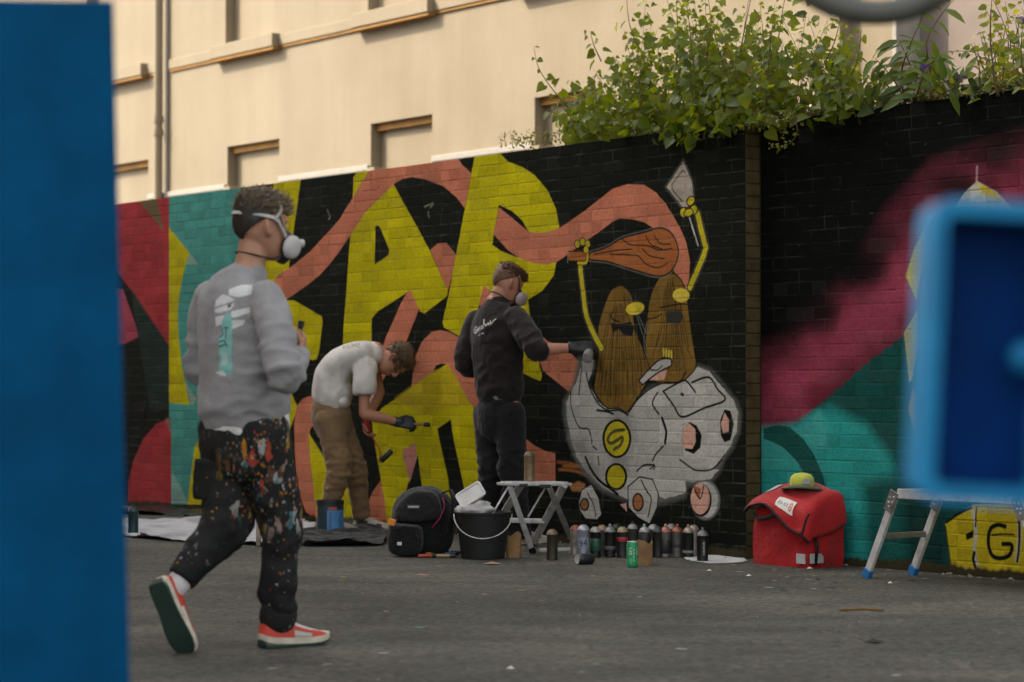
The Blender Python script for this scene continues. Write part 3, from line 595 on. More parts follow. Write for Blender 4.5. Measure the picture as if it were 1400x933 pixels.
mb.add([(xl, Yp, 0.03), (b0.x, Yp, 0.03), (tl.x, Yp, tl.z), (xl, Yp, tl.z + 0.01), (xl, Yp + d_, 0.03), (b0.x - 0.045, Yp + d_, 0.03), (tl.x - 0.045, Yp + d_, tl.z), (xl, Yp + d_, tl.z + 0.01)],
       [(0, 1, 2, 3), (7, 6, 5, 4), (0, 4, 5, 1), (1, 5, 6, 2), (2, 6, 7, 3), (3, 7, 4, 0)])
body = mb.build('body', m_blue, bp)
bv = body.modifiers.new('bev', 'BEVEL'); bv.width = 0.005; bv.segments = 3
mb = MB(); mb.box(((xl + b0.x) / 2, Yp + d_ / 2, 0.015), (b0.x - xl - 0.06, d_ - 0.04, 0.029)); mb.build('plinth', m_dark, bp)
# blue framed box at the right
Yb = 2.55
def rrect(w, h, r, n=6):
    out = []
    for (cx, cy, a0) in ((w / 2 - r, h / 2 - r, 0), (-w / 2 + r, h / 2 - r, 90), (-w / 2 + r, -h / 2 + r, 180), (w / 2 - r, -h / 2 + r, 270)):
        for i in range(n + 1): a = math.radians(a0 + 90 * i / n); out.append((cx + r * math.cos(a), cy + r * math.sin(a)))
    return out
bf = thing('blue_meter_box', 'light blue framed steel box with dark recess, blurred, close to the lens', 'box', (0.66, Yb + 0.05, 0))
tlc = P(1280, 274, Yb); blc = P(1252, 690, Yb); hgt = tlc.z - blc.z; wid = 0.142
cx_ = (tlc.x + blc.x) / 2 + wid / 2; cz_ = (tlc.z + blc.z) / 2; tilt = math.atan2(tlc.x - blc.x, hgt) * 0.8
RT = Matrix.Rotation(tilt, 3, 'Y')
def ringmesh(mb, o, i, y0, y1):
    n = len(o); vs = []
    for (pp, y) in ((o, y0), (i, y0), (o, y1), (i, y1)): vs += [RT @ Vector((x, y, z)) + Vector((cx_, Yb, cz_)) for x, z in pp]
    fs = []
    for k in range(n):
        j = (k + 1) % n; fs += [(k, j, n + j, n + k), (2 * n + k, 3 * n + k, 3 * n + j, 2 * n + j), (k, 2 * n + k, 2 * n + j, j), (n + k, n + j, 3 * n + j, 3 * n + k)]
    mb.add(vs, fs)
mb = MB(); ringmesh(mb, rrect(wid, hgt, 0.022), rrect(wid - 0.032, hgt - 0.036, 0.010), 0, 0.10); autosmooth(mb.build('frame', m_blue2, bf))
mb = MB(); mb.box((0, 0, 0), (wid - 0.024, 0.012, hgt - 0.028)); mb.v = [RT @ v + Vector((cx_, Yb + 0.072, cz_)) for v in mb.v]; mb.build('back_panel', m_blue3, bf)
mb = MB(); q = P(1404, 490, Yb + 0.03); mb.lathe([(0.0, 0.016), (0.014, 0.012), (0.019, 0.0), (0.014, -0.030), (0.0, -0.031)], q, 18, Matrix.Rotation(math.pi / 2, 3, 'X')); mb.build('knob', m_blue2, bf, True)
mb = MB(); mb.tube([(0.70, Yb + 0.06, 0), (0.70, Yb + 0.06, cz_ + 0.12)], 0.03, 14); mb.tube([(cx_ + wid / 2 - 0.004, Yb + 0.06, cz_), (0.69, Yb + 0.06, cz_)], 0.018, 10); mb.tube([(0.70, Yb + 0.06, 0), (0.70, Yb + 0.06, 0.012)], 0.09, 16); autosmooth(mb.build('post', m_blue, bf))
# dark hoop hung above
Yr = 5.0; rc = P(1197, 35, Yr); RO = 0.262
m_hoop = mat('hoop_steel', (0.085, 0.087, 0.075), 0.5, var=0.2)
hp = thing('hanging_hoop', 'dark grey steel hoop hanging from above, blurred, near the lens', 'hoop', (rc.x, Yr, rc.z))
mb = MB(); nn = 64; pts = []
vs = []; fs = []
for i in range(nn):
    a = 2 * math.pi * i / nn
    for j in range(12):
        bq = 2 * math.pi * j / 12; r_ = RO - 0.026 + 0.026 * math.cos(bq); vs.append((rc.x + r_ * math.sin(a), Yr + 0.026 * math.sin(bq), rc.z + RO - r_ * math.cos(a)))
fs = [(i * 12 + j, ((i + 1) % nn) * 12 + j, ((i + 1) % nn) * 12 + (j + 1) % 12, i * 12 + (j + 1) % 12) for i in range(nn) for j in range(12)]
mb.add(vs, fs); mb.build('ring', m_hoop, hp, True)
mb = MB(); ztop_ = rc.z + 2 * RO; mb.tube([(rc.x, Yr, ztop_ - 0.02), (rc.x, Yr, ztop_ + 0.42)], 0.008, 8); mb.build('strap', m_dark, hp)
ps = thing('steel_post', 'grey steel post with a side arm carrying the hoop', 'post', (1.5, Yr, 0))
mb = MB(); mb.tube([(1.5, Yr, 0), (1.5, Yr, ztop_ + 0.5)], 0.035, 14); autosmooth(mb.build('pole', m_hoop, ps))
mb = MB(); mb.tube([(1.47, Yr, ztop_ + 0.43), (rc.x - 0.05, Yr, ztop_ + 0.43)], 0.022, 12); autosmooth(mb.build('arm', m_hoop, ps))
# ================================================================== PROPS
m_alu = mat('aluminium', (0.62, 0.62, 0.61), 0.45, metal=0.2, var=0.15, vscale=25, dirt=((0.20, 0.19, 0.17), 0.6))
m_alud = mat('aluminium_worn', (0.30, 0.30, 0.29), 0.5, metal=0.7, var=0.2, vscale=25, dirt=((0.10, 0.09, 0.08), 0.7))
m_blk = mat('black_plastic', (0.010, 0.012, 0.012), 0.5, var=0.2)
m_feet = mat('blue_feet', (0.02, 0.16, 0.42), 0.5, var=0.1)
m_white = mat('white_rag', (0.55, 0.54, 0.53), 0.9, var=0.12, bump=0.6, bscale=40)
m_kraft = mat('kraft_paper', (0.26, 0.15, 0.065), 0.85, var=0.2, bump=0.5, bscale=35)
m_paper = mat('paper', (0.50, 0.50, 0.50), 0.85, var=0.12, vscale=4, dirt=((0.20, 0.19, 0.18), 0.7))
cmats = {}
def cmat(col, metal=0.4, rough=0.35):
    k = (tuple(col), metal)
    if k not in cmats: cmats[k] = mat('can_%d' % len(cmats), col, rough, metal=metal, var=0.15, vscale=40, dirt=((0.02, 0.02, 0.018), 0.5))
    return cmats[k]
TIN = (0.34, 0.32, 0.29)
GC = 'spray cans standing in front of the cart painting'
def spray_can(loc, body, top, label, band=None, r=0.0325, h=0.150, cap=None, group=None, rot=0.0):
    root = thing('spray_can', label, 'spray can', loc, group, rot)
    mb = MB(); mb.lathe([(r - 0.004, 0.0), (r + 0.0006, 0.002), (r + 0.0008, 0.006), (r, 0.010), (r, h - 0.004), (r + 0.001, h)], (0, 0, 0), 24)
    autosmooth(mb.build('body', cmat(body), root, world=False), 50)
    mb = MB(); mb.lathe([(r + 0.0012, h), (r + 0.0012, h + 0.004), (r - 0.002, h + 0.008), (r * 0.80, h + 0.020), (r * 0.52, h + 0.027), (r * 0.50, h + 0.031), (0.0, h + 0.031)], (0, 0, 0), 24)
    autosmooth(mb.build('shoulder', cmat(top, 0.3), root, world=False), 50)
    if cap: mb = MB(); mb.lathe([(0.0075, h + 0.031), (0.0085, h + 0.034), (0.0085, h + 0.044), (0.006, h + 0.048), (0, h + 0.048)], (0, 0, 0), 12); autosmooth(mb.build('nozzle', cmat(cap, 0.0), root, world=False))
    if band:
        col, z0, z1 = band; mb = MB(); mb.lathe([(r + 0.0005, z0 * h), (r + 0.0012, z0 * h + 0.001), (r + 0.0012, z1 * h - 0.001), (r + 0.0005, z1 * h)], (0, 0, 0), 24); mb.f = mb.f[:-2]; mb.mi = mb.mi[:-2]
        autosmooth(mb.build('label_band', cmat(col, 0.0, 0.5), root, world=False), 60)
    return root
BK_ = (0.012, 0.013, 0.013)
cans = [  # px x, base y, body, shoulder, label, band, nozzle
    (755, 766, (0.045, 0.040, 0.024), (0.22, 0.16, 0.09), 'olive brown spray can standing alone beside the folding trestle', None, None),
    (786.5, 759, TIN, (0.30, 0.08, 0.05), 'bare tin spray can with red shoulder behind the grey can numbered 94', None, None),
    (814, 762, BK_, TIN, 'black spray can with silver shoulder next to the can numbered 94', ((0.02, 0.10, 0.06), 0.25, 0.75), None),
    (823, 759, (0.10, 0.10, 0.09), (0.30, 0.20, 0.12), 'dull grey spray can half hidden between two black ones', None, None),
    (834, 762, BK_, (0.20, 0.20, 0.20), 'plain black spray can with grey shoulder left of the red banded can', ((0.10, 0.10, 0.10), 0.30, 0.44), (0.3, 0.3, 0.3)),
    (843.5, 757, (0.03, 0.03, 0.03), BK_, 'all black spray can pushed in behind the red banded can', None, None),
    (851, 762, (0.03, 0.03, 0.028), (0.33, 0.26, 0.15), 'black spray can with tan shoulder and a red band', ((0.36, 0.03, 0.03), 0.62, 0.80), None),
    (865, 757, (0.07, 0.07, 0.065), (0.26, 0.25, 0.23), 'grey spray can with dark nozzle standing behind the green drink can', None, BK_),
    (881, 762, (0.10, 0.11, 0.11), (0.36, 0.36, 0.35), 'silver topped spray can rising behind the small brown paper bag', ((0.015, 0.018, 0.018), 0.45, 0.92), (0.4, 0.4, 0.4)),
    (893, 758, (0.06, 0.06, 0.06), (0.30, 0.30, 0.30), 'dark spray can with bright rim right behind the brown paper bag', None, None),
    (899.5, 762, (0.02, 0.02, 0.02), (0.05, 0.05, 0.05), 'narrow looking black spray can between paper bag and pink topped can', None, None),
    (910, 762, (0.16, 0.155, 0.145), (0.36, 0.15, 0.11), 'silver spray can with pink painted shoulder', ((0.02, 0.02, 0.02), 0.15, 0.70), (0.5, 0.25, 0.2)),
    (926, 762, (0.13, 0.125, 0.115), (0.27, 0.09, 0.05), 'silver spray can with orange red painted shoulder', ((0.05, 0.05, 0.05), 0.40, 0.62), (0.35, 0.12, 0.08)),
    (918, 757, (0.05, 0.05, 0.05), (0.22, 0.20, 0.18), 'dark spray can in the gap between pink and orange topped cans', None, None),
    (941, 763, BK_, (0.34, 0.27, 0.20), 'black spray can with beige shoulder behind the one with white writing', ((0.25, 0.24, 0.22), 0.2, 0.3), (0.4, 0.3, 0.25)),
    (948.5, 759, TIN, (0.30, 0.25, 0.20), 'bare tin spray can tucked behind the black can with white writing', None, None),
]
for (x, y, bc, tc, lb, bd, cp) in cans: spray_can(G(x, y), bc, tc, lb, bd, cap=cp, group=GC, rot=random.uniform(0, 6))
def stroke_text(cvx, segs, col, w):
    for q in segs: cvx.line(q, col, w, smooth=False)
def decal(name, root, r, z0, z1, a0, a1, mtl):          # curved label patch just proud of a can
    n = 10; vs = []; uv = []
    for i in range(n + 1):
        a = a0 + (a1 - a0) * i / n
        for z in (z0, z1): vs.append((r * math.cos(a), r * math.sin(a), z)); uv.append((i / n, 0 if z == z0 else 1))
    fs = [(2 * i, 2 * i + 2, 2 * i + 3, 2 * i + 1) for i in range(n)]
    o = mesh_obj(name, vs, fs, mtl, root, smooth=True, world=False); ul = o.data.uv_layers.new(name='UVMap')
    for lp in o.data.loops: ul.data[lp.index].uv = uv[lp.vertex_index]
    return o
def print_mat(name, im, rough=0.5):
    m, t, b = new_mat(name); n = N(t, 'ShaderNodeTexImage', extension='EXTEND'); n.image = im
    c = mixc(t, 0.5, n.outputs[0], ramp(t, nz(t, 30, 4), [(0.3, (0.75, 0.75, 0.75)), (0.7, (1.1, 1.1, 1.1))]), 'MULTIPLY')
    t.links.new(c, b.inputs['Base Color']); b.inputs['Roughness'].default_value = rough; return m
def sq(w, h, bg): c_ = Canvas(w, h, bg, lambda x, y: (x, y)); c_.scale = 1.0; return c_
# big grey can numbered 94
g94 = spray_can(G(797.5, 763), (0.28, 0.30, 0.36), (0.36, 0.37, 0.42), 'pale blue grey fat can numbered 94 behind a lying silver can', None, r=0.037, h=0.165, group=GC)
c_ = sq(96, 72, (0.27, 0.29, 0.35))
stroke_text(c_, [[(38, 36), (34, 46), (22, 48), (14, 42), (14, 34), (22, 29), (34, 31), (38, 40), (36, 20), (28, 12), (18, 14)], [(72, 12), (72, 58), (50, 28), (82, 28)]], (0.012, 0.014, 0.02), 7)
decal('number_print', g94, 0.0382, 0.062, 0.122, math.radians(-140), math.radians(-40), print_mat('print94', c_.image('p94')))
# black can with white vertical writing
gv = spray_can(G(960.5, 768), BK_, (0.18, 0.18, 0.18), 'black spray can with white vertical writing, standing on the paper', None, group=GC, cap=(0.2, 0.2, 0.2))
c_ = sq(40, 120, (0.012, 0.013, 0.013))
for i in range(7): stroke_text(c_, [[(14, 12 + i * 14), (26, 14 + i * 14), (26, 21 + i * 14), (14, 21 + i * 14)][: 3 + i % 2]], (0.5, 0.5, 0.5), 3.2)
decal('writing', gv, 0.0337, 0.03, 0.13, math.radians(-105), math.radians(-60), print_mat('printv', c_.image('pv')))
# lying silver can
ly = thing('lying_can', 'silver topped black can lying on its side in front of the 94 can', 'can', G(798, 772), None)
Ml = Matrix.Rotation(math.radians(-58), 3, 'Z') @ Matrix.Rotation(math.radians(90), 3, 'X')
mb = MB(); mb.lathe([(0.024, 0.0), (0.0285, 0.003), (0.0315, 0.012), (0.0315, 0.088), (0.027, 0.102), (0.024, 0.104)], (0, 0, 0), 24, Ml); mb.v = [v + Vector((0.052, 0.03, 0.032)) for v in mb.v]
mb.v = [v for v in mb.v]; autosmooth(mb.build('body', cmat((0.05, 0.055, 0.06), 0.6), ly, world=False), 50)
mb = MB(); mb.lathe([(0.0242, 0.1042), (0.0262, 0.107), (0.0235, 0.1075), (0.021, 0.1048), (0.008, 0.1046), (0.0, 0.1046)], (0, 0, 0), 24, Ml); mb.v = [v + Vector((0.052, 0.03, 0.032)) for v in mb.v]; autosmooth(mb.build('rim', m_alu, ly, world=False), 60)
# green drink can
gd = thing('drink_can', 'bright green drink can with white lettering in front of the spray cans', 'can', G(864.5, 776))
c_ = sq(160, 120, (0.012, 0.30, 0.11))
for x in (20, 62, 104, 140):
    c_.poly([(x, 18), (x + 14, 18), (x + 14, 44), (x, 44)], (0.10, 0.42, 0.20)); stroke_text(c_, [[(x, 62), (x + 10, 62), (x + 10, 78), (x, 78), (x, 62)], [(x, 88), (x + 12, 92)]], (0.60, 0.66, 0.60), 3)
    for k in range(4): stroke_text(c_, [[(x + 18, 30 + k * 16), (x + 26, 34 + k * 16), (x + 19, 39 + k * 16)]], (0.50, 0.60, 0.52), 2.2)
m_green = print_mat('green_can', c_.image('pg'), 0.35)
mb = MB(); mb.lathe([(0.024, 0.0), (0.0268, 0.003), (0.0318, 0.010), (0.032, 0.014), (0.032, 0.130), (0.0275, 0.143)], (0, 0, 0), 28)
o = autosmooth(mb.build('body', m_green, gd, world=False), 50); ul = o.data.uv_layers.new(name='UVMap')
for lp in o.data.loops:
    v = o.data.vertices[lp.vertex_index].co; ul.data[lp.index].uv = ((math.atan2(v.y, v.x) / (2 * math.pi)) % 1.0, v.z / 0.145)
mb = MB(); mb.lathe([(0.0276, 0.1432), (0.0276, 0.146), (0.0255, 0.147), (0.0245, 0.1440), (0.0, 0.1440)], (0, 0, 0), 24); autosmooth(mb.build('lid', m_alu, gd, world=False))
# crumpled paper bags
def paper_bag(name, label, x0, x1, y0, y1, dep, seed, zig=0.10):
    c0 = G((x0 + x1) / 2, y1); pm = F / c0.y; w = (x1 - x0) / pm; h = (y1 - y0) / pm; r = random.Random(seed); n = 28; k = 8; vs = []
    for j in range(k + 1):
        f = j / k
        for i in range(n):
            a = 2 * math.pi * i / n; q = (abs(math.cos(a)) ** 4 + abs(math.sin(a)) ** 4) ** -0.25
            sc = 1 + 0.05 * math.sin(3 * f + a * 2 + seed) + 0.04 * r.uniform(-1, 1)
            z = f * h * (1 + (zig * math.sin(a * 3 + seed) * f)); vs.append((w / 2 * q * math.cos(a) * sc * 0.94, dep / 2 * q * math.sin(a) * sc, z))
    fs = [(j * n + i, j * n + (i + 1) % n, (j + 1) * n + (i + 1) % n, (j + 1) * n + i) for j in range(k) for i in range(n)] + [tuple(range(n - 1, -1, -1))]
    o = mesh_obj(name, vs, fs, m_kraft, None, smooth=False); o.location = c0 + Vector((0, dep / 2, 0)); sm = o.modifiers.new('sol', 'SOLIDIFY'); sm.thickness = 0.002
    return tag(o, label, 'paper bag')
paper_bag('paper_bag', 'small brown paper bag standing beside the green drink can', 871, 893, 742, 773, 0.07, 1)
paper_bag('paper_bag', 'crumpled brown paper bag standing against the black bucket', 691, 713, 731, 763, 0.09, 5)
def ground_sheet(name, label, cat, pts, mtl, h=0.004, bumps=0.0, n=34, seed=1, rim=0.4):
    """a sheet lying on the ground: grid inside an outline of ground points, with soft folds"""
    pts = [G(*p) for p in pts]; xs_ = [p.x for p in pts]; ys_ = [p.y for p in pts]; x0, x1, y0, y1 = min(xs_), max(xs_), min(ys_), max(ys_)
    P2 = np.array([(p.x, p.y) for p in pts]); P2 = cat_rom(P2, True, 4)
    def inside(x, y):
        c = False; m = len(P2)
        for i in range(m):
            a, b_ = P2[i], P2[(i + 1) % m]
            if (a[1] > y) != (b_[1] > y) and x < (b_[0] - a[0]) * (y - a[1]) / (b_[1] - a[1]) + a[0]: c = not c
        return c
    nx = n; ny = max(8, int(n * (y1 - y0) / (x1 - x0))); idx = {}; vs = []; fs = []
    def vert(i, j):
        if (i, j) not in idx:
            x = x0 + (x1 - x0) * i / nx; y = y0 + (y1 - y0) * j / ny
            z = h + bumps * max(0.0, 0.45 + mnoise.noise(Vector((x * 3.2 + seed, y * 5.0, seed))) + 0.5 * mnoise.noise(Vector((x * 9 + seed, y * 13, 2.0))))
            idx[(i, j)] = len(vs); vs.append((x, y, z))
        return idx[(i, j)]
    for i in range(nx):
        for j in range(ny):
            if inside(x0 + (x1 - x0) * (i + 0.5) / nx, y0 + (y1 - y0) * (j + 0.5) / ny): fs.append((vert(i, j), vert(i + 1, j), vert(i + 1, j + 1), vert(i, j + 1)))
    o = mesh_obj(name, vs, fs, mtl, None, smooth=True); sm = o.modifiers.new('sol', 'SOLIDIFY'); sm.thickness = 0.003; sm.offset = -1 if h > 0.0035 else 1
    return tag(o, label, cat)
ground_sheet('paper_sheet', 'white paper sheet lying under the black spray can', 'paper', [(936, 764), (970, 771), (1014, 770), (1018, 765), (980, 761)], m_paper, 0.004, 0.004, 20)
m_sheet = mat('dust_sheet', (0.42, 0.42, 0.44), 0.9, var=0.15, vscale=5, dirt=((0.13, 0.13, 0.14), 0.7), bump=0.4, bscale=12)
ground_sheet('dust_sheet', 'crumpled white dust sheet spread on the asphalt by the wall', 'sheet', [(150, 714), (230, 713), (330, 712), (425, 716), (428, 724), (410, 738), (380, 748), (330, 745), (240, 741), (160, 733), (130, 722)], m_sheet, 0.004, 0.035, 60, 3)
m_bcloth = fabric('black_cloth', (0.012, 0.012, 0.013), bump=0.6)
ground_sheet('black_cloth', 'black cloth dropped in folds between paint tin and backpack', 'cloth', [(404, 733), (430, 726), (470, 723), (515, 726), (530, 736), (524, 746), (470, 748), (420, 748), (402, 742)], m_bcloth, 0.006, 0.055, 60, 8)
m_bsh = mat('black_plastic_sheet', (0.010, 0.010, 0.011), 0.35, var=0.3, bump=0.5, bscale=20)
ground_sheet('black_plastic_sheet', 'black plastic sheet lying in a strip along the foot of the wall', 'sheet', [(120, 697), (200, 697), (262, 699), (330, 703), (326, 711), (250, 706), (170, 704), (120, 702)], m_bsh, 0.005, 0.03, 44, 5)
# dark teal can at the left
spray_can(G(182, 733), (0.012, 0.045, 0.055), (0.02, 0.05, 0.06), 'dark teal spray can standing on the white dust sheet', None, r=0.036, h=0.165, cap=(0.02, 0.05, 0.06))
# bottle glimpsed between the walker's legs
bo = thing('marker_bottle', 'slim beige bottle with yellow cap standing on the dust sheet', 'bottle', G(353.5, 747) + Vector((0, 0, 0.004)))
mb = MB(); mb.lathe([(0.014, 0), (0.016, 0.004), (0.016, 0.15), (0.010, 0.172), (0.010, 0.18)], (0, 0, 0), 16); autosmooth(mb.build('body', cmat((0.40, 0.33, 0.24), 0.0, 0.6), bo, world=False))
mb = MB(); mb.lathe([(0.012, 0.1805), (0.012, 0.212), (0.009, 0.218), (0, 0.218)], (0, 0, 0), 16); autosmooth(mb.build('cap', cmat((0.45, 0.42, 0.03), 0.0, 0.5), bo, world=False))
# paint tin
pt = thing('paint_tin', 'open paint tin with blue label standing beside the bending man', 'paint tin', G(451, 731))
rp_ = 0.094; hp_ = 0.236
mb = MB(); mb.lathe([(rp_ - 0.004, 0), (rp_, 0.003), (rp_, hp_ - 0.03)], (0, 0, 0), 32); mb.f = mb.f[:-1]; mb.mi = mb.mi[:-1]; autosmooth(mb.build('body', mat('tin_dark', (0.018, 0.045, 0.055), 0.4, metal=0.2), pt, world=False), 50)
mb = MB(); mb.lathe([(rp_ + 0.0005, hp_ - 0.03), (rp_ + 0.003, hp_ - 0.028), (rp_ + 0.003, hp_), (rp_ - 0.004, hp_), (rp_ - 0.006, hp_ - 0.02), (0, hp_ - 0.022)], (0, 0, 0), 32); autosmooth(mb.build('rim', m_blk, pt, world=False), 40)
c_ = sq(160, 120, (0.07, 0.22, 0.48))
c_.poly([(0, 100), (160, 100), (160, 120), (0, 120)], (0.02, 0.03, 0.04)); c_.poly([(10, 102), (75, 102), (75, 112), (10, 112)], (0.45, 0.08, 0.05)); c_.poly([(100, 20), (106, 20), (106, 90), (100, 90)], (0.02, 0.08, 0.2))
for i in range(7): stroke_text(c_, [[(14, 10 + i * 12), (30, 10 + i * 12), (30, 17 + i * 12), (16, 18 + i * 12)]], (0.04, 0.07, 0.12), 3)
for i in range(4): stroke_text(c_, [[(40, 18 + i * 10), (92, 18 + i * 10)], [(112, 22 + i * 14), (150, 22 + i * 14)]], (0.14, 0.32, 0.58), 2)
decal('label', pt, rp_ + 0.0012, 0.008, hp_ - 0.032, math.radians(-98), math.radians(-5), print_mat('tinlabel', c_.image('ptl'), 0.4))
decal('price_strip', pt, rp_ + 0.0012, 0.12, hp_ - 0.04, math.radians(-172), math.radians(-150), mat('orange_strip', (0.5, 0.17, 0.03), 0.5))
# bucket with rags
bk = thing('bucket', 'black plastic bucket with a wire handle, full of white rags', 'bucket', G(660, 766) + Vector((0, 0.14, 0)))
mb = MB(); mb.lathe([(0.122, 0.0), (0.128, 0.004), (0.163, 0.262), (0.172, 0.264), (0.173, 0.276), (0.166, 0.278), (0.158, 0.262), (0.122, 0.012), (0.0, 0.010)], (0, 0, 0), 36); autosmooth(mb.build('body', m_blk, bk, world=False), 40)
mb = MB(); hpts = []
for i in range(17):
    a = math.pi * i / 16; hpts.append((-0.172 * math.cos(a) * 1.0, -0.175 * math.sin(a) * 0.9 - 0.02, 0.262 - 0.135 * math.sin(a)))
mb.tube(hpts, 0.0035, 6); mb.build('handle', m_alu, bk, True, world=False)
def rag(name, label, pts, mtl, seed, parent=None, sub=3):
    bm = bmesh.new(); bmesh.ops.create_icosphere(bm, subdivisions=sub, radius=1.0)
    c0, rx, ry, rz = pts
    for v in bm.verts:
        n_ = mnoise.noise(v.co * 1.7 + Vector((seed, 0, 0))) * 0.5 + mnoise.noise(v.co * 4 + Vector((0, seed, 0))) * 0.22
        v.co = v.co * (1 + n_); v.co = Vector((c0[0] + v.co.x * rx, c0[1] + v.co.y * ry, c0[2] + v.co.z * rz))
    me = bpy.data.meshes.new(name); bm.to_mesh(me); bm.free(); o = add_mesh(name, me, mtl, parent, True, False)
    return tag(o, label, 'rag') if label else o
bc_ = G(660, 766) + Vector((0, 0.14, 0))
rag('rag', 'white rags heaped in the mouth of the black bucket', ((bc_.x - 0.05, bc_.y - 0.02, 0.295), 0.10, 0.09, 0.055), m_white, 2.0)
rt_ = thing('roller_tray', 'white plastic roller tray propped on the rags in the bucket', 'tray', (bc_.x - 0.07, bc_.y - 0.05, 0.30))
mb = MB(); Mx = Matrix.Rotation(math.radians(-32), 3, 'Y') @ Matrix.Rotation(math.radians(48), 3, 'X'); ringv = rrect(0.17, 0.12, 0.02); n = len(ringv)
vs = [Mx @ Vector((x, y, 0.012)) for x, y in ringv] + [Mx @ Vector((x * 0.86, y * 0.84, 0.012)) for x, y in ringv] + [Mx @ Vector((x * 0.78, y * 0.72, -0.022)) for x, y in ringv] + [Mx @ Vector((x, y, 0.006)) for x, y in ringv]
fs = []
for k in range(n):
    j = (k + 1) % n; fs += [(k, j, n + j, n + k), (n + k, n + j, 2 * n + j, 2 * n + k), (k, 3 * n + k, 3 * n + j, j)]
fs += [tuple(range(2 * n, 3 * n)), tuple(range(4 * n - 1, 3 * n - 1, -1))]
mb.add([v + Vector((0, 0, 0.075)) for v in vs], fs); mb.build('tray_shell', m_white, rt_, world=False)
# backpack
m_pack = fabric('pack_fabric', (0.008, 0.009, 0.009), bump=0.8, rough=0.95, fold=0.7)
m_pack2 = fabric('pack_panel', (0.014, 0.015, 0.015), bump=0.7, rough=0.8, fold=0.7)
m_mag = mat('magenta_piping', (0.25, 0.01, 0.07), 0.6); m_org = mat('orange_tag', (0.60, 0.20, 0.02), 0.6)
bkp = thing('backpack', 'full black backpack with a white logo and orange tag on the asphalt', 'backpack', G(573, 763) + Vector((0, 0.15, 0)))
b_c = G(573, 763); pmb = F / b_c.y
def soft_box(mb, prof, y0, y1, n=18, k=7, seed=1, noise_amp=0.028):
    """prof: list of (z, x0, x1) ; a padded bag with rounded front"""
    vs = []
    for (z, xa, xb) in prof:
        for i in range(n):
            a = 2 * math.pi * i / n; q = (abs(math.cos(a)) ** 3 + abs(math.sin(a)) ** 3) ** (-1 / 3)
            v = Vector(((xa + xb) / 2 + (xb - xa) / 2 * q * math.cos(a), (y0 + y1) / 2 + (y1 - y0) / 2 * q * math.sin(a), z))
            v += Vector((1, 0.7, 0.5)) * noise_amp * mnoise.noise(v * 9 + Vector((seed, 0, 0))); vs.append(v)
    m_ = len(prof); fs = [(j * n + i, j * n + (i + 1) % n, (j + 1) * n + (i + 1) % n, (j + 1) * n + i) for j in range(m_ - 1) for i in range(n)] + [tuple(range(n - 1, -1, -1)), tuple((m_ - 1) * n + i for i in range(n))]
    mb.add(vs, fs)
def pk(px): return (px - 573) / pmb
def pz(py): return (763 - py) / pmb
mb = MB(); soft_box(mb, [(0.0, pk(538), pk(612)), (pz(745), pk(530), pk(618)), (pz(715), pk(532), pk(620)), (pz(695), pk(533), pk(616)), (pz(682), pk(541), pk(610)), (pz(673), pk(553), pk(600)), (pz(668), pk(566), pk(590))], -0.02, 0.26, 26, seed=3)
o = autosmooth(mb.build('body', m_pack, bkp, world=False), 60); o.modifiers.new('s', 'SUBSURF').levels = 1; o.modifiers['s'].render_levels = 2
mb = MB(); soft_box(mb, [(0.005, pk(531), pk(574)), (pz(750), pk(528), pk(577)), (pz(730), pk(529), pk(578)), (pz(722), pk(527), pk(577)), (pz(718), pk(534), pk(572))], -0.13, 0.03, 22, seed=5)
o = autosmooth(mb.build('front_pocket', m_pack, bkp, world=False), 60); o.modifiers.new('s', 'SUBSURF').render_levels = 2
mb = MB(); soft_box(mb, [(pz(716), pk(541), pk(600)), (pz(705), pk(537), pk(604)), (pz(690), pk(540), pk(604)), (pz(678), pk(552), pk(597)), (pz(672), pk(562), pk(588))], -0.075, 0.05, 22, seed=9)
o = autosmooth(mb.build('top_pocket', m_pack2, bkp, world=False), 60); o.modifiers.new('s', 'SUBSURF').render_levels = 2
mb = MB(); mb.tube([(pk(605), -0.03, pz(682)), (pk(607), -0.045, pz(695)), (pk(601), -0.06, pz(710)), (pk(590), -0.075, pz(723))], 0.004, 6); mb.build('piping', m_mag, bkp, True, world=False)
mb = MB(); mb.box((pk(535), -0.10, pz(715)), (0.045, 0.03, 0.04), Matrix.Rotation(0.3, 3, 'Y'), 0.006); mb.build('tag', m_org, bkp, world=False)
mb = MB(); mb.tube([(pk(604), 0.02, pz(676)), (pk(615), 0.0, pz(672)), (pk(620), -0.03, pz(684)), (pk(618), -0.05, pz(705)), (pk(614), -0.04, pz(730))], [(0.006, 0.02)] * 5, 8); mb.build('shoulder_strap', m_pack, bkp, True, world=False)
c_ = sq(96, 32, (0.019, 0.021, 0.021))
for i in range(7): stroke_text(c_, [[(8 + i * 12, 10), (10 + i * 12, 22), (16 + i * 12, 12), (18 + i * 12, 20)]], (0.50, 0.50, 0.48), 3.0)
o = mesh_obj('logo', [(pk(556), -0.088, pz(697)), (pk(573), -0.094, pz(697)), (pk(573), -0.090, pz(691)), (pk(556), -0.084, pz(691))], [(0, 1, 2, 3)], print_mat('packlogo', c_.image('pl')), bkp, world=False)
ul = o.data.uv_layers.new(name='UVMap')
for li, uvx in enumerate([(0, 0), (1, 0), (1, 1), (0, 1)]): ul.data[li].uv = uvx
mb = MB(); mb.box((pk(546), -0.135, pz(744)), (0.028, 0.01, 0.02), None, 0.003); mb.build('buckle', m_alu, bkp, world=False)
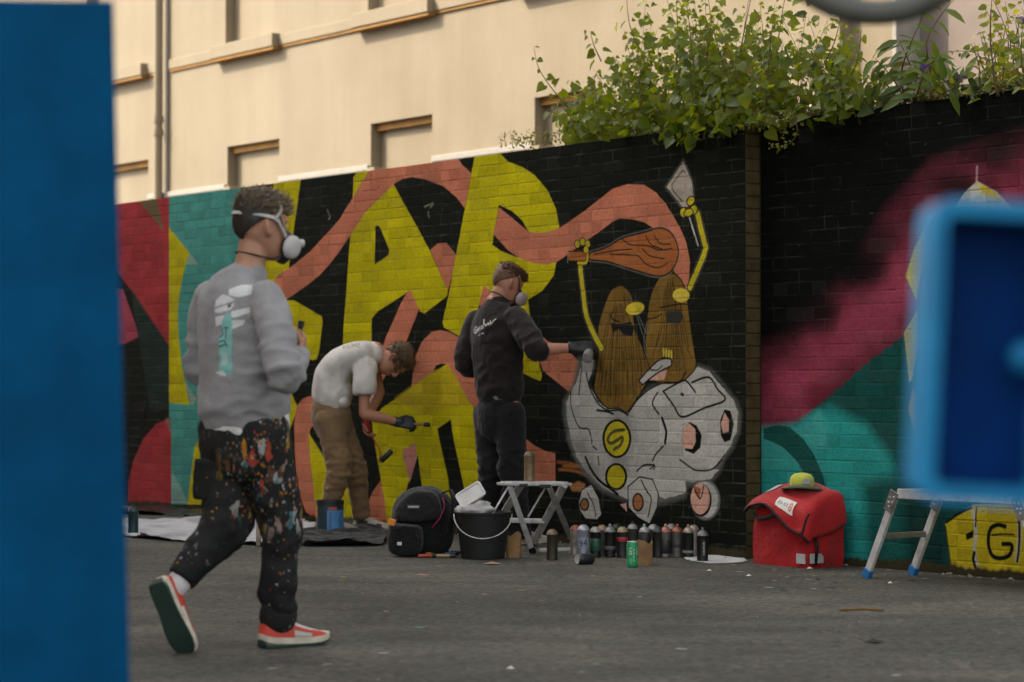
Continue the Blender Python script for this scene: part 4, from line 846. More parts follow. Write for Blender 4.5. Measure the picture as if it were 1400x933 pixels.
# markers scattered between backpack and bucket
mk = [((0.40, 0.05, 0.04), 'red'), ((0.55, 0.33, 0.03), 'yellow'), ((0.45, 0.45, 0.43), 'white'), ((0.35, 0.25, 0.12), 'tan'), ((0.05, 0.18, 0.35), 'blue'), ((0.02, 0.02, 0.02), 'black')]
for i, (cc, nm) in enumerate(mk):
    g_ = G(583 + i * 8.5, 763 - (i % 3) * 3); o_ = thing('marker_pen', 'short %s marker pen lying between backpack and bucket' % nm, 'marker', g_, 'marker pens by the bucket', random.uniform(-0.9, 0.9))
    mb = MB(); mb.tube([(-0.05, 0, 0.012), (0.03, 0, 0.012)], 0.011, 10); autosmooth(mb.build('barrel', cmat(cc, 0.0, 0.5), o_, world=False)); mb = MB(); mb.tube([(0.0305, 0, 0.012), (0.062, 0, 0.012)], 0.012, 10); autosmooth(mb.build('cap', m_blk, o_, world=False))
# folding trestle step
ts = thing('folding_trestle', 'folding aluminium trestle step with crossed legs beside the black bucket', 'step stool', G(728, 750))
tops = {'a': P(712, 663, 14.62), 'b': P(697, 665, 14.50), 'c': P(771, 664, 14.86), 'd': P(751, 667, 14.72)}
bots = {'a': G(664, 744), 'b': G(729, 757), 'c': G(727, 747), 'd': G(783, 742)}
for k in 'abcd':
    mb = MB(); a_, b_ = tops[k], bots[k]; w_ = 0.046 if k in 'ac' else 0.034; mb.bar(a_, b_ + (a_ - b_).normalized() * 0.03, w_, 0.024, (0, 1, 0), 0.004); lg = mb.build('leg', m_alu, ts)
    mb = MB(); mb.bar(b_ + (a_ - b_).normalized() * 0.05 , b_ + Vector((0, 0, 0.004)), w_ + 0.008, 0.032, (0, 1, 0), 0.004); mb.build('foot', m_blk, lg)
mb = MB(); pa, pb = P(689, 662, 14.52), P(772, 662, 14.80); up_ = Vector((0, 0, 1)); mb.bar(pa, pb, 0.15, 0.018, (0, 0, 1), 0.004); mb.build('platform', m_alu, ts)
mb = MB(); pq = (pb - pa).normalized()
for f_ in (-0.045, 0.0, 0.045): off = Vector((-pq.y, pq.x, 0)) * f_ + Vector((0, 0, 0.0125)); mb.bar(pa + off + pq * 0.02, pb + off - pq * 0.02, 0.03, 0.006, (0, 0, 1))
mb.build('tread_ribs', m_alu, ts)
mb = MB(); mb.bar(bots['a'].lerp(tops['a'], 0.42), bots['c'].lerp(tops['c'], 0.42), 0.03, 0.03, (0, 0, 1), 0.004); mb.build('crossbar', m_alu, ts)
mb = MB(); mb.tube([P(695, 666, 14.55), P(674, 702, 14.45)], 0.006, 6); mb.build('stay', m_alu, ts); mb = MB(); mb.tube([P(745, 668, 14.75), P(722, 707, 14.65)], 0.006, 6); mb.build('stay', m_alu, ts)
mb = MB(); mb.box(P(716, 664, 14.47), (0.05, 0.03, 0.02), None, 0.003); mb.build('hinge', m_blk, ts); mb = MB(); mb.box(P(745, 665, 14.60), (0.07, 0.03, 0.02), None, 0.003); mb.build('hinge', m_blk, ts)
gc = P(724, 660.2, 14.60); spray_can(Vector((gc.x, 14.64, pa.z + (pb.z - pa.z) * 0.42 + 0.0185)), (0.21, 0.15, 0.085), (0.13, 0.095, 0.05), 'tan gold spray can standing on the trestle step', None, r=0.0325, h=0.150)
mb = MB(); w0 = G(738, 755); w1 = G(784, 754); mb.bar(w0 + Vector((0, 0, 0.012)), w1 + Vector((0, 0, 0.012)), 0.03, 0.022, (0, 0, 1), 0.003); tag(mb.build('wood_batten', m_white), 'white batten lying on the ground below the trestle', 'batten')
# red delivery bag, its back towards the wall
m_red = fabric('red_nylon', (0.40, 0.008, 0.012), bump=0.35, rough=0.6, fold=0.6)
gL = G(1028, 771); sB = gL.dot(ES) - S0; oB = 0.228
def BG(x, y, z): return WP(sB + x, z, oB - y)
rb = thing('delivery_bag', 'slumped red delivery bag with black trim, its lid half open', 'bag', BG(0.23, 0.14, 0))
def grid_bag(cb, ct, n=12, m=10, sag=0.02, seed=0):
    vs = []; per = [(e, i / n) for e in range(4) for i in range(n)]; cen = sum(cb, Vector()) / 4
    for j in range(m + 1):
        f = j / m
        for (e, u) in per:
            v = cb[e].lerp(cb[(e + 1) % 4], u).lerp(ct[e].lerp(ct[(e + 1) % 4], u), f); out = (v - cen); out.z = 0; out.normalize()
            v = v + out * (0.020 * math.sin(math.pi * f) * math.sin(math.pi * u) + sag * mnoise.noise(v * 7 + Vector((seed, 0, 0)))); v.z += sag * 1.2 * f * mnoise.noise(v * 6 + Vector((0, seed, 3))); vs.append(v)
    k = 4 * n; fs = [(j * k + i, j * k + (i + 1) % k, (j + 1) * k + (i + 1) % k, (j + 1) * k + i) for j in range(m) for i in range(k)] + [tuple(range(k - 1, -1, -1)), tuple(m * k + i for i in range(k))]
    return vs, fs
vs, fs = grid_bag([BG(0.0, 0, 0), BG(0.46, 0, 0), BG(0.46, 0.27, 0), BG(0.0, 0.27, 0)], [BG(0.02, 0.01, 0.325), BG(0.47, 0.0, 0.315), BG(0.47, 0.26, 0.34), BG(0.03, 0.26, 0.38)], 16, 14, 0.022, 2)
autosmooth(mesh_obj('body', vs, fs, m_red, rb), 45)
def sheet(rows, k=6):
    g = np.array([cat_rom([tuple(q) for q in r_], False, k) for r_ in rows]); return np.array([cat_rom(g[:, j], False, k) for j in range(g.shape[1])]).transpose(1, 0, 2)
gl_ = sheet([[BG(0.0, .27, .40), BG(0.06, .27, .45), BG(.20, .27, .465), BG(.36, .27, .43), BG(.46, .27, .395), BG(.488, .27, .24)], [BG(-.01, .14, .37), BG(0.05, .14, .43), BG(.19, .14, .455), BG(.36, .14, .425), BG(.465, .14, .385), BG(.492, .14, .20)],
             [BG(-.025, -.005, .33), BG(0.04, -.01, .375), BG(.18, -.02, .385), BG(.36, -.02, .34), BG(.48, -.01, .31), BG(.492, .02, .17)], [BG(-.025, -.03, .29), BG(0.05, -.05, .335), BG(.20, -.055, .335), BG(.38, -.055, .215), BG(.47, -.05, .185), BG(.486, -.01, .15)]])
for idx_ in np.ndindex(gl_.shape[:2]): gl_[idx_][2] += 0.012 * mnoise.noise(Vector(gl_[idx_]) * 9); gl_[idx_] += np.array(EN) * 0.012 * mnoise.noise(Vector(gl_[idx_]) * 11 + Vector((3, 0, 0)))
def grid_obj(name, g, mtl, off=0.0, th=0.010):
    nr, ncl = g.shape[:2]; vs = [tuple(v) for v in g.reshape(-1, 3)]; fs = [(i * ncl + j, i * ncl + j + 1, (i + 1) * ncl + j + 1, (i + 1) * ncl + j) for i in range(nr - 1) for j in range(ncl - 1)]
    o = mesh_obj(name, vs, fs, mtl, rb, True)
    if off:
        for v in o.data.vertices: v.co += (EN * 0.7 + Vector((0, 0, 0.7))) * off
    else: sm_ = o.modifiers.new('s', 'SOLIDIFY'); sm_.thickness = th; sm_.offset = 0
    return o
grid_obj('lid', gl_, m_red)
m_trimb = mat('black_webbing', (0.006, 0.006, 0.007), 0.85)
mb = MB(); mb.tube([Vector(v) + EN * 0.004 for v in gl_[-1]], [(0.007, 0.012)] * gl_.shape[1], 8); mb.tube([Vector(v) + EN * 0.006 for v in gl_[12:, 24]], 0.007, 6); mb.tube([Vector(v) + EN * 0.004 for v in gl_[12:, 0]], 0.010, 6); mb.build('edge_trim', m_trimb, rb, True)
mb = MB(); mb.tube([BG(0.03, -0.01, 0.285), BG(0.10, -0.05, 0.262), BG(0.18, -0.06, 0.27), BG(0.25, -0.05, 0.295)], [(0.012, 0.007)] * 4, 8); mb.build('handle', m_trimb, rb, True)
mb = MB(); mb.tube([BG(0.476, 0.04, 0.18), BG(0.492, 0.04, 0.12), BG(0.478, 0.04, 0.02)], [(0.012, 0.006)] * 3, 8, ref=tuple(EN)); mb.build('strap', m_trimb, rb, True)
c_ = sq(160, 60, (0.62, 0.60, 0.57))
stroke_text(c_, [[(14, 20), (20, 40), (26, 20), (32, 40)], [(40, 20), (40, 40), (52, 30), (40, 24)], [(62, 20), (68, 40), (76, 20), (84, 40)], [(92, 40), (92, 20)], [(92, 30), (102, 40)], [(92, 30), (102, 20)]], (0.06, 0.05, 0.05), 3.5)
c_.ell(128, 30, 18, 20, (0.50, 0.10, 0.06)); c_.ell(128, 30, 10, 12, (0.62, 0.42, 0.36)); c_.ell(128, 30, 5, 6, (0.5, 0.10, 0.06))
sub_ = gl_[11:15, 14:20]; o = grid_obj('label', sub_, print_mat('redlabel', c_.image('prl')), 0.012); ul = o.data.uv_layers.new(name='UVMap'); nr, ncl = sub_.shape[:2]
for lp in o.data.loops: i_ = lp.vertex_index; ul.data[lp.index].uv = ((i_ % ncl) / (ncl - 1), 1 - (i_ // ncl) / (nr - 1))
grid_obj('white_patch', gl_[6:10, 6:10], m_paper, 0.012)
mb = MB(); Mw = Matrix((ES, -EN, Vector((0, 0, 1)))).transposed(); mb.box(BG(0.478, 0.05, 0.055), (0.008, 0.10, 0.055), Mw, 0.002); mb.build('care_patch', m_paper, rb); mb = MB(); mb.box(BG(0.415, -0.012, 0.052), (0.07, 0.008, 0.055), Mw, 0.002); mb.build('care_patch', m_paper, rb)
# cap resting on it
m_cap = fabric('cap_yellow', (0.50, 0.52, 0.07), bump=0.3); m_brim = fabric('cap_brim', (0.10, 0.12, 0.07), bump=0.3)
cp_ = thing('cap', 'yellow green cap with a grey brim lying on the red bag', 'cap', BG(0.285, 0.12, 0.448), None, 0.4)
mb = MB()
mb.lathe([(0.068, -0.010), (0.070, 0.012), (0.066, 0.040), (0.050, 0.058), (0.022, 0.066), (0.0, 0.067)], (0, 0, 0.012), 24); autosmooth(mb.build('crown', m_cap, cp_, world=False), 60)
bvs = []; n = 26
for k, (rr_, zz) in enumerate(((0.073, 0.006), (0.100, 0.001), (0.118, -0.010))):
    for i in range(n): a = 2 * math.pi * i / n; bvs.append((rr_ * math.cos(a), rr_ * math.sin(a), zz + 0.006 * math.sin(2 * a)))
o = mesh_obj('brim', bvs, [(k * n + i, k * n + (i + 1) % n, (k + 1) * n + (i + 1) % n, (k + 1) * n + i) for k in range(2) for i in range(n)], m_brim, cp_, True, False); o.modifiers.new('s', 'SOLIDIFY').thickness = 0.004
mb = MB(); mb.box((-0.012, -0.0735, 0.032), (0.05, 0.006, 0.032), None, 0.002); mb.build('badge', m_paper, cp_, world=False)
# aluminium work platform, parallel to the wall
of_, ob_ = 0.456, 0.113; Mw = Matrix((ES, -EN, Vector((0, 0, 1)))).transposed()
s_foot = G(1184, 791).dot(ES) - S0; s_top, hz = Wl(1225, 675, -of_); s_r = Wl(1392, 690, -of_)[0]; spl = s_top - s_foot
wp_ = thing('work_platform', 'low aluminium work platform on hinged legs with blue feet', 'platform', WP((s_top + s_r) / 2, 0, (of_ + ob_) / 2))
for o_ in (of_, ob_):
    for (st_0, sf_0) in ((s_top, s_foot), (s_r, s_r + spl)):
        a_, b_ = WP(st_0, hz, o_), WP(sf_0, 0, o_); d = (a_ - b_).normalized()
        mb = MB(); mb.bar(a_, b_ + d * 0.035, 0.042, 0.024, tuple(EN), 0.004); lg = mb.build('leg', m_alu, wp_)
        mb = MB(); mb.bar(b_ + d * 0.055, b_ + Vector((0, 0, 0.003)), 0.050, 0.034, tuple(EN), 0.005); mb.build('foot', m_feet, lg)
        mb = MB(); mb.bar(a_ + d * 0.014 + EN * 0.017, a_ - d * 0.105 + EN * 0.017, 0.060, 0.006, tuple(EN), 0.002); mb.build('hinge_plate', m_alud, lg)
        mb = MB(); Mr = orient(Vector((0, 0, 1)), EN)
        for q_ in ((0.02, 0.014), (0.02, -0.014), (0.075, 0.0), (0.05, 0.014), (0.05, -0.01)): mb.lathe([(0.006, 0), (0.005, 0.004), (0, 0.005)], a_ - d * q_[0] + ES * q_[1] + EN * 0.0205, 8, Mr)
        mb.build('rivets', m_alu, lg)
for st_0, sf_0 in ((s_top, s_foot), (s_r, s_r + spl)):
    mb = MB(); m0 = (s_top * 0 + st_0 * 0.5 + sf_0 * 0.5); mb.bar(WP(m0, hz * 0.5, of_ - 0.015), WP(m0, hz * 0.5, ob_ + 0.015), 0.022, 0.030, (0, 0, 1), 0.003); mb.build('crossbar', m_alud, wp_)
for o_ in (of_, ob_): mb = MB(); mb.bar(WP(s_top + 0.02, hz, o_), WP(s_r - 0.02, hz, o_), 0.028, 0.052, (0, 0, 1), 0.004); mb.build('side_rail', m_alu, wp_)
for k in range(5): mb = MB(); oo = ob_ + 0.045 + k * (of_ - ob_ - 0.09) / 4; mb.bar(WP(s_top + 0.022, hz + 0.016, oo), WP(s_r - 0.022, hz + 0.016, oo), (of_ - ob_ - 0.09) / 4 - 0.005, 0.018, (0, 0, 1), 0.003); mb.build('plank', m_alu, wp_)
# litter
m_twig = mat('twig_wood', (0.16, 0.09, 0.03), 0.8)
mb = MB(); mb.tube([G(1148, 836) + Vector((0, 0, 0.006)), G(1180, 835) + Vector((0, 0, 0.009)), G(1208, 836.5) + Vector((0, 0, 0.006))], 0.006, 7); tag(mb.build('twig', m_twig, None, True), 'thin ochre stick lying on the open asphalt', 'stick')
mb = MB(); g_ = G(1195, 879); mb.add([g_ + Vector((-0.04, 0, 0.004)), g_ + Vector((0, -0.05, 0.010)), g_ + Vector((0.045, 0.01, 0.004)), g_ + Vector((0, 0.04, 0.014))], [(0, 1, 2), (0, 2, 3)]); tag(mb.build('dead_leaf', mat('dead_leaf', (0.02, 0.015, 0.01), 0.9)), 'dark curled dead leaf lying on the asphalt', 'leaf')
mb = MB(); g_ = G(672, 772); mb.add([g_ + Vector((-0.05, 0, 0.004)), g_ + Vector((-0.01, -0.06, 0.008)), g_ + Vector((0.06, 0.0, 0.004)), g_ + Vector((0.0, 0.06, 0.014))], [(0, 1, 2), (0, 2, 3)]); tag(mb.build('paper_scrap', mat('pink_scrap', (0.30, 0.19, 0.15), 0.9)), 'pinkish scrap of paper lying in front of the bucket', 'paper')
r = random.Random(4); V = []; Fc = []
for i in range(420):
    if i < 170: s_ = r.uniform(-1, sE + 3); p_ = WP(s_, 0, r.uniform(0.005, 0.12) if s_ < sE else -SB + r.uniform(0.005, 0.14)); sz = r.uniform(0.004, 0.016)
    else: p_ = Vector((r.uniform(-2.2, 3.0), r.uniform(8.2, 15.5), 0)); sz = r.uniform(0.002, 0.0065)
    if p_.y < 7: continue
    bse = len(V); h_ = [r.uniform(0.6, 1.3) * sz for _ in range(6)]
    V += [(p_.x - h_[0], p_.y, h_[4] * 0.3), (p_.x, p_.y - h_[1], h_[4] * 0.2), (p_.x + h_[2], p_.y, h_[4] * 0.3), (p_.x, p_.y + h_[3], h_[4] * 0.3), (p_.x, p_.y, h_[4]), (p_.x, p_.y, -0.002)]
    Fc += [tuple(bse + k for k in f) for f in ((0, 1, 4), (1, 2, 4), (2, 3, 4), (3, 0, 4), (1, 0, 5), (2, 1, 5), (3, 2, 5), (0, 3, 5))]
tag(mesh_obj('grit', V, Fc, mat('grit', (0.20, 0.18, 0.15), 0.9, var=0.5, vscale=8)), 'loose grit and pebbles strewn over the asphalt and along the wall', 'grit', kind='stuff')
m_lw = mat('white_litter', (0.60, 0.58, 0.55), 0.9)
for i, (x, y) in enumerate([(1107, 778), (1217, 798), (1024, 788), (698, 915), (970, 781)]):
    g_ = G(x, y); mb = MB(); k = r.uniform(0.012, 0.022)
    mb.add([g_ + Vector((-k, 0, 0.002)), g_ + Vector((0, -k, 0.003)), g_ + Vector((k, 0.2 * k, 0.002)), g_ + Vector((0, k, 0.004)), g_ + Vector((0, 0, 0.012))], [(0, 1, 4), (1, 2, 4), (2, 3, 4), (3, 0, 4)]); tag(mb.build('litter_scrap', m_lw), 'tiny white scrap of litter ' + ('before the red bag', 'before the blue footed platform', 'between red bag and paper sheet', 'alone on the open asphalt', 'just before the paper sheet')[i], 'litter', 'white litter scraps')

# dried paint drips on the asphalt in front of the wall
V = []; Fc = []; mi = []; r = random.Random(9)
dmats = [mat('drip_%d' % i, c, 0.6, var=0.1) for i, c in enumerate([(0.30, 0.30, 0.29), (0.30, 0.26, 0.02), (0.36, 0.14, 0.09), (0.03, 0.16, 0.14), (0.015, 0.015, 0.015)])]
for i in range(230):
    s_ = r.uniform(0.5, sE + 1.8); p_ = WP(s_, 0.0021, abs(r.gauss(0, 1)) * 0.9 + 0.15)
    if i % 5 == 0: p_ = Vector((r.uniform(-1.6, 2.4), r.uniform(8.4, 13.5), 0.0021))
    sz = r.uniform(0.004, 0.018) * (2.0 if r.random() < 0.06 else 1); n = 9; bse = len(V); ph = r.uniform(0, 6)
    V += [(p_.x + sz * (1 + 0.35 * math.sin(3 * a + ph) + r.uniform(-0.15, 0.15)) * math.cos(a) * 1.3, p_.y + sz * (1 + 0.35 * math.sin(2 * a + ph)) * math.sin(a) * 1.3, 0.0021) for a in (2 * math.pi * k / n for k in range(n))]; Fc.append(tuple(range(bse, bse + n))); mi.append(r.choice((0, 0, 1, 2, 3, 4, 4)))
o = mesh_obj('paint_drips', V, Fc, dmats); o.data.polygons.foreach_set('material_index', mi); tag(o, 'dried specks of paint dripped over the asphalt', 'paint drips', kind='stuff')
# ================================================================== PLANTS
def leaf_mat(name, c1, c2, tr=0.45):
    m, t, b = new_mat(name); oi = N(t, 'ShaderNodeObjectInfo')
    f = mth(t, 'FRACT', mth(t, 'ADD', oi.outputs['Random'], nz(t, 7, 3, 0.6)))
    c = ramp(t, f, [(0.05, c1), (0.93, c2), (0.985, (0.20, 0.13, 0.03))])
    t.links.new(c, b.inputs['Base Color']); b.inputs['Roughness'].default_value = 0.45; b.inputs['Specular IOR Level'].default_value = 0.4
    trn = N(t, 'ShaderNodeBsdfTranslucent'); hc = mixc(t, 1.0, c, (1.7, 1.5, 0.6), 'MULTIPLY'); t.links.new(hc, trn.inputs[0])
    mx = N(t, 'ShaderNodeMixShader'); mx.inputs[0].default_value = tr; t.links.new(b.outputs[0], mx.inputs[1]); t.links.new(trn.outputs[0], mx.inputs[2])
    t.links.new(mx.outputs[0], t.nodes['Material Output'].inputs[0]); return m
m_ivy = leaf_mat('ivy_leaf', (0.034, 0.078, 0.005), (0.165, 0.205, 0.012), 0.55)
m_bud = leaf_mat('buddleia_leaf', (0.05, 0.095, 0.014), (0.14, 0.20, 0.03))
m_lime = leaf_mat('lime_leaf', (0.10, 0.15, 0.012), (0.24, 0.26, 0.03))
m_moss = leaf_mat('moss', (0.06, 0.075, 0.010), (0.22, 0.20, 0.025), 0.2)
m_stem = mat('vine_stem', (0.10, 0.065, 0.030), 0.8); m_flow = mat('buddleia_flower', (0.16, 0.09, 0.30), 0.8)
def leaf_geo(kind):
    if kind == 'heart':
        o = [(0, 0), (0.30, -0.12), (0.50, 0.10), (0.46, 0.38), (0.24, 0.70), (0, 1.0), (-0.24, 0.70), (-0.46, 0.38), (-0.50, 0.10), (-0.30, -0.12)]; mid = [(0, 0), (0, 0.35), (0, 0.68), (0, 1.0)]; k = 0.16
    elif kind == 'lance':
        o = [(0, 0), (0.10, 0.12), (0.16, 0.35), (0.13, 0.65), (0, 1.0), (-0.13, 0.65), (-0.16, 0.35), (-0.10, 0.12)]; k = 0.28
    else:
        o = [(0, 0), (0.28, 0.15), (0.36, 0.45), (0.22, 0.8), (0, 1.0), (-0.22, 0.8), (-0.36, 0.45), (-0.28, 0.15)]; k = 0.15
    vs = [(x, y, abs(x) * 0.35 - k * y * y) for x, y in o] + [(0, 0.33, -k * 0.1), (0, 0.66, -k * 0.43)]
    n = len(o); a, b_ = n, n + 1; h = n // 2
    fs = []
    for i in range(n):
        j = (i + 1) % n; ym = (o[i][1] + o[j][1]) / 2
        fs.append((i, j, a if ym < 0.5 else b_))
    # close the seam between the two midrib points
    side = [i for i in range(n)]
    for i in range(n):
        j = (i + 1) % n; y0_, y1_ = (o[i][1] + o[j][1]) / 2, (o[j][1] + o[(j + 1) % n][1]) / 2
        if (y0_ < 0.5) != (y1_ < 0.5): fs.append((j, b_, a) if y0_ < 0.5 else (j, a, b_))
    return [Vector(v) for v in vs], fs
LG = {k: leaf_geo(k) for k in ('heart', 'lance', 'oval')}
def plant(name, label, cat, base, leaves, stems, mtl, kind, maxparts, shots=None):
    """leaves: (pos, axis, normal, size)"""
    root = thing(name, label, cat, base); vs0, fs0 = LG[kind]
    me = bpy.data.meshes.new('leaf'); me.from_pydata([tuple(v) for v in vs0], [], fs0); me.materials.append(mtl); me.polygons.foreach_set('use_smooth', [True] * len(fs0)); me.update()
    leaves = sorted(leaves, key=lambda l: (-l[3] / (l[0] - cam.location).length)); V = []; Fc = []
    for i, (p, ax, nr, sz) in enumerate(leaves):
        R = orient(ax, nr)
        if i < maxparts:
            o = link(bpy.data.objects.new('leaf', me)); o.matrix_basis = Matrix.Translation(p) @ R.to_4x4() @ Matrix.Scale(sz, 4); setpar(o, root)
        else:
            b_ = len(V); V += [tuple(R @ (v * sz) + p) for v in vs0]; Fc += [tuple(k + b_ for k in f) for f in fs0]
    if V: o = mesh_obj('foliage', V, Fc, mtl, root, True); o['kind'] = 'stuff'
    for pts, r0 in stems:
        mb = MB(); n = len(pts); mb.tube(pts, [r0 * (1 - 0.7 * i / max(1, n - 1)) for i in range(n)], 5); mb.build('stem', m_stem, root, True)
    return root
R4 = random.Random(42)
def rv(a=1.0): return Vector((R4.uniform(-a, a), R4.uniform(-a, a), R4.uniform(-a, a)))
def bez(pts, n=10):
    q = cat_rom([tuple(p) for p in pts], closed=False, k=max(2, n // (len(pts) - 1))); return [Vector(p) for p in q]
TOCAM = (-Vector((0, 1, 0))).normalized()
leaves = []; stems = []
def along(path, step, sz, spread=1.0, tip=0.4, droop=0.5):
    tot = 0; last = path[0]
    L = sum((path[i + 1] - path[i]).length for i in range(len(path) - 1)); acc = 0; side = 1
    for i in range(len(path) - 1):
        seg = path[i + 1] - path[i]; n = max(1, int(seg.length / step))
        for k in range(n):
            p = path[i] + seg * (k + R4.random()) / n; acc = (p - path[0]).length / max(L, 1e-3); side = -side
            s_ = sz * R4.uniform(0.5, 1.3) * (1 - (1 - tip) * acc); lat = seg.normalized().cross(Vector((0, 1, 0)) + rv(0.5)).normalized() * side
            st = p + lat * s_ * 0.45 * spread + rv(0.015)
            leaves.append((st, lat * 0.8 + Vector((0, 0, -droop * R4.uniform(0.2, 1.6))) + rv(0.35), Vector((-0.45, -0.55, 0.5)) + rv(0.65), s_))
def wpos(px, py, back): s_, z_ = Wl(px, py, back); return WP(s_, z_, -back)
# named shoots seen against the building
for pts, bk in (([(776, 146), (752, 118), (736, 92), (730, 66)], 0.1), ([(822, 84), (812, 62), (807, 44)], 0.2), ([(893, 90), (872, 62), (860, 30), (856, -14)], 0.1), ([(778, 168), (760, 156), (748, 150)], 0.05), ([(925, 90), (926, 40), (924, -20)], 0.2), ([(990, 90), (975, 40), (965, -25)], 0.3), ([(1060, 90), (1066, 40), (1075, -15)], 0.2), ([(1120, 100), (1140, 60), (1150, 20)], 0.1), ([(1150, 120), (1170, 90), (1178, 40)], 0.1), ([(1010, 80), (1020, 30), (1030, -20)], 0.2), ([(950, 110), (945, 60), (940, 10)], 0.0)):
    path = bez([wpos(x, y, bk) for x, y in pts]); stems.append((path, 0.005)); along(path, 0.040, 0.080, 1.0, 0.45)
def hgt_(px): return float(np.interp(px, [740, 780, 820, 850, 890, 1100, 1140, 1190], [22, 70, 95, 150, 205, 205, 150, 60]))
clus = [(R4.uniform(752, 1168), R4.uniform(0.55, 1.08)) for _ in range(24)]
for i in range(200):
    cl_ = clus[i % 24]; px = min(1174, max(744, cl_[0] + R4.gauss(0, 15))); h = hgt_(px) * cl_[1] * R4.uniform(0.4, 1.0); bk = R4.uniform(0.02, 0.75); y0 = float(np.interp(px, [740, 1000, 1180], [194, 176, 150])); lean = R4.uniform(-55, 40)
    path = bez([wpos(px, y0 + 10, bk), wpos(px + lean * 0.4, y0 - h * 0.5, bk + R4.uniform(-0.1, 0.1)), wpos(px + lean, y0 - h, bk + R4.uniform(-0.15, 0.1))]); stems.append((path, 0.0035)); along(path, 0.030, 0.072)
for i in range(950):                                          # dense lower body, spilling a little over the wall face
    px = R4.uniform(770, 1165); y0 = float(np.interp(px, [740, 1000, 1180], [196, 178, 150])); h = hgt_(px) * 0.62; py = y0 - h * abs(R4.gauss(0, 0.62)); bk = R4.uniform(-0.10, 0.7)
    leaves.append((wpos(px, py, bk), Vector((R4.uniform(-1, 1), R4.uniform(-0.8, 0.2), R4.uniform(-0.9, 0.3))), Vector((-0.3, -0.6, 0.55)) + rv(0.5), R4.uniform(0.035, 0.078)))
for i in range(150):
    px = R4.gauss(925, 60); py = R4.uniform(140, 192) - abs(px - 925) * 0.10 - 8 * mnoise.noise(Vector((px * 0.06, 3, 0))); leaves.append((wpos(px, py, R4.uniform(-0.15, 0.02)), Vector((R4.uniform(-1, 1), R4.uniform(-0.6, 0.3), R4.uniform(-1.2, 0.1))), Vector((-0.2, -0.6, 0.5)) + rv(0.8), R4.uniform(0.03, 0.085)))
plant('ivy_bush', 'big leafy ivy climbing over the wall top against the cream building', 'ivy', WP(Wl(950, 190)[0], 2.5, -0.3), leaves, stems, m_ivy, 'heart', 300)
# trailing strands with small yellow green leaves over the corner of the walls
leaves = []; stems = []
for pts, bk in (([(994, 160), (1012, 170), (1030, 172), (1050, 168), (1070, 163), (1086, 160), (1100, 150)], -0.06), ([(1032, 155), (1050, 160), (1070, 160), (1085, 157)], -0.05), ([(1086, 160), (1090, 180), (1080, 196), (1062, 202), (1050, 194)], -0.02), ([(1074, 160), (1074, 178), (1066, 190)], 0.0)):
    path = bez([wpos(x, y, bk) for x, y in pts], 18); stems.append((path, 0.004)); along(path, 0.012, 0.024, 0.6, 0.8, 0.1)
plant('trailing_vine', 'thin looping vine strands with tiny yellow green leaves at the wall corner', 'vine', wpos(1040, 165, -0.03), leaves, stems, m_lime, 'oval', 120)
# low weeds at the left end of the ivy
leaves = []; stems = []
for i in range(16):
    px = 688 + i * 5.2 + R4.uniform(-2, 2); y0 = float(np.interp(px, [680, 780], [199, 191])); h = R4.uniform(6, 20)
    path = bez([wpos(px, y0 + 3, 0.04), wpos(px + R4.uniform(-3, 3), y0 - h * 0.6, 0.04), wpos(px + R4.uniform(-6, 6), y0 - h, 0.03)]); stems.append((path, 0.0025)); along(path, 0.016, 0.022, 0.8, 0.7)
plant('wall_weeds', 'low straggling weeds rooted in the wall top left of the ivy', 'weeds', wpos(725, 196, 0.04), leaves, stems, m_lime, 'oval', 60)
# buddleia
leaves = []; stems = []; flowers = []
for pts in ([(1238, 142), (1232, 100), (1245, 60), (1262, 20), (1270, -15)], [(1240, 140), (1222, 110), (1206, 90), (1196, 80)], [(1250, 140), (1262, 105), (1275, 85), (1282, 78)], [(1262, 138), (1285, 115), (1306, 108), (1328, 104)], [(1236, 140), (1210, 120), (1180, 112)], [(1270, 136), (1272, 100), (1266, 60), (1280, 30), (1300, 4)], [(1228, 142), (1214, 118), (1200, 104), (1190, 100)], [(1256, 138), (1248, 100), (1236, 70), (1226, 50)], [(1280, 134), (1300, 122), (1316, 116), (1330, 120)], [(1246, 140), (1252, 112), (1258, 96), (1270, 88)]):
    path = bez([wpos(x, y, R4.uniform(0.05, 0.25)) for x, y in pts]); stems.append((path, 0.006)); n = len(path)
    for i in range(1, n, 1):
        d = (path[i] - path[i - 1]).normalized()
        for sd_ in (-1, 1):
            if R4.random() < 0.8:
                lat = d.cross(Vector((0, 1, 0))).normalized() * sd_; leaves.append((path[i] + rv(0.012), lat + d * R4.uniform(0.1, 0.8) + Vector((0, R4.uniform(-0.7, 0.3), -0.35)), Vector((-0.3, -0.6, 0.6)) + rv(0.4), R4.uniform(0.08, 0.15)))
    flowers.append(path[-1])
bd = plant('buddleia_bush', 'buddleia bush with long pointed leaves and purple flower spikes on the wall', 'bush', wpos(1245, 140, 0.15), leaves, stems, m_bud, 'lance', 200)
for a_, e_ in (((1304, 108), (1334, 103)), ((1256, 94), (1270, 90)), ((1394, 28), (1412, 30))):
    mb = MB(); p0, p1 = wpos(*a_, 0.1), wpos(*e_, 0.1)
    for i in range(46):
        f = i / 46; c_0 = p0.lerp(p1, f) + rv(0.016 * (1 - f) + 0.004); k = R4.uniform(0.004, 0.008); mb.add([c_0 + Vector((-k, 0, 0)), c_0 + Vector((0, -k, k)), c_0 + Vector((k, 0, 0)), c_0 + Vector((0, 0, -k))], [(0, 1, 2), (0, 2, 3), (0, 3, 1), (1, 3, 2)])
    mb.build('flower_spike', m_flow, bd)
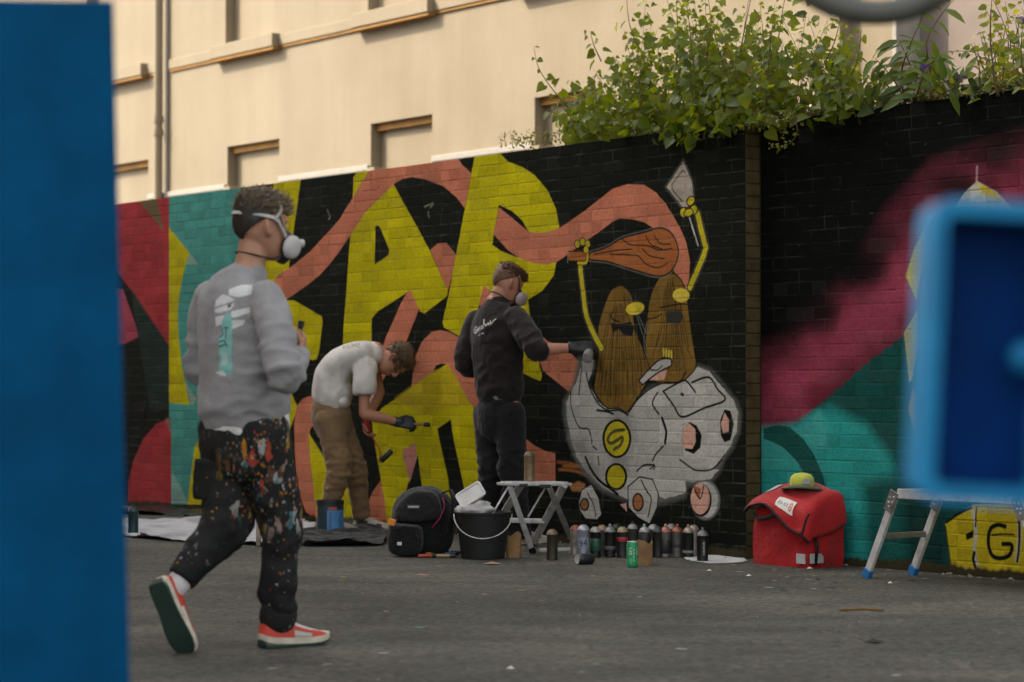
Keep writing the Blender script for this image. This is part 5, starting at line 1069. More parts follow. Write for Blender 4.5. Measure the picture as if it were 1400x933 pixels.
# yellow green shrub at the right
leaves = []; stems = []
for i in range(34):
    px = R4.uniform(1338, 1440); h = R4.uniform(60, 150) * (0.55 if px < 1360 else 1.0); y0 = 126; bk = R4.uniform(0.05, 0.6)
    path = bez([wpos(px, y0 + 6, bk), wpos(px + R4.uniform(-14, 8), y0 - h * 0.5, bk), wpos(px + R4.uniform(-26, 10), y0 - h, bk)]); stems.append((path, 0.005)); along(path, 0.026, 0.066, 1.0, 0.6, 0.2)
path = bez([wpos(1372, 118, 0.1), wpos(1345, 95, 0.1), wpos(1336, 74, 0.1), wpos(1310, 70, 0.1), wpos(1290, 72, 0.1)], 16); stems.append((path, 0.004)); along(path[6:], 0.02, 0.03, 0.8, 0.7)
plant('lime_shrub', 'bushy yellow green shrub growing behind the black painted wall', 'bush', wpos(1380, 128, 0.3), leaves, stems, m_lime, 'oval', 250)
# moss and small growth along the wall top
V = []; Fc = []; vs0, fs0 = LG['oval']
for i in range(2600):
    px = 1052 + 370 * R4.random() ** 0.85; bk = SB + R4.uniform(-0.015, 0.20); s_ = Wl(px, 140, bk)[0]; dens = 0.5 + 0.5 * mnoise.noise(Vector((s_ * 3, 0, 0)))
    p_ = WP(s_, WH + R4.uniform(-0.008, 0.035 + 0.05 * max(0, dens) * R4.random()), -bk); R = orient(Vector((R4.uniform(-1, 1), R4.uniform(-1, 1), R4.uniform(-0.2, 1))), Vector((0, -0.3, 1)) + rv(0.5)); sz = R4.uniform(0.010, 0.030)
    b_ = len(V); V += [tuple(R @ (v * sz) + p_) for v in vs0]; Fc += [tuple(k + b_ for k in f) for f in fs0]
for i in range(700):
    px = R4.uniform(170, 800); bk = R4.uniform(0.02, 0.2); s_ = Wl(px, 240, bk)[0]
    if mnoise.noise(Vector((s_ * 2.2, 7, 0))) < 0.18 and px < 690: continue
    p_ = WP(s_, WH + R4.uniform(-0.004, 0.008), -bk); R = orient(rv(1) + Vector((0, 0, 0.3)), Vector((0, 0, 1)) + rv(0.4)); sz = R4.uniform(0.006, 0.014)
    b_ = len(V); V += [tuple(R @ (v * sz) + p_) for v in vs0]; Fc += [tuple(k + b_ for k in f) for f in fs0]
tag(mesh_obj('moss', V, Fc, m_moss, None, True), 'yellow green moss and tiny plants along the wall top', 'moss', kind='stuff')
# ================================================================== PEOPLE
def crv(vals, k):
    return cat_rom(vals, closed=False, k=k)
def stube(mb, pts, rads, ref, k=4, n=18, cap=(True, True)):
    """smooth elliptical tube; rads (a along ref, b across); rounded ends"""
    p = crv([tuple(q) for q in pts], k); r = crv([(q if isinstance(q, tuple) else (q, q)) for q in rads], k); r = np.maximum(r, 0.002)
    P_ = [Vector(q) for q in p]; R_ = [tuple(float(x) for x in q) for q in r]
    def ends(P_, R_, first):
        a = P_[0] if first else P_[-1]; d = (P_[0] - P_[1] if first else P_[-1] - P_[-2]).normalized(); rr0 = R_[0] if first else R_[-1]; m = min(rr0); out = []
        for f, s_ in ((0.45, 0.88), (0.8, 0.6), (0.97, 0.25)): out.append((a + d * m * f * 0.8, (rr0[0] * s_, rr0[1] * s_)))
        return out
    if cap[0]: e = ends(P_, R_, True); P0 = [x[0] for x in reversed(e)]; R0 = [x[1] for x in reversed(e)]
    else: P0, R0 = [], []
    if cap[1]: e = ends(P_, R_, False); P1 = [x[0] for x in e]; R1 = [x[1] for x in e]
    else: P1, R1 = [], []
    P_ = P0 + P_ + P1; R_ = R0 + R_ + R1
    mb.tube(P_, R_, n, True, ref)
def skin(mb, name, m, parent, voxel=0.010, smooth=6, fn=None, sub=False):
    me = bpy.data.meshes.new('tmp'); me.from_pydata([tuple(v) for v in mb.v], [], mb.f)
    bm = bmesh.new(); bm.from_mesh(me); bmesh.ops.recalc_face_normals(bm, faces=bm.faces[:]); bm.to_mesh(me); bm.free()
    o = bpy.data.objects.new('tmp', me); COL.objects.link(o)
    rm = o.modifiers.new('r', 'REMESH'); rm.mode = 'VOXEL'; rm.voxel_size = voxel
    if smooth: sm = o.modifiers.new('s', 'SMOOTH'); sm.iterations = smooth; sm.factor = 0.5
    bpy.context.view_layer.update(); dg = bpy.context.evaluated_depsgraph_get(); me2 = bpy.data.meshes.new_from_object(o.evaluated_get(dg)); bpy.data.objects.remove(o)
    me2.materials.clear(); me2.name = name
    if fn:
        nv = len(me2.vertices); nrm = np.empty(nv * 3, np.float32); me2.vertices.foreach_get('normal', nrm); nrm = nrm.reshape(-1, 3)
        for i, v in enumerate(me2.vertices): v.co += Vector(nrm[i]) * fn(v.co)
        me2.update()
    return add_mesh(name, me2, m, parent, True, True)
def folds(centers, base=0.003, amp=0.010, fr=(9, 9, 22), seed=0.0):
    def fn(p):
        w = base
        for c, rad, k in centers:
            d = (p - c).length / rad
            if d < 1: w += k * amp * (1 - d * d)
        q = Vector((p.x * fr[0] + seed, p.y * fr[1], p.z * fr[2])); a = mnoise.noise(q); b_ = mnoise.noise(q * 2.1 + Vector((5, 1, 2)))
        return max(w * ((1 - abs(a) * 2.2) * 0.8 + 0.5 * b_), -0.4 * w)
    return fn
class Head:
    def __init__(s, c, f, u, sc=1.0):
        s.c = c; s.f = f.normalized(); u = u - s.f * u.dot(s.f); s.u = u.normalized(); s.l = s.u.cross(s.f); s.sc = sc
    def w(s, x, y, z): return s.c + (s.f * x + s.l * y + s.u * z) * s.sc
HR = [(0.118, -0.045, 0.020, 0.030), (0.110, -0.070, 0.052, 0.052), (0.090, -0.090, 0.076, 0.067), (0.055, -0.101, 0.090, 0.076), (0.020, -0.102, 0.091, 0.0775), (-0.005, -0.097, 0.087, 0.076), (-0.030, -0.086, 0.088, 0.073), (-0.055, -0.066, 0.088, 0.068), (-0.080, -0.040, 0.086, 0.060), (-0.102, -0.012, 0.083, 0.048), (-0.118, 0.018, 0.074, 0.030)]
def head_geo(mb, H):
    n = 28; vs = []
    for (z, xb, xf, w) in HR:
        for i in range(n):
            a = 2 * math.pi * i / n; q = (abs(math.cos(a)) ** 2.3 + abs(math.sin(a)) ** 2.3) ** (-1 / 2.3); vs.append(H.w((xb + xf) / 2 + (xf - xb) / 2 * q * math.cos(a), w * q * math.sin(a), z))
    k = len(HR); fs = [(j * n + i, j * n + (i + 1) % n, (j + 1) * n + (i + 1) % n, (j + 1) * n + i) for j in range(k - 1) for i in range(n)] + [tuple(range(n)), tuple((k - 1) * n + i for i in range(n))]
    mb.add(vs, fs)
    stube(mb, [H.w(0.080, 0, 0.022), H.w(0.100, 0, -0.006), H.w(0.110, 0, -0.026), H.w(0.090, 0, -0.040)], [(0.008, 0.009), (0.009, 0.011), (0.013, 0.016), (0.010, 0.018)], H.u, 3, 10)
    stube(mb, [H.w(0.080, -0.05, 0.030), H.w(0.092, -0.02, 0.031), H.w(0.092, 0.02, 0.031), H.w(0.080, 0.05, 0.030)], [0.008] * 4, H.u, 3, 8)
    stube(mb, [H.w(0.084, -0.024, -0.068), H.w(0.094, 0, -0.066), H.w(0.084, 0.024, -0.068)], [0.009] * 3, H.u, 3, 8)
    for sd_ in (-1, 1):
        b0 = len(mb.v); vs = []
        for i in range(14):
            a = 2 * math.pi * i / 14; x = -0.012 + 0.019 * math.cos(a) - 0.006 * math.sin(a); z = -0.006 + 0.033 * math.sin(a)
            for (kk, yy) in ((0.75, 0.066), (1.0, 0.086 - 0.010 * math.cos(a)), (0.72, 0.092 - 0.012 * math.cos(a))): vs.append(H.w(-0.012 + (x + 0.012) * kk, sd_ * yy, -0.006 + (z + 0.006) * kk))
        fs = [(i * 3 + j, ((i + 1) % 14) * 3 + j, ((i + 1) % 14) * 3 + j + 1, i * 3 + j + 1) for i in range(14) for j in range(2)] + [tuple(i * 3 for i in range(14)), tuple(i * 3 + 2 for i in range(14))]
        mb.add(vs, fs)
def hand_geo(mb, wr, d, pn, thumb, curl=0.5, sc=1.0, fat=1.0):
    """wr wrist, d pointing direction, pn palm normal (fingers curl that way), thumb: side vector"""
    d = d.normalized(); pn = (pn - d * pn.dot(d)).normalized(); sdv = d.cross(pn)
    if sdv.dot(thumb) < 0: sdv = -sdv
    stube(mb, [wr - d * 0.02 * sc, wr + d * 0.02 * sc, wr + d * 0.06 * sc, wr + d * 0.092 * sc], [(0.020 * fat, 0.028 * fat), (0.017 * fat, 0.034 * fat), (0.016 * fat, 0.042 * fat), (0.013 * fat, 0.040 * fat)], pn, 3, 14)
    for i, (off, L) in enumerate(((0.031, 0.90), (0.010, 1.0), (-0.011, 0.94), (-0.031, 0.76))):
        p = wr + d * (0.088 - abs(off) * 0.18) * sc + sdv * off * sc; pts = [p - d * 0.015, p]; a = 0.0
        for k, l in enumerate((0.044, 0.028, 0.024)): a += curl * (0.75, 1.0, 0.8)[k]; p = p + (d * math.cos(a) + pn * math.sin(a)) * l * L * sc; pts.append(p)
        stube(mb, pts, [0.0095 * fat, 0.0095 * fat, 0.0088 * fat, 0.0080 * fat, 0.0070 * fat], sdv, 3, 8)
    p = wr + d * 0.028 * sc + sdv * 0.030 * sc; q1 = p + (d * 0.6 + sdv * 0.75 + pn * 0.4).normalized() * 0.042 * sc; q2 = q1 + (d * 0.8 + sdv * 0.15 + pn * 0.6).normalized() * 0.034 * sc; q3 = q2 + (d * 0.85 - sdv * 0.1 + pn * 0.55).normalized() * 0.026 * sc
    stube(mb, [p - d * 0.015, p, q1, q2, q3], [0.013 * fat, 0.014 * fat, 0.0115 * fat, 0.0100 * fat, 0.008 * fat], pn, 3, 8)
def body(root, J, H, m_skin, hands, wob=0, ua=1.0):
    mb = MB(); sdS = (J['shR'] - J['shL']).normalized(); sdH = (J['hipR'] - J['hipL']).normalized(); shm = (J['shR'] + J['shL']) / 2
    stube(mb, [J['pel'], J['waist'], J['chest'], shm, J['nk']], [(0.150, 0.105), (0.130, 0.090), (0.145, 0.100), (0.115, 0.052), (0.056, 0.056)], sdS, 4, 20)
    stube(mb, [J['nk'] - (H.w(-0.02, 0, -0.05) - J['nk']) * 0.25, J['nk'], H.w(-0.025, 0, -0.06), H.w(-0.018, 0, -0.02)], [(0.070, 0.068), (0.060, 0.060), (0.056, 0.058), (0.052, 0.055)], H.l, 4, 16)
    for s_ in 'LR':
        sh, el, wr, hp, kn, an = (J[k + s_] for k in ('sh', 'el', 'wr', 'hip', 'kn', 'an'))
        stube(mb, [sh, sh.lerp(el, 0.45), el], [0.050 * ua, 0.045 * ua, 0.038], sdS, 4, 14); stube(mb, [el, el.lerp(wr, 0.35), wr], [0.040, 0.041, 0.026], sdS, 4, 14)
        stube(mb, [hp, hp.lerp(kn, 0.5), kn], [0.085, 0.072, 0.052], sdH, 4, 14); stube(mb, [kn, kn.lerp(an, 0.35), an], [0.052, 0.052, 0.036], sdH, 4, 14)
        fd = J['ft' + s_]; stube(mb, [an, an + fd * 0.06 - J['fu' + s_] * 0.045, an + fd * 0.15 - J['fu' + s_] * 0.062], [0.028, 0.026, 0.016], J['fu' + s_], 3, 10)
        if s_ in hands: hand_geo(mb, wr, *hands[s_])
    head_geo(mb, H)
    return skin(mb, 'body', m_skin, root, 0.0065, 4)
def tshirt(root, name, m, J, secs, sleeves, voxel, fn, neck=True):
    """secs: (point, halfwidth along shoulder axis, depth) ; sleeves: {side:(frac along el->wr or None, radii)}"""
    mb = MB(); sdS = (J['shR'] - J['shL']).normalized()
    stube(mb, [q[0] for q in secs], [(q[1], q[2]) for q in secs], sdS, 4, 26)
    for s_, (pts, rads) in sleeves.items(): stube(mb, pts, rads, sdS, 4, 16, (True, False))
    return skin(mb, name, m, root, voxel, 5, fn)
def trousers(root, m, J, waist, legs, voxel, fn, name='trousers'):
    mb = MB(); sdH = (J['hipR'] - J['hipL']).normalized()
    stube(mb, [q[0] for q in waist], [(q[1], q[2]) for q in waist], sdH, 3, 22)
    for pts, rads in legs: stube(mb, pts, rads, sdH, 4, 18, (True, False))
    return skin(mb, name, m, root, voxel, 4, fn)
SH = [(-0.012, 0.010, 0.050, 0.03), (0.0, 0.028, 0.088, 0.02), (0.03, 0.036, 0.098, 0.012), (0.075, 0.037, 0.102, 0.008), (0.115, 0.038, 0.098, 0.005), (0.150, 0.042, 0.082, 0.003), (0.190, 0.047, 0.066, 0.003), (0.230, 0.048, 0.056, 0.006), (0.262, 0.039, 0.046, 0.012), (0.283, 0.020, 0.026, 0.020)]
def shoe(root, heel, d, up, cols, sc=1.0, panels=()):
    """heel = back bottom of the sole"""
    d = d.normalized(); up = (up - d * up.dot(d)).normalized(); sd_ = d.cross(up); W_ = lambda x, y, z: heel + (d * x + sd_ * y + up * z) * sc
    n = 11
    def arc(x, w, h, off=0.0, a0=0.0, a1=math.pi):
        out = []
        for i in range(n):
            a = a0 + (a1 - a0) * i / (n - 1); cx_, sx_ = math.cos(a), math.sin(a)
            out.append(W_(x, (w + off) * (abs(cx_) ** 0.7) * (1 if cx_ > 0 else -1), 0.026 + (h - 0.026 + off) * (sx_ ** 0.85 if sx_ > 0 else 0)))
        return out
    mb = MB(); vs = []; k = len(SH)
    for (x, w, h, _) in SH: vs += arc(x, w, max(h, 0.03))
    fs = [(j * n + i, j * n + i + 1, (j + 1) * n + i + 1, (j + 1) * n + i) for j in range(k - 1) for i in range(n - 1)] + [tuple(range(n)), tuple((k - 1) * n + i for i in range(n))] + [(j * n, (j + 1) * n, (j + 1) * n + n - 1, j * n + n - 1) for j in range(k - 1)]
    mb.add(vs, fs); sh = autosmooth(mb.build('shoe', cols[0], root), 50); sub = sh.modifiers.new('s', 'SUBSURF'); sub.render_levels = 1; sub.levels = 1
    out = [(x, w + 0.004) for x, w, h, _ in SH]; lft = [(x, w) for x, w in out]; rgt = [(x, -w) for x, w in reversed(out)]; ol = lft + rgt; m_ = len(ol)
    spring = {x: s_ for x, w, h, s_ in SH}
    for nm, z0, z1, c_ in (('midsole', 0.0085, 0.030, cols[1]), ('outsole', 0.0, 0.0080, cols[2])):
        mb = MB(); vs = [W_(x, y, z0 + (spring.get(x, 0) if x > 0.1 or x < 0.0 else 0.003) * 0.8) for x, y in ol] + [W_(x, y, max(z1, z0 + (spring.get(x, 0)) * 0.8 + (z1 - z0))) for x, y in ol]
        q = len(out); fs = [(i, (i + 1) % m_, m_ + (i + 1) % m_, m_ + i) for i in range(m_)] + [(i, i + 1, m_ - 2 - i, m_ - 1 - i) for i in range(q - 1)] + [(m_ + i, m_ + m_ - 1 - i, m_ + m_ - 2 - i, m_ + i + 1) for i in range(q - 1)]
        mb.add(vs, fs); autosmooth(mb.build(nm, c_, sh), 40)
    for (i0, i1, a0, a1, c_) in panels:
        mb = MB(); vs = []
        for (x, w, h, _) in SH[i0:i1 + 1]: vs += arc(x, w, h, 0.0022, a0, a1)
        k = i1 - i0 + 1; mb.add(vs, [(j * n + i, j * n + i + 1, (j + 1) * n + i + 1, (j + 1) * n + i) for j in range(k - 1) for i in range(n - 1)]); autosmooth(mb.build('panel', c_, sh), 60)
    return sh
def hair_cap(root, H, m, front, low_back, puff=0.006, seed=1, name='hair', top=0.012, ear=0.0):
    """scalp cap following the skull; hairline from front (z at the forehead) to low_back (z at the nape)"""
    n = 36; rings = []
    zs_ = np.linspace(1, 0, 15); vs = []
    zz = [r[0] for r in HR][::-1]; xb_ = [r[1] for r in HR][::-1]; xf_ = [r[2] for r in HR][::-1]; w_ = [r[3] for r in HR][::-1]
    for f in zs_:
        for i in range(n):
            a = 2 * math.pi * i / n; c_ = (1 + math.cos(a)) / 2; side = abs(math.sin(a))
            zl = front * c_ ** 1.5 + low_back * (1 - c_ ** 1.5); zl += ear * side * (1 if math.cos(a) < 0.5 else 0.4)
            z = zl + (0.119 - zl) * f; xb = np.interp(z, zz, xb_); xf = np.interp(z, zz, xf_); w = np.interp(z, zz, w_); q = (abs(math.cos(a)) ** 2.3 + abs(math.sin(a)) ** 2.3) ** (-1 / 2.3)
            up = max(0.0, (z - 0.03) / 0.09); off = puff * (0.6 + 0.4 * f) + top * up * up; off += 0.004 * mnoise.noise(Vector((math.cos(a) * 3 + seed, math.sin(a) * 3, z * 40)))
            vs.append(H.w((xb + xf) / 2 + ((xf - xb) / 2 + off) * q * math.cos(a), (w + off) * q * math.sin(a), z + off * up))
    fs = [(j * n + i, j * n + (i + 1) % n, (j + 1) * n + (i + 1) % n, (j + 1) * n + i) for j in range(14) for i in range(n)] + [tuple(range(n))]
    o = mesh_obj(name, vs, fs, m, root, True); s_ = o.modifiers.new('s', 'SOLIDIFY'); s_.thickness = 0.005; s_.offset = -1
    return o
def locks(root, H, m, num, length, rad, seed, fwd=0.4, zmin=0.06, curl=0.4, xr=(-0.09, 0.09)):
    r = random.Random(seed); mb = MB(); zz = [q[0] for q in HR][::-1]; xb_ = [q[1] for q in HR][::-1]; xf_ = [q[2] for q in HR][::-1]; w_ = [q[3] for q in HR][::-1]
    for i in range(num):
        z = zmin + (0.117 - zmin) * r.random() ** 0.7; a = r.uniform(0, 2 * math.pi); xb = np.interp(z, zz, xb_); xf = np.interp(z, zz, xf_); w = np.interp(z, zz, w_); k = math.sqrt(r.random()) if z > 0.1 else 1.0
        x = (xb + xf) / 2 + (xf - xb) / 2 * math.cos(a) * k; y = w * math.sin(a) * k
        if not xr[0] <= x <= xr[1]: continue
        L = length * r.uniform(0.6, 1.3); nrm = (H.f * x * 0.7 + H.l * y + H.u * (z + 0.02)).normalized(); dr = (nrm * 0.7 + H.f * fwd + (H.l * r.uniform(-1, 1) + H.f * r.uniform(-1, 1)) * curl).normalized(); p = H.w(x, y, z) - nrm * 0.006
        q2 = p + dr * L * 0.55 + nrm * 0.004; q3 = q2 + (dr + H.f * fwd + (H.l * r.uniform(-1, 1) - H.u * 0.5) * curl).normalized() * L * 0.45
        mb.tube([p, p.lerp(q2, 0.5) + nrm * L * 0.1, q2, q3], [rad, rad * 1.05, rad * 0.8, rad * 0.15], 5)
    return mb.build('hair_locks', m, root, True)
def band(root, H, pts, r, m, name='strap', wide=2.2):
    path = [Vector(p) for p in crv([tuple(H.w(*q)) for q in pts], 5)]; mb = MB(); n = len(path); vs = []; fs = []
    mb.tube(path, [(r, r * wide)] * n, 8, True, tuple((path[0] - H.c).normalized())); return mb.build(name, m, root, True)
def eyes(root, H):
    for sd_ in (-1, 1):
        bm = bmesh.new(); bmesh.ops.create_uvsphere(bm, u_segments=12, v_segments=8, radius=0.011); me = bpy.data.meshes.new('eye'); bm.to_mesh(me); bm.free()
        for v in me.vertices: v.co = v.co + H.w(0.0795, sd_ * 0.031, 0.010)
        add_mesh('eye', me, m_eye, root, True, True)
def respirator(root, H, m_rub, m_filt, m_strapw, m_strapd, filt_r=0.040):
    mb = MB(); stube(mb, [H.w(0.088, 0, -0.010), H.w(0.108, 0, -0.036), H.w(0.112, 0, -0.066), H.w(0.086, 0, -0.104)], [(0.022, 0.018), (0.030, 0.034), (0.036, 0.040), (0.028, 0.034)], H.l, 4, 16); mk_ = skin(mb, 'mask', m_rub, root, 0.006, 3)
    for sd_ in (-1, 1):
        ax = (H.f * 0.42 + H.l * sd_ * 0.85 - H.u * 0.15).normalized(); c = H.w(0.092, sd_ * 0.052, -0.064); M = orient(ax.orthogonal(), ax)
        mb = MB(); R_ = filt_r; mb.lathe([(R_ * 0.55, -0.012), (R_ * 0.62, -0.002), (R_, 0.002), (R_ * 1.03, 0.008), (R_ * 1.02, 0.020), (R_ * 0.90, 0.030), (R_ * 0.5, 0.036), (0, 0.037)], c, 24, M); fl_ = autosmooth(mb.build('filter', m_filt, mk_), 50); mb = MB(); mb.lathe([(R_ * 0.60, -0.013), (R_ * 1.05, 0.0), (R_ * 1.06, 0.007), (R_ * 1.035, 0.0072)], c, 24, M); autosmooth(mb.build('filter_rim', m_rubd, mk_), 50)
    band(mk_, H, [(0.080, -0.060, -0.055), (0.050, -0.078, 0.0), (0.030, -0.082, 0.045), (0.0, -0.066, 0.098), (-0.02, 0, 0.127), (0.0, 0.066, 0.098), (0.030, 0.082, 0.045), (0.050, 0.078, 0.0), (0.080, 0.060, -0.055)], 0.0022, m_strapd, 'cradle')
    return mk_
m_eye = mat('eye', (0.35, 0.33, 0.30), 0.25, var=0.1)
m_skinA = mat('skin', (0.40, 0.20, 0.125), 0.55, var=0.12, vscale=18, bump=0.15, bscale=120, bdist=0.002); m_skinB = mat('skin_flushed', (0.42, 0.195, 0.125), 0.55, var=0.12, vscale=18, bump=0.15, bscale=120, bdist=0.002)
def hairmat(name, c1, c2):
    m, t, b = new_mat(name); c = ramp(t, nz(t, 60, 4, 0.6), [(0.3, c1), (0.7, c2)]); t.links.new(c, b.inputs['Base Color']); b.inputs['Roughness'].default_value = 0.5; b.inputs['Specular IOR Level'].default_value = 0.3
    mp = N(t, 'ShaderNodeMapping'); t.links.new(pos(t), mp.inputs[0]); mp.inputs['Scale'].default_value = (1, 1, 0.25); bumpn(t, b, nz(t, 420, 2, 0.5, vec=mp.outputs[0]), 0.5, 0.004); return m
m_rubd = mat('mask_rubber', (0.018, 0.018, 0.019), 0.5); m_elw = mat('elastic_white', (0.42, 0.41, 0.39), 0.9); m_eld = mat('elastic_dark', (0.02, 0.025, 0.02), 0.8)
m_filt = mat('filter_white', (0.50, 0.49, 0.48), 0.7, var=0.1, dirt=((0.25, 0.22, 0.2), 0.5)); m_filp = mat('filter_pink', (0.42, 0.34, 0.34), 0.8, var=0.1, dirt=((0.25, 0.2, 0.18), 0.5))
m_glove = mat('black_glove', (0.007, 0.009, 0.011), 0.55, var=0.3, bump=0.3, bscale=90); m_glovb = mat('dark_glove', (0.006, 0.014, 0.024), 0.5, var=0.3, bump=0.3, bscale=90)
def decal_mat(name, base, im, org, ux, vx, wdt, hgt, facing, fold=0.35, bump=0.25, weave=900):
    """fabric with a flat print laid on it along ux / vx, only where the cloth faces `facing`"""
    m = fabric(name, base, bump=bump, fold=fold, weave=weave); t = m.node_tree; b = t.nodes['Principled BSDF']; p = pos(t)
    u = mth(t, 'DIVIDE', mth(t, 'SUBTRACT', dotv(t, p, ux), ux.dot(org)), wdt); v = mth(t, 'DIVIDE', mth(t, 'SUBTRACT', dotv(t, p, vx), vx.dot(org)), hgt)
    n = img_node(t, im, u, v); n.extension = 'CLIP'; g = N(t, 'ShaderNodeNewGeometry'); k = mth(t, 'GREATER_THAN', dotv(t, g.outputs['Normal'], facing), 0.15)
    src = b.inputs['Base Color'].links[0].from_socket; a = mth(t, 'MULTIPLY', mth(t, 'MULTIPLY', n.outputs[1], k), 0.92)
    t.links.new(mixc(t, a, src, n.outputs[0]), b.inputs['Base Color']); return m
# ------------------------------------------------------------------ A: man walking, grey sweatshirt
fA = Vector((0.70, 0.71, 0)).normalized(); rA = Vector((0.71, -0.70, 0)).normalized()
J = dict(pel=P(334, 570, 9.45), waist=P(330, 512, 9.44), chest=P(326, 440, 9.43), nk=P(342, 362, 9.45), shR=P(368, 403, 9.29), shL=P(284, 403, 9.57), elR=P(389, 513, 9.12), wrR=P(410, 487, 9.36), elL=P(274, 508, 9.60), wrL=P(328, 500, 9.84),
         hipR=P(358, 572, 9.37), hipL=P(308, 572, 9.54), knR=P(384, 716, 9.42), knL=P(310, 712, 9.41), anR=P(379, 852, 9.46), anL=P(237, 806, 9.28))
J['ftR'] = Vector((0.76, 0.65, 0)); J['fuR'] = Vector((0, 0, 1)); J['ftL'] = (P(246, 893, 9.24) - P(206, 800, 9.21)).normalized(); J['fuL'] = Vector((0.42, 0.88, 0.2)).normalized()
HA = Head(P(357, 311, 9.48), Vector((0.84, 0.54, -0.06)), Vector((0.06, 0.02, 1)), 1.07)
pA = thing('person', 'man walking in grey sweatshirt, paint spattered black trousers and red white trainers', 'person', G(335, 888))
body(pA, J, HA, m_skinA, {'R': (Vector((0.10, 0.75, 0.6)), Vector((-0.6, 0.3, 0.3)), Vector((-0.3, -0.4, 0.6)), 0.75), 'L': (Vector((0.6, 0.2, 0.6)), Vector((0.5, -0.6, 0.2)), Vector((0, 0, 1)), 0.65)}); eyes(pA, HA)
c_ = sq(220, 460, (0.27, 0.27, 0.275)); al = np.zeros((460, 220), np.float32)
WHT = (0.62, 0.64, 0.64); MNT = (0.20, 0.50, 0.45)
K = lambda x, y: ((x - 100) / 180 * 205 + 5, 460 - (y - 108) / 490 * 455)
def pp(c2, pts, col, **k): c2.poly([K(*q) for q in pts], col, **k)
for cc, isal in ((c_, 0), (sq(220, 460, (0, 0, 0)), 1)):
    col = lambda c: (1, 1, 1) if isal else c
    pp(cc, [(165, 150), (200, 125), (240, 122), (268, 150), (268, 175), (215, 190), (175, 180)], col(WHT)); pp(cc, [(118, 205), (140, 175), (165, 178), (205, 205), (160, 225), (116, 240)], col(WHT)); pp(cc, [(116, 250), (160, 232), (205, 220), (195, 250), (150, 270), (118, 268)], col(WHT))
    pp(cc, [(200, 262), (270, 240), (268, 268), (215, 295), (195, 290)], col(WHT)); pp(cc, [(122, 290), (170, 280), (180, 320), (128, 340)], col(WHT)); pp(cc, [(205, 308), (250, 305), (245, 330), (205, 355)], col(WHT))
    pp(cc, [(180, 270), (205, 285), (208, 400), (198, 490), (205, 580), (165, 585), (140, 570), (145, 500), (150, 400), (165, 300)], col(MNT)); pp(cc, [(120, 570), (160, 560), (175, 590), (150, 588)], col(WHT))
    if not isal:
        pp(cc, [(205, 210), (235, 205), (245, 225), (225, 245), (205, 235)], (0.10, 0.13, 0.13), soft=3); pp(cc, [(175, 225), (190, 215), (192, 240), (178, 245)], (0.08, 0.10, 0.10), soft=3)
        for q in ([(140, 360), (160, 350), (165, 380), (145, 400)], [(172, 345), (190, 345)], [(180, 345), (180, 400)], [(150, 415), (175, 410), (185, 440)], [(150, 440), (180, 430)]): cc.line([K(*z) for z in q], (0.06, 0.10, 0.10), 7, smooth=False)
        pp(cc, [(160, 470), (185, 480), (180, 530), (150, 540)], (0.42, 0.58, 0.54), soft=8)
    else: al = cc.c[..., 0]
imA = c_.image('print_tree', al)
orgA = P(276, 518, 9.30)
m_sweat = decal_mat('grey_sweatshirt', (0.270, 0.268, 0.275), imA, orgA, rA, Vector((0, 0, 1)), 0.190, 0.375, -fA, fold=0.6, bump=0.28)
vz = Vector((0, 0, 1))
sw = tshirt(pA, 'sweatshirt', m_sweat, J, [(P(335, 580, 9.45), 0.185, 0.150), (P(335, 566, 9.45), 0.192, 0.156), (P(333, 552, 9.45), 0.204, 0.168), (P(331, 520, 9.44), 0.188, 0.150), (P(327, 460, 9.43), 0.190, 0.142), (P(325, 415, 9.43), 0.192, 0.128), (P(329, 394, 9.435), 0.152, 0.102), (P(336, 381, 9.44), 0.092, 0.080)],
       {'R': ([J['shR'] + Vector((-0.02, 0.02, -0.005)), J['shR'].lerp(J['elR'], 0.3), J['shR'].lerp(J['elR'], 0.7), J['elR'] + Vector((0, 0, -0.005)), J['elR'].lerp(J['wrR'], 0.5), J['elR'].lerp(J['wrR'], 0.88)], [0.070, 0.070, 0.064, 0.058, 0.053, 0.045]),
        'L': ([J['shL'] + Vector((0.02, -0.02, -0.005)), J['shL'].lerp(J['elL'], 0.3), J['shL'].lerp(J['elL'], 0.7), J['elL'], J['elL'].lerp(J['wrL'], 0.5), J['elL'].lerp(J['wrL'], 0.92)], [0.070, 0.070, 0.064, 0.058, 0.053, 0.045])},
       0.010, folds([(J['elR'], 0.22, 1.0), (P(370, 545, 9.3), 0.20, 1.2), (J['elL'], 0.2, 0.8), (P(345, 470, 9.25), 0.2, 0.5)], 0.003, 0.016, (7, 7, 15), 1.0))
mb = MB(); stube(mb, [J['elR'].lerp(J['wrR'], 0.84), J['elR'].lerp(J['wrR'], 1.02)], [0.045, 0.041], rA, 3, 18); skin(mb, 'cuff', m_sweat, pA, 0.006, 2)
mb = MB(); stube(mb, [P(343, 591, 9.43), P(337, 574, 9.45)], [(0.176, 0.150), (0.182, 0.150)], rA, 3, 26); skin(mb, 'undershirt', mat('undershirt', (0.58, 0.57, 0.57), 0.9), pA, 0.010, 3)
mb = MB(); stube(mb, [P(338, 384, 9.445), P(340, 374, 9.45)], [(0.086, 0.080), (0.078, 0.073)], rA, 3, 22); skin(mb, 'collar', m_sweat, pA, 0.007, 2)
m_spat, t, b = new_mat('spattered_trousers')
cb = ramp(t, nz(t, 8, 5), [(0.3, (0.008, 0.009, 0.009)), (0.7, (0.020, 0.021, 0.020))])
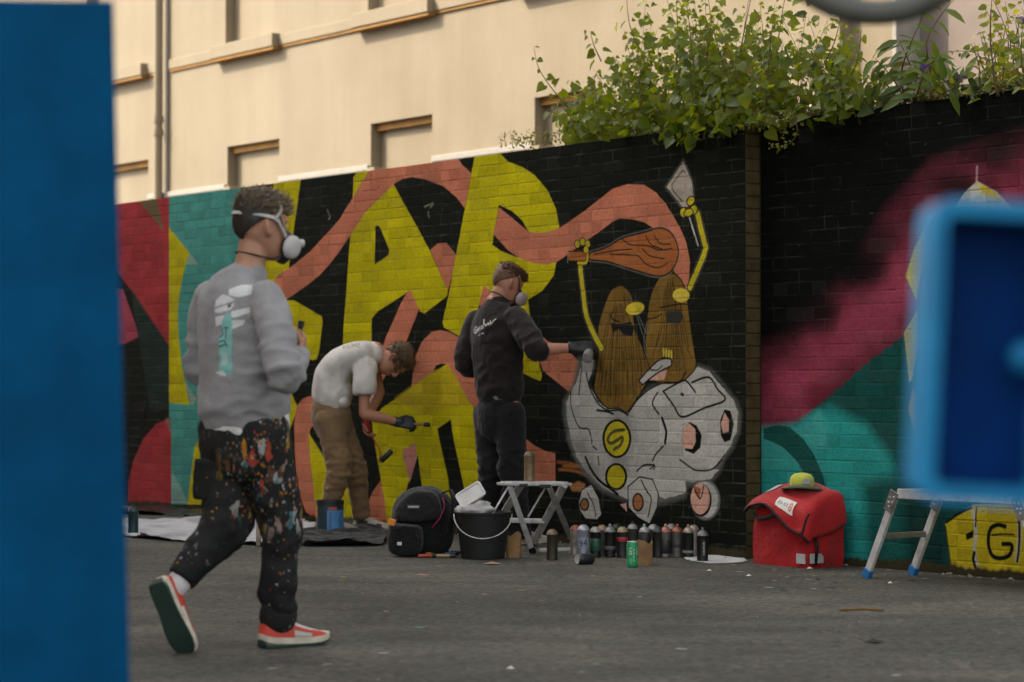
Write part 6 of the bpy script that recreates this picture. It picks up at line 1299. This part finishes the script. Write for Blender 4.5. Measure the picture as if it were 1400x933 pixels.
def splat(t, c, scale, thr, size, cols, maskscale, mlo, mhi, stretch=(1, 1, 1), off=0.0):
    mp = N(t, 'ShaderNodeMapping'); mp.inputs['Scale'].default_value = stretch; mp.inputs['Location'].default_value = (off, off, off); t.links.new(pos(t), mp.inputs[0])
    ad = N(t, 'ShaderNodeVectorMath', operation='ADD'); nn_ = N(t, 'ShaderNodeTexNoise'); nn_.inputs['Scale'].default_value = scale * 1.4; t.links.new(mp.outputs[0], nn_.inputs['Vector']); sc_ = N(t, 'ShaderNodeVectorMath', operation='SCALE'); sc_.inputs['Scale'].default_value = 1.3 / scale; t.links.new(nn_.outputs['Color'], sc_.inputs[0]); t.links.new(mp.outputs[0], ad.inputs[0]); t.links.new(sc_.outputs[0], ad.inputs[1])
    vo = N(t, 'ShaderNodeTexVoronoi'); vo.inputs['Scale'].default_value = scale; t.links.new(ad.outputs[0], vo.inputs['Vector'])
    sp_c = N(t, 'ShaderNodeSeparateColor'); t.links.new(vo.outputs['Color'], sp_c.inputs[0])
    k = mth(t, 'LESS_THAN', vo.outputs['Distance'], size); k = mth(t, 'MULTIPLY', k, mth(t, 'GREATER_THAN', sp_c.outputs[0], thr))
    k = mth(t, 'MULTIPLY', k, ramp(t, nz(t, maskscale, 3), [(mlo, (0, 0, 0)), (mhi, (1, 1, 1))]))
    rp2 = N(t, 'ShaderNodeValToRGB'); rp2.color_ramp.interpolation = 'CONSTANT'; e = rp2.color_ramp.elements; e[0].position = 0; e[0].color = c4(cols[0]); e[1].position = 1 / len(cols); e[1].color = c4(cols[1])
    for i in range(2, len(cols)): x_ = e.new(i / len(cols)); x_.color = c4(cols[i])
    t.links.new(sp_c.outputs[1], rp2.inputs[0]); return mixc(t, k, c, rp2.outputs[0])
PC = [(0.38, 0.15, 0.015), (0.30, 0.30, 0.30), (0.30, 0.05, 0.03), (0.05, 0.14, 0.16), (0.22, 0.16, 0.14), (0.28, 0.18, 0.03), (0.12, 0.06, 0.035)]
# heavy patch on the right hip and thigh: real dried paint, centred on that spot of the cloth
dv = N(t, 'ShaderNodeVectorMath', operation='DISTANCE'); t.links.new(pos(t), dv.inputs[0]); dv.inputs[1].default_value = tuple(P(388, 645, 9.28)); near_ = mth(t, 'SUBTRACT', 1.0, mth(t, 'DIVIDE', dv.outputs['Value'], 0.38), True)
c1 = splat(t, cb, 30, 0.50, 0.50, PC, 9, 0.42, 0.50, (1, 1, 0.45)); c1 = splat(t, c1, 85, 0.62, 0.42, PC, 11, 0.40, 0.5, (1, 1, 0.7), 3.0)
cs = splat(t, cb, 46, 0.80, 0.34, [(0.20, 0.20, 0.20), (0.03, 0.07, 0.08), (0.12, 0.13, 0.13), (0.04, 0.09, 0.09)], 4, 0.52, 0.58, (1, 1, 0.6), 7.0); cs = splat(t, cs, 70, 0.92, 0.34, PC, 5, 0.46, 0.54, (1, 1, 1), 9.0)
t.links.new(mixc(t, mth(t, 'MULTIPLY', ramp(t, near_, [(0.22, (0, 0, 0)), (0.40, (1, 1, 1))]), 1.0), cs, c1), b.inputs['Base Color']); b.inputs['Roughness'].default_value = 0.8; b.inputs['Specular IOR Level'].default_value = 0.2
bumpn(t, b, mth(t, 'ADD', nz(t, 30, 4, 0.5, dist=0.5), mth(t, 'MULTIPLY', nz(t, 500, 2), 0.2)), 0.35, 0.012)
kR, kL = J['knR'], J['knL']
trousers(pA, m_spat, J, [(P(335, 582, 9.45), 0.165, 0.135), (P(334, 600, 9.45), 0.180, 0.150), (P(334, 628, 9.45), 0.185, 0.140)],
         [([J['hipR'] + Vector((0, 0, -0.04)), J['hipR'].lerp(kR, 0.45), kR, kR.lerp(J['anR'], 0.45), kR.lerp(J['anR'], 0.86)], [(0.104, 0.112), (0.090, 0.096), (0.072, 0.080), (0.066, 0.072), (0.064, 0.068)]),
          ([J['hipL'] + Vector((0, 0, -0.04)), J['hipL'].lerp(kL, 0.45), kL, kL.lerp(J['anL'], 0.45), kL.lerp(J['anL'], 0.86)], [(0.104, 0.112), (0.098, 0.102), (0.086, 0.090), (0.072, 0.072), (0.060, 0.060)])],
         0.010, folds([(kR, 0.22, 1.0), (kL, 0.24, 1.1), (P(383, 825, 9.45), 0.2, 1.2), (P(335, 615, 9.35), 0.15, 0.7)], 0.004, 0.014, (11, 11, 10), 4.0))
mb = MB(); stube(mb, [P(381, 832, 9.455), P(380.5, 840, 9.455), P(380, 848, 9.46)], [(0.068, 0.073), (0.073, 0.078), (0.070, 0.075)], rA, 3, 22); skin(mb, 'turn_up', m_spat, pA, 0.008, 2)
mb = MB(); pcx = P(290, 655, 9.45); mb.box((0, 0, 0), (0.13, 0.045, 0.16), None, 0.012); Mp = orient(Vector((0.05, 0, 1)), Vector((-0.55, -0.80, 0.1))); Mp2 = Matrix((Mp.col[0], Mp.col[2], Mp.col[1])).transposed()
mb.v = [Mp2 @ v + P(290, 655, 9.46) + Vector((-0.008, -0.055, 0)) for v in mb.v]; skin(mb, 'cargo_pocket', m_spat, pA, 0.008, 3, folds([], 0.004, 0, (12, 12, 14), 2))
for an, kn, f0, f1 in ((J['anR'], kR, -0.06, 0.2), (J['anL'], kL, -0.16, 0.30)):
    mb = MB(); stube(mb, [an.lerp(kn, f1), an.lerp(kn, 0.08), an.lerp(kn, f0)], [0.050, 0.046, 0.044], rA, 3, 16); skin(mb, 'sock', m_elw if f1 < 0.25 else mat('sock_white', (0.55, 0.53, 0.53), 0.9), pA, 0.007, 2)
m_shw = mat('trainer_white', (0.58, 0.54, 0.49), 0.6, var=0.1, dirt=((0.3, 0.26, 0.2), 0.4)); m_shr = mat('trainer_red', (0.50, 0.045, 0.025), 0.6, var=0.1); m_crm = mat('midsole_cream', (0.52, 0.47, 0.38), 0.7); m_dgr = mat('outsole_green', (0.012, 0.035, 0.026), 0.7)
pn_ = [(1, 4, 0.0, 1.15, m_shr), (1, 4, math.pi - 1.15, math.pi, m_shr), (4, 6, 0.45, 0.75, m_shr), (4, 6, math.pi - 0.75, math.pi - 0.45, m_shr), (6, 9, 0.0, 0.85, m_shr), (6, 9, math.pi - 0.85, math.pi, m_shr), (0, 1, 0.1, math.pi - 0.1, m_shr)]
hlR = G(359, 887); shoe(pA, hlR + Vector((0, 0.0, 0.001)), J['ftR'], vz, (m_shw, m_crm, m_dgr), 1.07, pn_)
hlL = P(212, 799, 9.20); shoe(pA, hlL, J['ftL'], J['fuL'], (m_shw, m_crm, m_dgr), 1.05, pn_)
mb = MB()
for i in range(5): c0 = G(359, 887) + J['ftR'] * (0.135 + i * 0.016); mb.tube([c0 + rA * 0.018 + vz * (0.079 - i * 0.007), c0 + vz * (0.088 - i * 0.007), c0 - rA * 0.018 + vz * (0.079 - i * 0.007)], 0.0028, 5)
mb.build('laces', m_elw, pA, True)
m_hA = hairmat('hair_grey_brown', (0.090, 0.064, 0.038), (0.29, 0.215, 0.135)); m_hA2 = hairmat('hair_dark_sides', (0.012, 0.010, 0.008), (0.045, 0.038, 0.028))
hair_cap(pA, HA, m_hA2, 0.070, -0.058, 0.004, 3, 'hair', 0.010, 0.055); locks(pA, HA, m_hA, 1300, 0.046, 0.0030, 5, 0.35, 0.046, 0.55)
mkA = respirator(pA, HA, m_rubd, m_filt, m_elw, m_eld, 0.045)
band(mkA, HA, [(0.085, -0.062, -0.05), (0.045, -0.081, 0.0), (0.012, -0.086, 0.030), (-0.05, -0.078, 0.040), (-0.10, -0.035, 0.044), (-0.112, 0, 0.044), (-0.10, 0.04, 0.044), (-0.05, 0.078, 0.040), (0.012, 0.086, 0.030), (0.085, 0.062, -0.05)], 0.0022, m_elw, 'strap', 4.0)
band(mkA, HA, [(0.012, -0.087, 0.030), (0.034, -0.083, 0.062), (0.028, -0.068, 0.098), (0.0, -0.035, 0.124)], 0.0022, m_elw, 'strap', 3.4)
band(mkA, HA, [(0.085, -0.055, -0.085), (0.02, -0.072, -0.115), (-0.06, -0.055, -0.105), (-0.085, 0, -0.098), (-0.06, 0.055, -0.105), (0.03, 0.07, -0.115), (0.085, 0.055, -0.085)], 0.0030, m_eld, 'neck_strap', 1.4)
mb = MB(); vp = HA.w(0.155, -0.02, -0.045); mb.lathe([(0.012, -0.02), (0.016, 0), (0.016, 0.012), (0, 0.013)], vp, 14, orient(HA.u, HA.f)); mb.build('valve', m_filt, mkA, True)
pen = thing('marker_pen', 'black marker held upright by the walking man', 'marker', P(410, 458, 9.44)); mb = MB(); mb.tube([P(407, 470, 9.44), P(412, 441, 9.44)], 0.010, 10); autosmooth(mb.build('barrel', m_blk, pen)); mb = MB(); mb.tube([P(411, 447, 9.44) + Vector((0, 0, 0)), P(412.3, 439, 9.44)], 0.0125, 10); autosmooth(mb.build('cap', m_blk, pen))
# ------------------------------------------------------------------ B: man bending, white T-shirt
J = dict(pel=P(452, 560, 16.95), waist=P(452, 528, 16.95), chest=P(482, 488, 16.95), nk=P(516, 482, 16.95), shR=P(498, 503, 16.79), shL=P(508, 479, 17.10), elR=P(498, 566, 16.78), wrR=P(545, 577.5, 16.86), elL=P(519, 536, 17.13), wrL=P(500, 574, 16.98),
         hipR=P(450, 567, 16.86), hipL=P(460, 567, 17.04), knR=P(463, 641, 16.86), knL=P(485, 641, 17.05), anR=P(448, 709, 16.95), anL=P(495, 706, 17.14))
J['ftR'] = Vector((0.93, -0.35, 0)).normalized(); J['ftL'] = Vector((0.93, -0.36, 0)).normalized(); J['fuR'] = J['fuL'] = vz
HB = Head(P(540, 492, 16.95), Vector((0.22, -0.16, -0.96)), Vector((0.95, 0.0, 0.22)), 1.02)
pB = thing('person', 'man bending over in white T-shirt and tan trousers, painting with a gloved hand', 'person', G(470, 727))
body(pB, J, HB, m_skinB, {'L': (Vector((0.05, -0.2, -1)), Vector((0.8, -0.4, 0)), Vector((0.3, -1, 0)), 0.85)}, ua=0.86); eyes(pB, HB)
c_ = sq(260, 200, (0.5, 0.49, 0.48)); a_ = sq(260, 200, (0, 0, 0))
for cc, isal in ((c_, 0), (a_, 1)):
    col = lambda c: (1, 1, 1) if isal else c
    for i, q in enumerate(([(20, 20), (20, 70), (45, 60), (22, 45), (48, 22)], [(60, 70), (60, 20), (85, 20)], [(60, 45), (80, 45)], [(60, 70), (85, 70)], [(100, 20), (100, 70), (125, 25), (125, 70)], [(140, 45), (165, 45), (165, 70), (140, 70), (140, 20), (165, 20)])): cc.line(q, col((0.24, 0.20, 0.05)), 8, smooth=False)
    for q in ([(15, 110), (60, 150), (120, 120)], [(70, 110), (110, 160)], [(150, 120), (220, 160)], [(30, 180), (90, 180)]): cc.line(q, col((0.16, 0.15, 0.14)), 6)
imB = c_.image('print_shirt', a_.c[..., 0])
bx_ = (J['nk'] - J['waist']); bu = (P(500, 470, 16.8) - P(470, 485, 16.8)).normalized(); bvv = Vector((0, 1, 0.55)).normalized()
m_tee = decal_mat('white_tshirt', (0.60, 0.575, 0.55), imB, P(470, 484, 16.80), bu, (P(484, 462, 17.0) - P(476, 484, 16.82)).normalized(), 0.20, 0.20, Vector((-0.5, -0.45, 0.74)), fold=0.5, bump=0.3)
tshirt(pB, 'tshirt', m_tee, J, [(P(456, 549, 16.95), 0.160, 0.128), (P(455, 540, 16.95), 0.168, 0.138), (P(453, 522, 16.95), 0.172, 0.128), (P(463, 502, 16.95), 0.178, 0.118), (P(482, 491, 16.95), 0.190, 0.112), (P(502, 486, 16.95), 0.180, 0.102), (P(513, 484, 16.95), 0.100, 0.080)],
       {'R': ([J['shR'] + Vector((0, 0.04, 0.01)), J['shR'].lerp(J['elR'], 0.3), J['shR'].lerp(J['elR'], 0.56)], [0.085, 0.080, 0.074]), 'L': ([J['shL'] + Vector((0, -0.04, 0)), J['shL'].lerp(J['elL'], 0.3), J['shL'].lerp(J['elL'], 0.55)], [0.074, 0.074, 0.070])},
       0.010, folds([(P(445, 535, 16.8), 0.28, 1.3), (P(486, 525, 16.8), 0.25, 1.2), (J['shR'], 0.22, 0.9), (P(465, 490, 16.8), 0.2, 0.5)], 0.0016, 0.0085, (10, 3, 5), 2.0))
mb = MB(); stube(mb, [P(443, 546, 16.93), P(470, 550, 16.93)], [(0.062, 0.14), (0.055, 0.13)], vz, 2, 16); skin(mb, 'shirt_tail', m_tee, pB, 0.010, 4, folds([], 0.004, 0, (14, 9, 8), 3))
m_tan = fabric('tan_trousers', (0.200, 0.128, 0.066), var=0.18, bump=0.4, fold=0.6)
trousers(pB, m_tan, J, [(P(452, 552, 16.95), 0.150, 0.130), (P(453, 570, 16.95), 0.165, 0.140), (P(455, 585, 16.95), 0.160, 0.125)],
         [([J['hipR'] + Vector((0, 0, -0.02)), J['hipR'].lerp(J['knR'], 0.5), J['knR'], J['knR'].lerp(J['anR'], 0.5), J['knR'].lerp(J['anR'], 1.02)], [0.104, 0.090, 0.080, 0.066, 0.057]), ([J['hipL'] + Vector((0, 0, -0.02)), J['hipL'].lerp(J['knL'], 0.5), J['knL'], J['knL'].lerp(J['anL'], 0.5), J['knL'].lerp(J['anL'], 1.02)], [0.104, 0.088, 0.078, 0.065, 0.057])],
         0.010, folds([(J['knR'], 0.25, 1.3), (J['knL'], 0.25, 1.3), (J['anR'], 0.15, 1.0), (J['anL'], 0.15, 1.0)], 0.003, 0.013, (9, 9, 15), 6.0))
m_offw = mat('canvas_shoe', (0.40, 0.36, 0.30), 0.8, dirt=((0.2, 0.17, 0.13), 0.5)); m_sd = mat('shoe_stripe', (0.02, 0.02, 0.025), 0.6)
shoe(pB, Vector((J['anL'].x - 0.05, J['anL'].y + 0.02, 0.001)), J['ftL'], vz, (m_offw, m_crm, m_crm), 0.98, [(2, 4, 0.2, 0.55, m_sd), (2, 4, math.pi - 0.55, math.pi - 0.2, m_sd), (6, 7, 0.1, 0.6, m_sd)]); shoe(pB, Vector((J['anR'].x - 0.05, J['anR'].y + 0.02, 0.001)), J['ftR'], vz, (m_offw, m_crm, m_crm), 0.98, [])
m_hB = hairmat('hair_brown', (0.040, 0.025, 0.012), (0.135, 0.085, 0.040))
hair_cap(pB, HB, m_hB, 0.062, -0.060, 0.007, 8, 'hair', 0.008, 0.040); locks(pB, HB, m_hB, 1500, 0.036, 0.0036, 9, 0.4, -0.02, 0.6, (-0.12, 0.066))
mb = MB(); hand_geo(mb, J['wrR'], Vector((1, 0.1, -0.03)), Vector((0.1, 0.75, -0.6)), Vector((0.1, 0.3, 0.9)), 1.15, 1.05, 1.4); stube(mb, [J['wrR'] - Vector((0.05, 0, -0.01)), J['wrR'] + Vector((0.02, 0, 0))], [(0.036, 0.036), (0.030, 0.036)], vz, 3, 14); skin(mb, 'glove', m_glovb, pB, 0.0050, 3)
br = thing('paint_brush', 'short round paint brush in the gloved hand of the bending man', 'brush', P(576, 579, 16.86))
d0, d1 = P(552, 579.5, 16.84), P(588, 581, 16.885); mb = MB(); mb.tube([d0, d0.lerp(d1, 0.75)], [0.008, 0.010], 10); autosmooth(mb.build('handle', m_kraft, br)); mb = MB(); mb.tube([d0.lerp(d1, 0.752), d0.lerp(d1, 0.85), d1], [0.013, 0.017, 0.014], 12); autosmooth(mb.build('bristles', m_blk, br))
rl = thing('paint_roller', 'small black paint roller with red handle hanging in the bending man\'s hand', 'paint roller', P(505, 590, 16.95))
m_rh = mat('red_handle', (0.40, 0.015, 0.02), 0.4); mb = MB(); stube(mb, [P(499, 569, 16.93), P(501, 582, 16.93), P(504, 592, 16.93)], [0.016, 0.024, 0.012], vz, 4, 12); autosmooth(mb.build('handle', m_rh, rl), 60)
mb = MB(); mb.tube(bez([P(504, 591, 16.93), P(514, 606, 16.93), P(519.5, 616, 16.93), P(519, 632, 16.93), P(524, 629, 16.93)], 16), 0.0042, 6); mb.build('wire', m_rh, rl, True)
mb = MB(); ra, rb_ = P(520.5, 631, 16.93), P(535.5, 616, 16.93); mb.tube([ra, ra.lerp(rb_, 0.06), ra.lerp(rb_, 0.94), rb_], [0.016, 0.021, 0.021, 0.016], 16); autosmooth(mb.build('roller_sleeve', m_blk, rl), 40)
# ------------------------------------------------------------------ C: man spraying, black sweatshirt
fC = Vector((0.80, 0.60, 0)); rC = Vector((0.60, -0.80, 0))
J = dict(pel=P(683, 556, 15.62), waist=P(681, 515, 15.62), chest=P(679, 456, 15.62), nk=P(680, 410, 15.64), shR=P(708, 434, 15.50), shL=P(650, 438, 15.77), elR=P(733, 479, 15.31), wrR=P(786, 475.5, 15.34), elL=P(635, 497, 15.74), wrL=P(664, 512, 15.93),
         hipR=P(696, 558, 15.55), hipL=P(669, 558, 15.70), knR=P(702, 650, 15.52), knL=P(672, 650, 15.66), anR=P(709, 727, 15.62), anL=P(676, 724, 15.76))
J['ftR'] = Vector((0.86, 0.5, 0)).normalized(); J['ftL'] = Vector((0.75, 0.66, 0)).normalized(); J['fuR'] = J['fuL'] = vz
HCc = Head(P(694, 389, 15.66), Vector((0.83, 0.40, -0.36)), Vector((0.34, 0.16, 0.93)), 1.0)
pC = thing('person', 'man standing in black sweatshirt and respirator, spraying the wall with a gloved hand', 'person', G(692, 744))
body(pC, J, HCc, m_skinB, {'L': (Vector((0.8, 0.5, 0)), Vector((0.5, -0.6, 0.2)), Vector((0, 0, 1)), 0.6)}); eyes(pC, HCc)
c_ = sq(200, 110, (0.02, 0.016, 0.014)); a_ = sq(200, 110, (0, 0, 0))
for cc, isal in ((c_, 0), (a_, 1)):
    col = (1, 1, 1) if isal else (0.55, 0.52, 0.50)
    for q, w in (([(40, 72), (18, 70), (10, 52), (26, 40), (44, 46), (40, 56), (28, 56)], 9), ([(52, 44), (56, 64), (66, 46), (74, 66)], 8), ([(84, 60), (94, 66), (92, 48), (82, 50), (100, 54)], 7), ([(104, 50), (112, 84), (108, 96), (118, 60)], 7), ([(124, 66), (130, 54), (138, 70), (146, 58)], 7), ([(150, 80), (156, 60), (172, 72), (190, 80)], 7), ([(20, 34), (80, 40)], 3), ([(60, 22), (66, 12), (74, 24)], 4), ([(84, 14), (96, 22), (104, 14)], 4)): cc.line(q, col, w)
imC = c_.image('print_script', a_.c[..., 0])
m_hood = decal_mat('black_sweatshirt', (0.0125, 0.0095, 0.0085), imC, P(634, 466, 15.55), (rC * 0.97 + vz * 0.24).normalized(), (vz * 0.97 - rC * 0.24).normalized(), 0.215, 0.125, -fC, fold=0.6, bump=0.4)
tshirt(pC, 'sweatshirt', m_hood, J, [(P(683, 544, 15.62), 0.155, 0.125), (P(683, 535, 15.62), 0.168, 0.140), (P(682, 515, 15.62), 0.172, 0.138), (P(680, 470, 15.62), 0.192, 0.140), (P(679, 442, 15.63), 0.190, 0.125), (P(679, 424, 15.635), 0.135, 0.095), (P(680, 415, 15.64), 0.080, 0.075)],
       {'R': ([J['shR'] + Vector((-0.02, 0.02, 0)), J['shR'].lerp(J['elR'], 0.4), J['shR'].lerp(J['elR'], 0.85), J['elR'] + Vector((0.01, 0, 0)), J['elR'].lerp(J['wrR'], 0.27)], [0.080, 0.080, 0.072, 0.066, 0.056]), 'L': ([J['shL'] + Vector((0.02, -0.02, 0)), J['shL'].lerp(J['elL'], 0.4), J['elL'], J['elL'].lerp(J['wrL'], 0.45)], [0.080, 0.076, 0.068, 0.058])},
       0.010, folds([(J['elR'], 0.2, 1.3), (P(683, 525, 15.5), 0.22, 1.2), (J['elL'], 0.2, 1.0), (P(690, 460, 15.5), 0.2, 0.8)], 0.003, 0.013, (10, 10, 12), 5.0))
mb = MB(); stube(mb, [P(680, 417, 15.64), P(681, 411, 15.645)], [(0.080, 0.074), (0.072, 0.068)], rC, 3, 20); skin(mb, 'collar', m_hood, pC, 0.007, 2)
mb = MB(); stube(mb, [P(683, 549, 15.62), P(683, 541, 15.62)], [(0.150, 0.120), (0.150, 0.122)], rC, 3, 22); skin(mb, 'undershirt', mat('grey_undershirt', (0.20, 0.19, 0.17), 0.9), pC, 0.010, 2)
m_jean = fabric('black_jeans', (0.0055, 0.006, 0.008), bump=0.5, fold=0.6)
trousers(pC, m_jean, J, [(P(683, 548, 15.62), 0.148, 0.122), (P(683, 565, 15.62), 0.165, 0.140), (P(683, 585, 15.62), 0.165, 0.130)],
         [([J['hip' + s_] + Vector((0, 0, -0.03)), J['hip' + s_].lerp(J['kn' + s_], 0.45), J['kn' + s_], J['kn' + s_].lerp(J['an' + s_], 0.5), J['kn' + s_].lerp(J['an' + s_], 1.08)], [0.108, 0.098, 0.082, 0.076, 0.074]) for s_ in 'LR'],
         0.010, folds([(J['knR'], 0.25, 1.1), (J['knL'], 0.25, 1.1), (J['anR'], 0.2, 1.2), (J['anL'], 0.2, 1.2)], 0.003, 0.013, (9, 9, 15), 9.0), 'jeans')
for s_ in 'LR': shoe(pC, Vector((J['an' + s_].x, J['an' + s_].y, 0.001)) - J['ft' + s_] * 0.05, J['ft' + s_], vz, (m_offw, m_crm, m_crm), 0.98, [])
m_hC = hairmat('hair_auburn', (0.045, 0.018, 0.008), (0.13, 0.058, 0.026)); m_hC2 = hairmat('hair_auburn_sides', (0.07, 0.034, 0.018), (0.15, 0.075, 0.04))
hair_cap(pC, HCc, m_hC2, 0.070, -0.045, 0.003, 12, 'hair', 0.006, 0.052); locks(pC, HCc, m_hC, 900, 0.040, 0.0036, 14, 0.55, 0.050, 0.7)
mkC = respirator(pC, HCc, m_rubd, m_filp, m_elw, m_eld, 0.046)
band(mkC, HCc, [(0.030, -0.082, 0.055), (0.014, -0.070, 0.088), (-0.01, -0.050, 0.112), (-0.03, -0.012, 0.128)], 0.0022, m_elw, 'strap', 3.2)
band(mkC, HCc, [(0.085, -0.055, -0.085), (0.02, -0.070, -0.108), (-0.06, -0.055, -0.092), (-0.085, 0, -0.086), (-0.06, 0.055, -0.092), (0.03, 0.07, -0.108), (0.085, 0.055, -0.085)], 0.0030, m_eld, 'neck_strap', 1.4)
mb = MB(); hand_geo(mb, J['wrR'], Vector((1, 0.12, 0.05)), Vector((0.1, 0.5, -0.85)), Vector((0.2, -0.2, 1)), 1.05, 1.2, 1.7); stube(mb, [J['wrR'] - Vector((0.03, 0, 0)), J['wrR'] + Vector((0.02, 0, 0))], [(0.040, 0.040), (0.032, 0.038)], vz, 3, 14); skin(mb, 'glove', m_glove, pC, 0.0050, 3)
cst = P(803, 490, 15.22); cdir = Vector((0.12, 0.93, 0.35)).normalized(); sc_ = spray_can((0, 0, 0), (0.30, 0.30, 0.30), (0.05, 0.05, 0.05), 'spray can gripped in the black glove against the wall', None, r=0.032, h=0.135, cap=BK_)
sc_.matrix_basis = Matrix.Translation(cst) @ orient(cdir.orthogonal(), cdir).to_4x4()
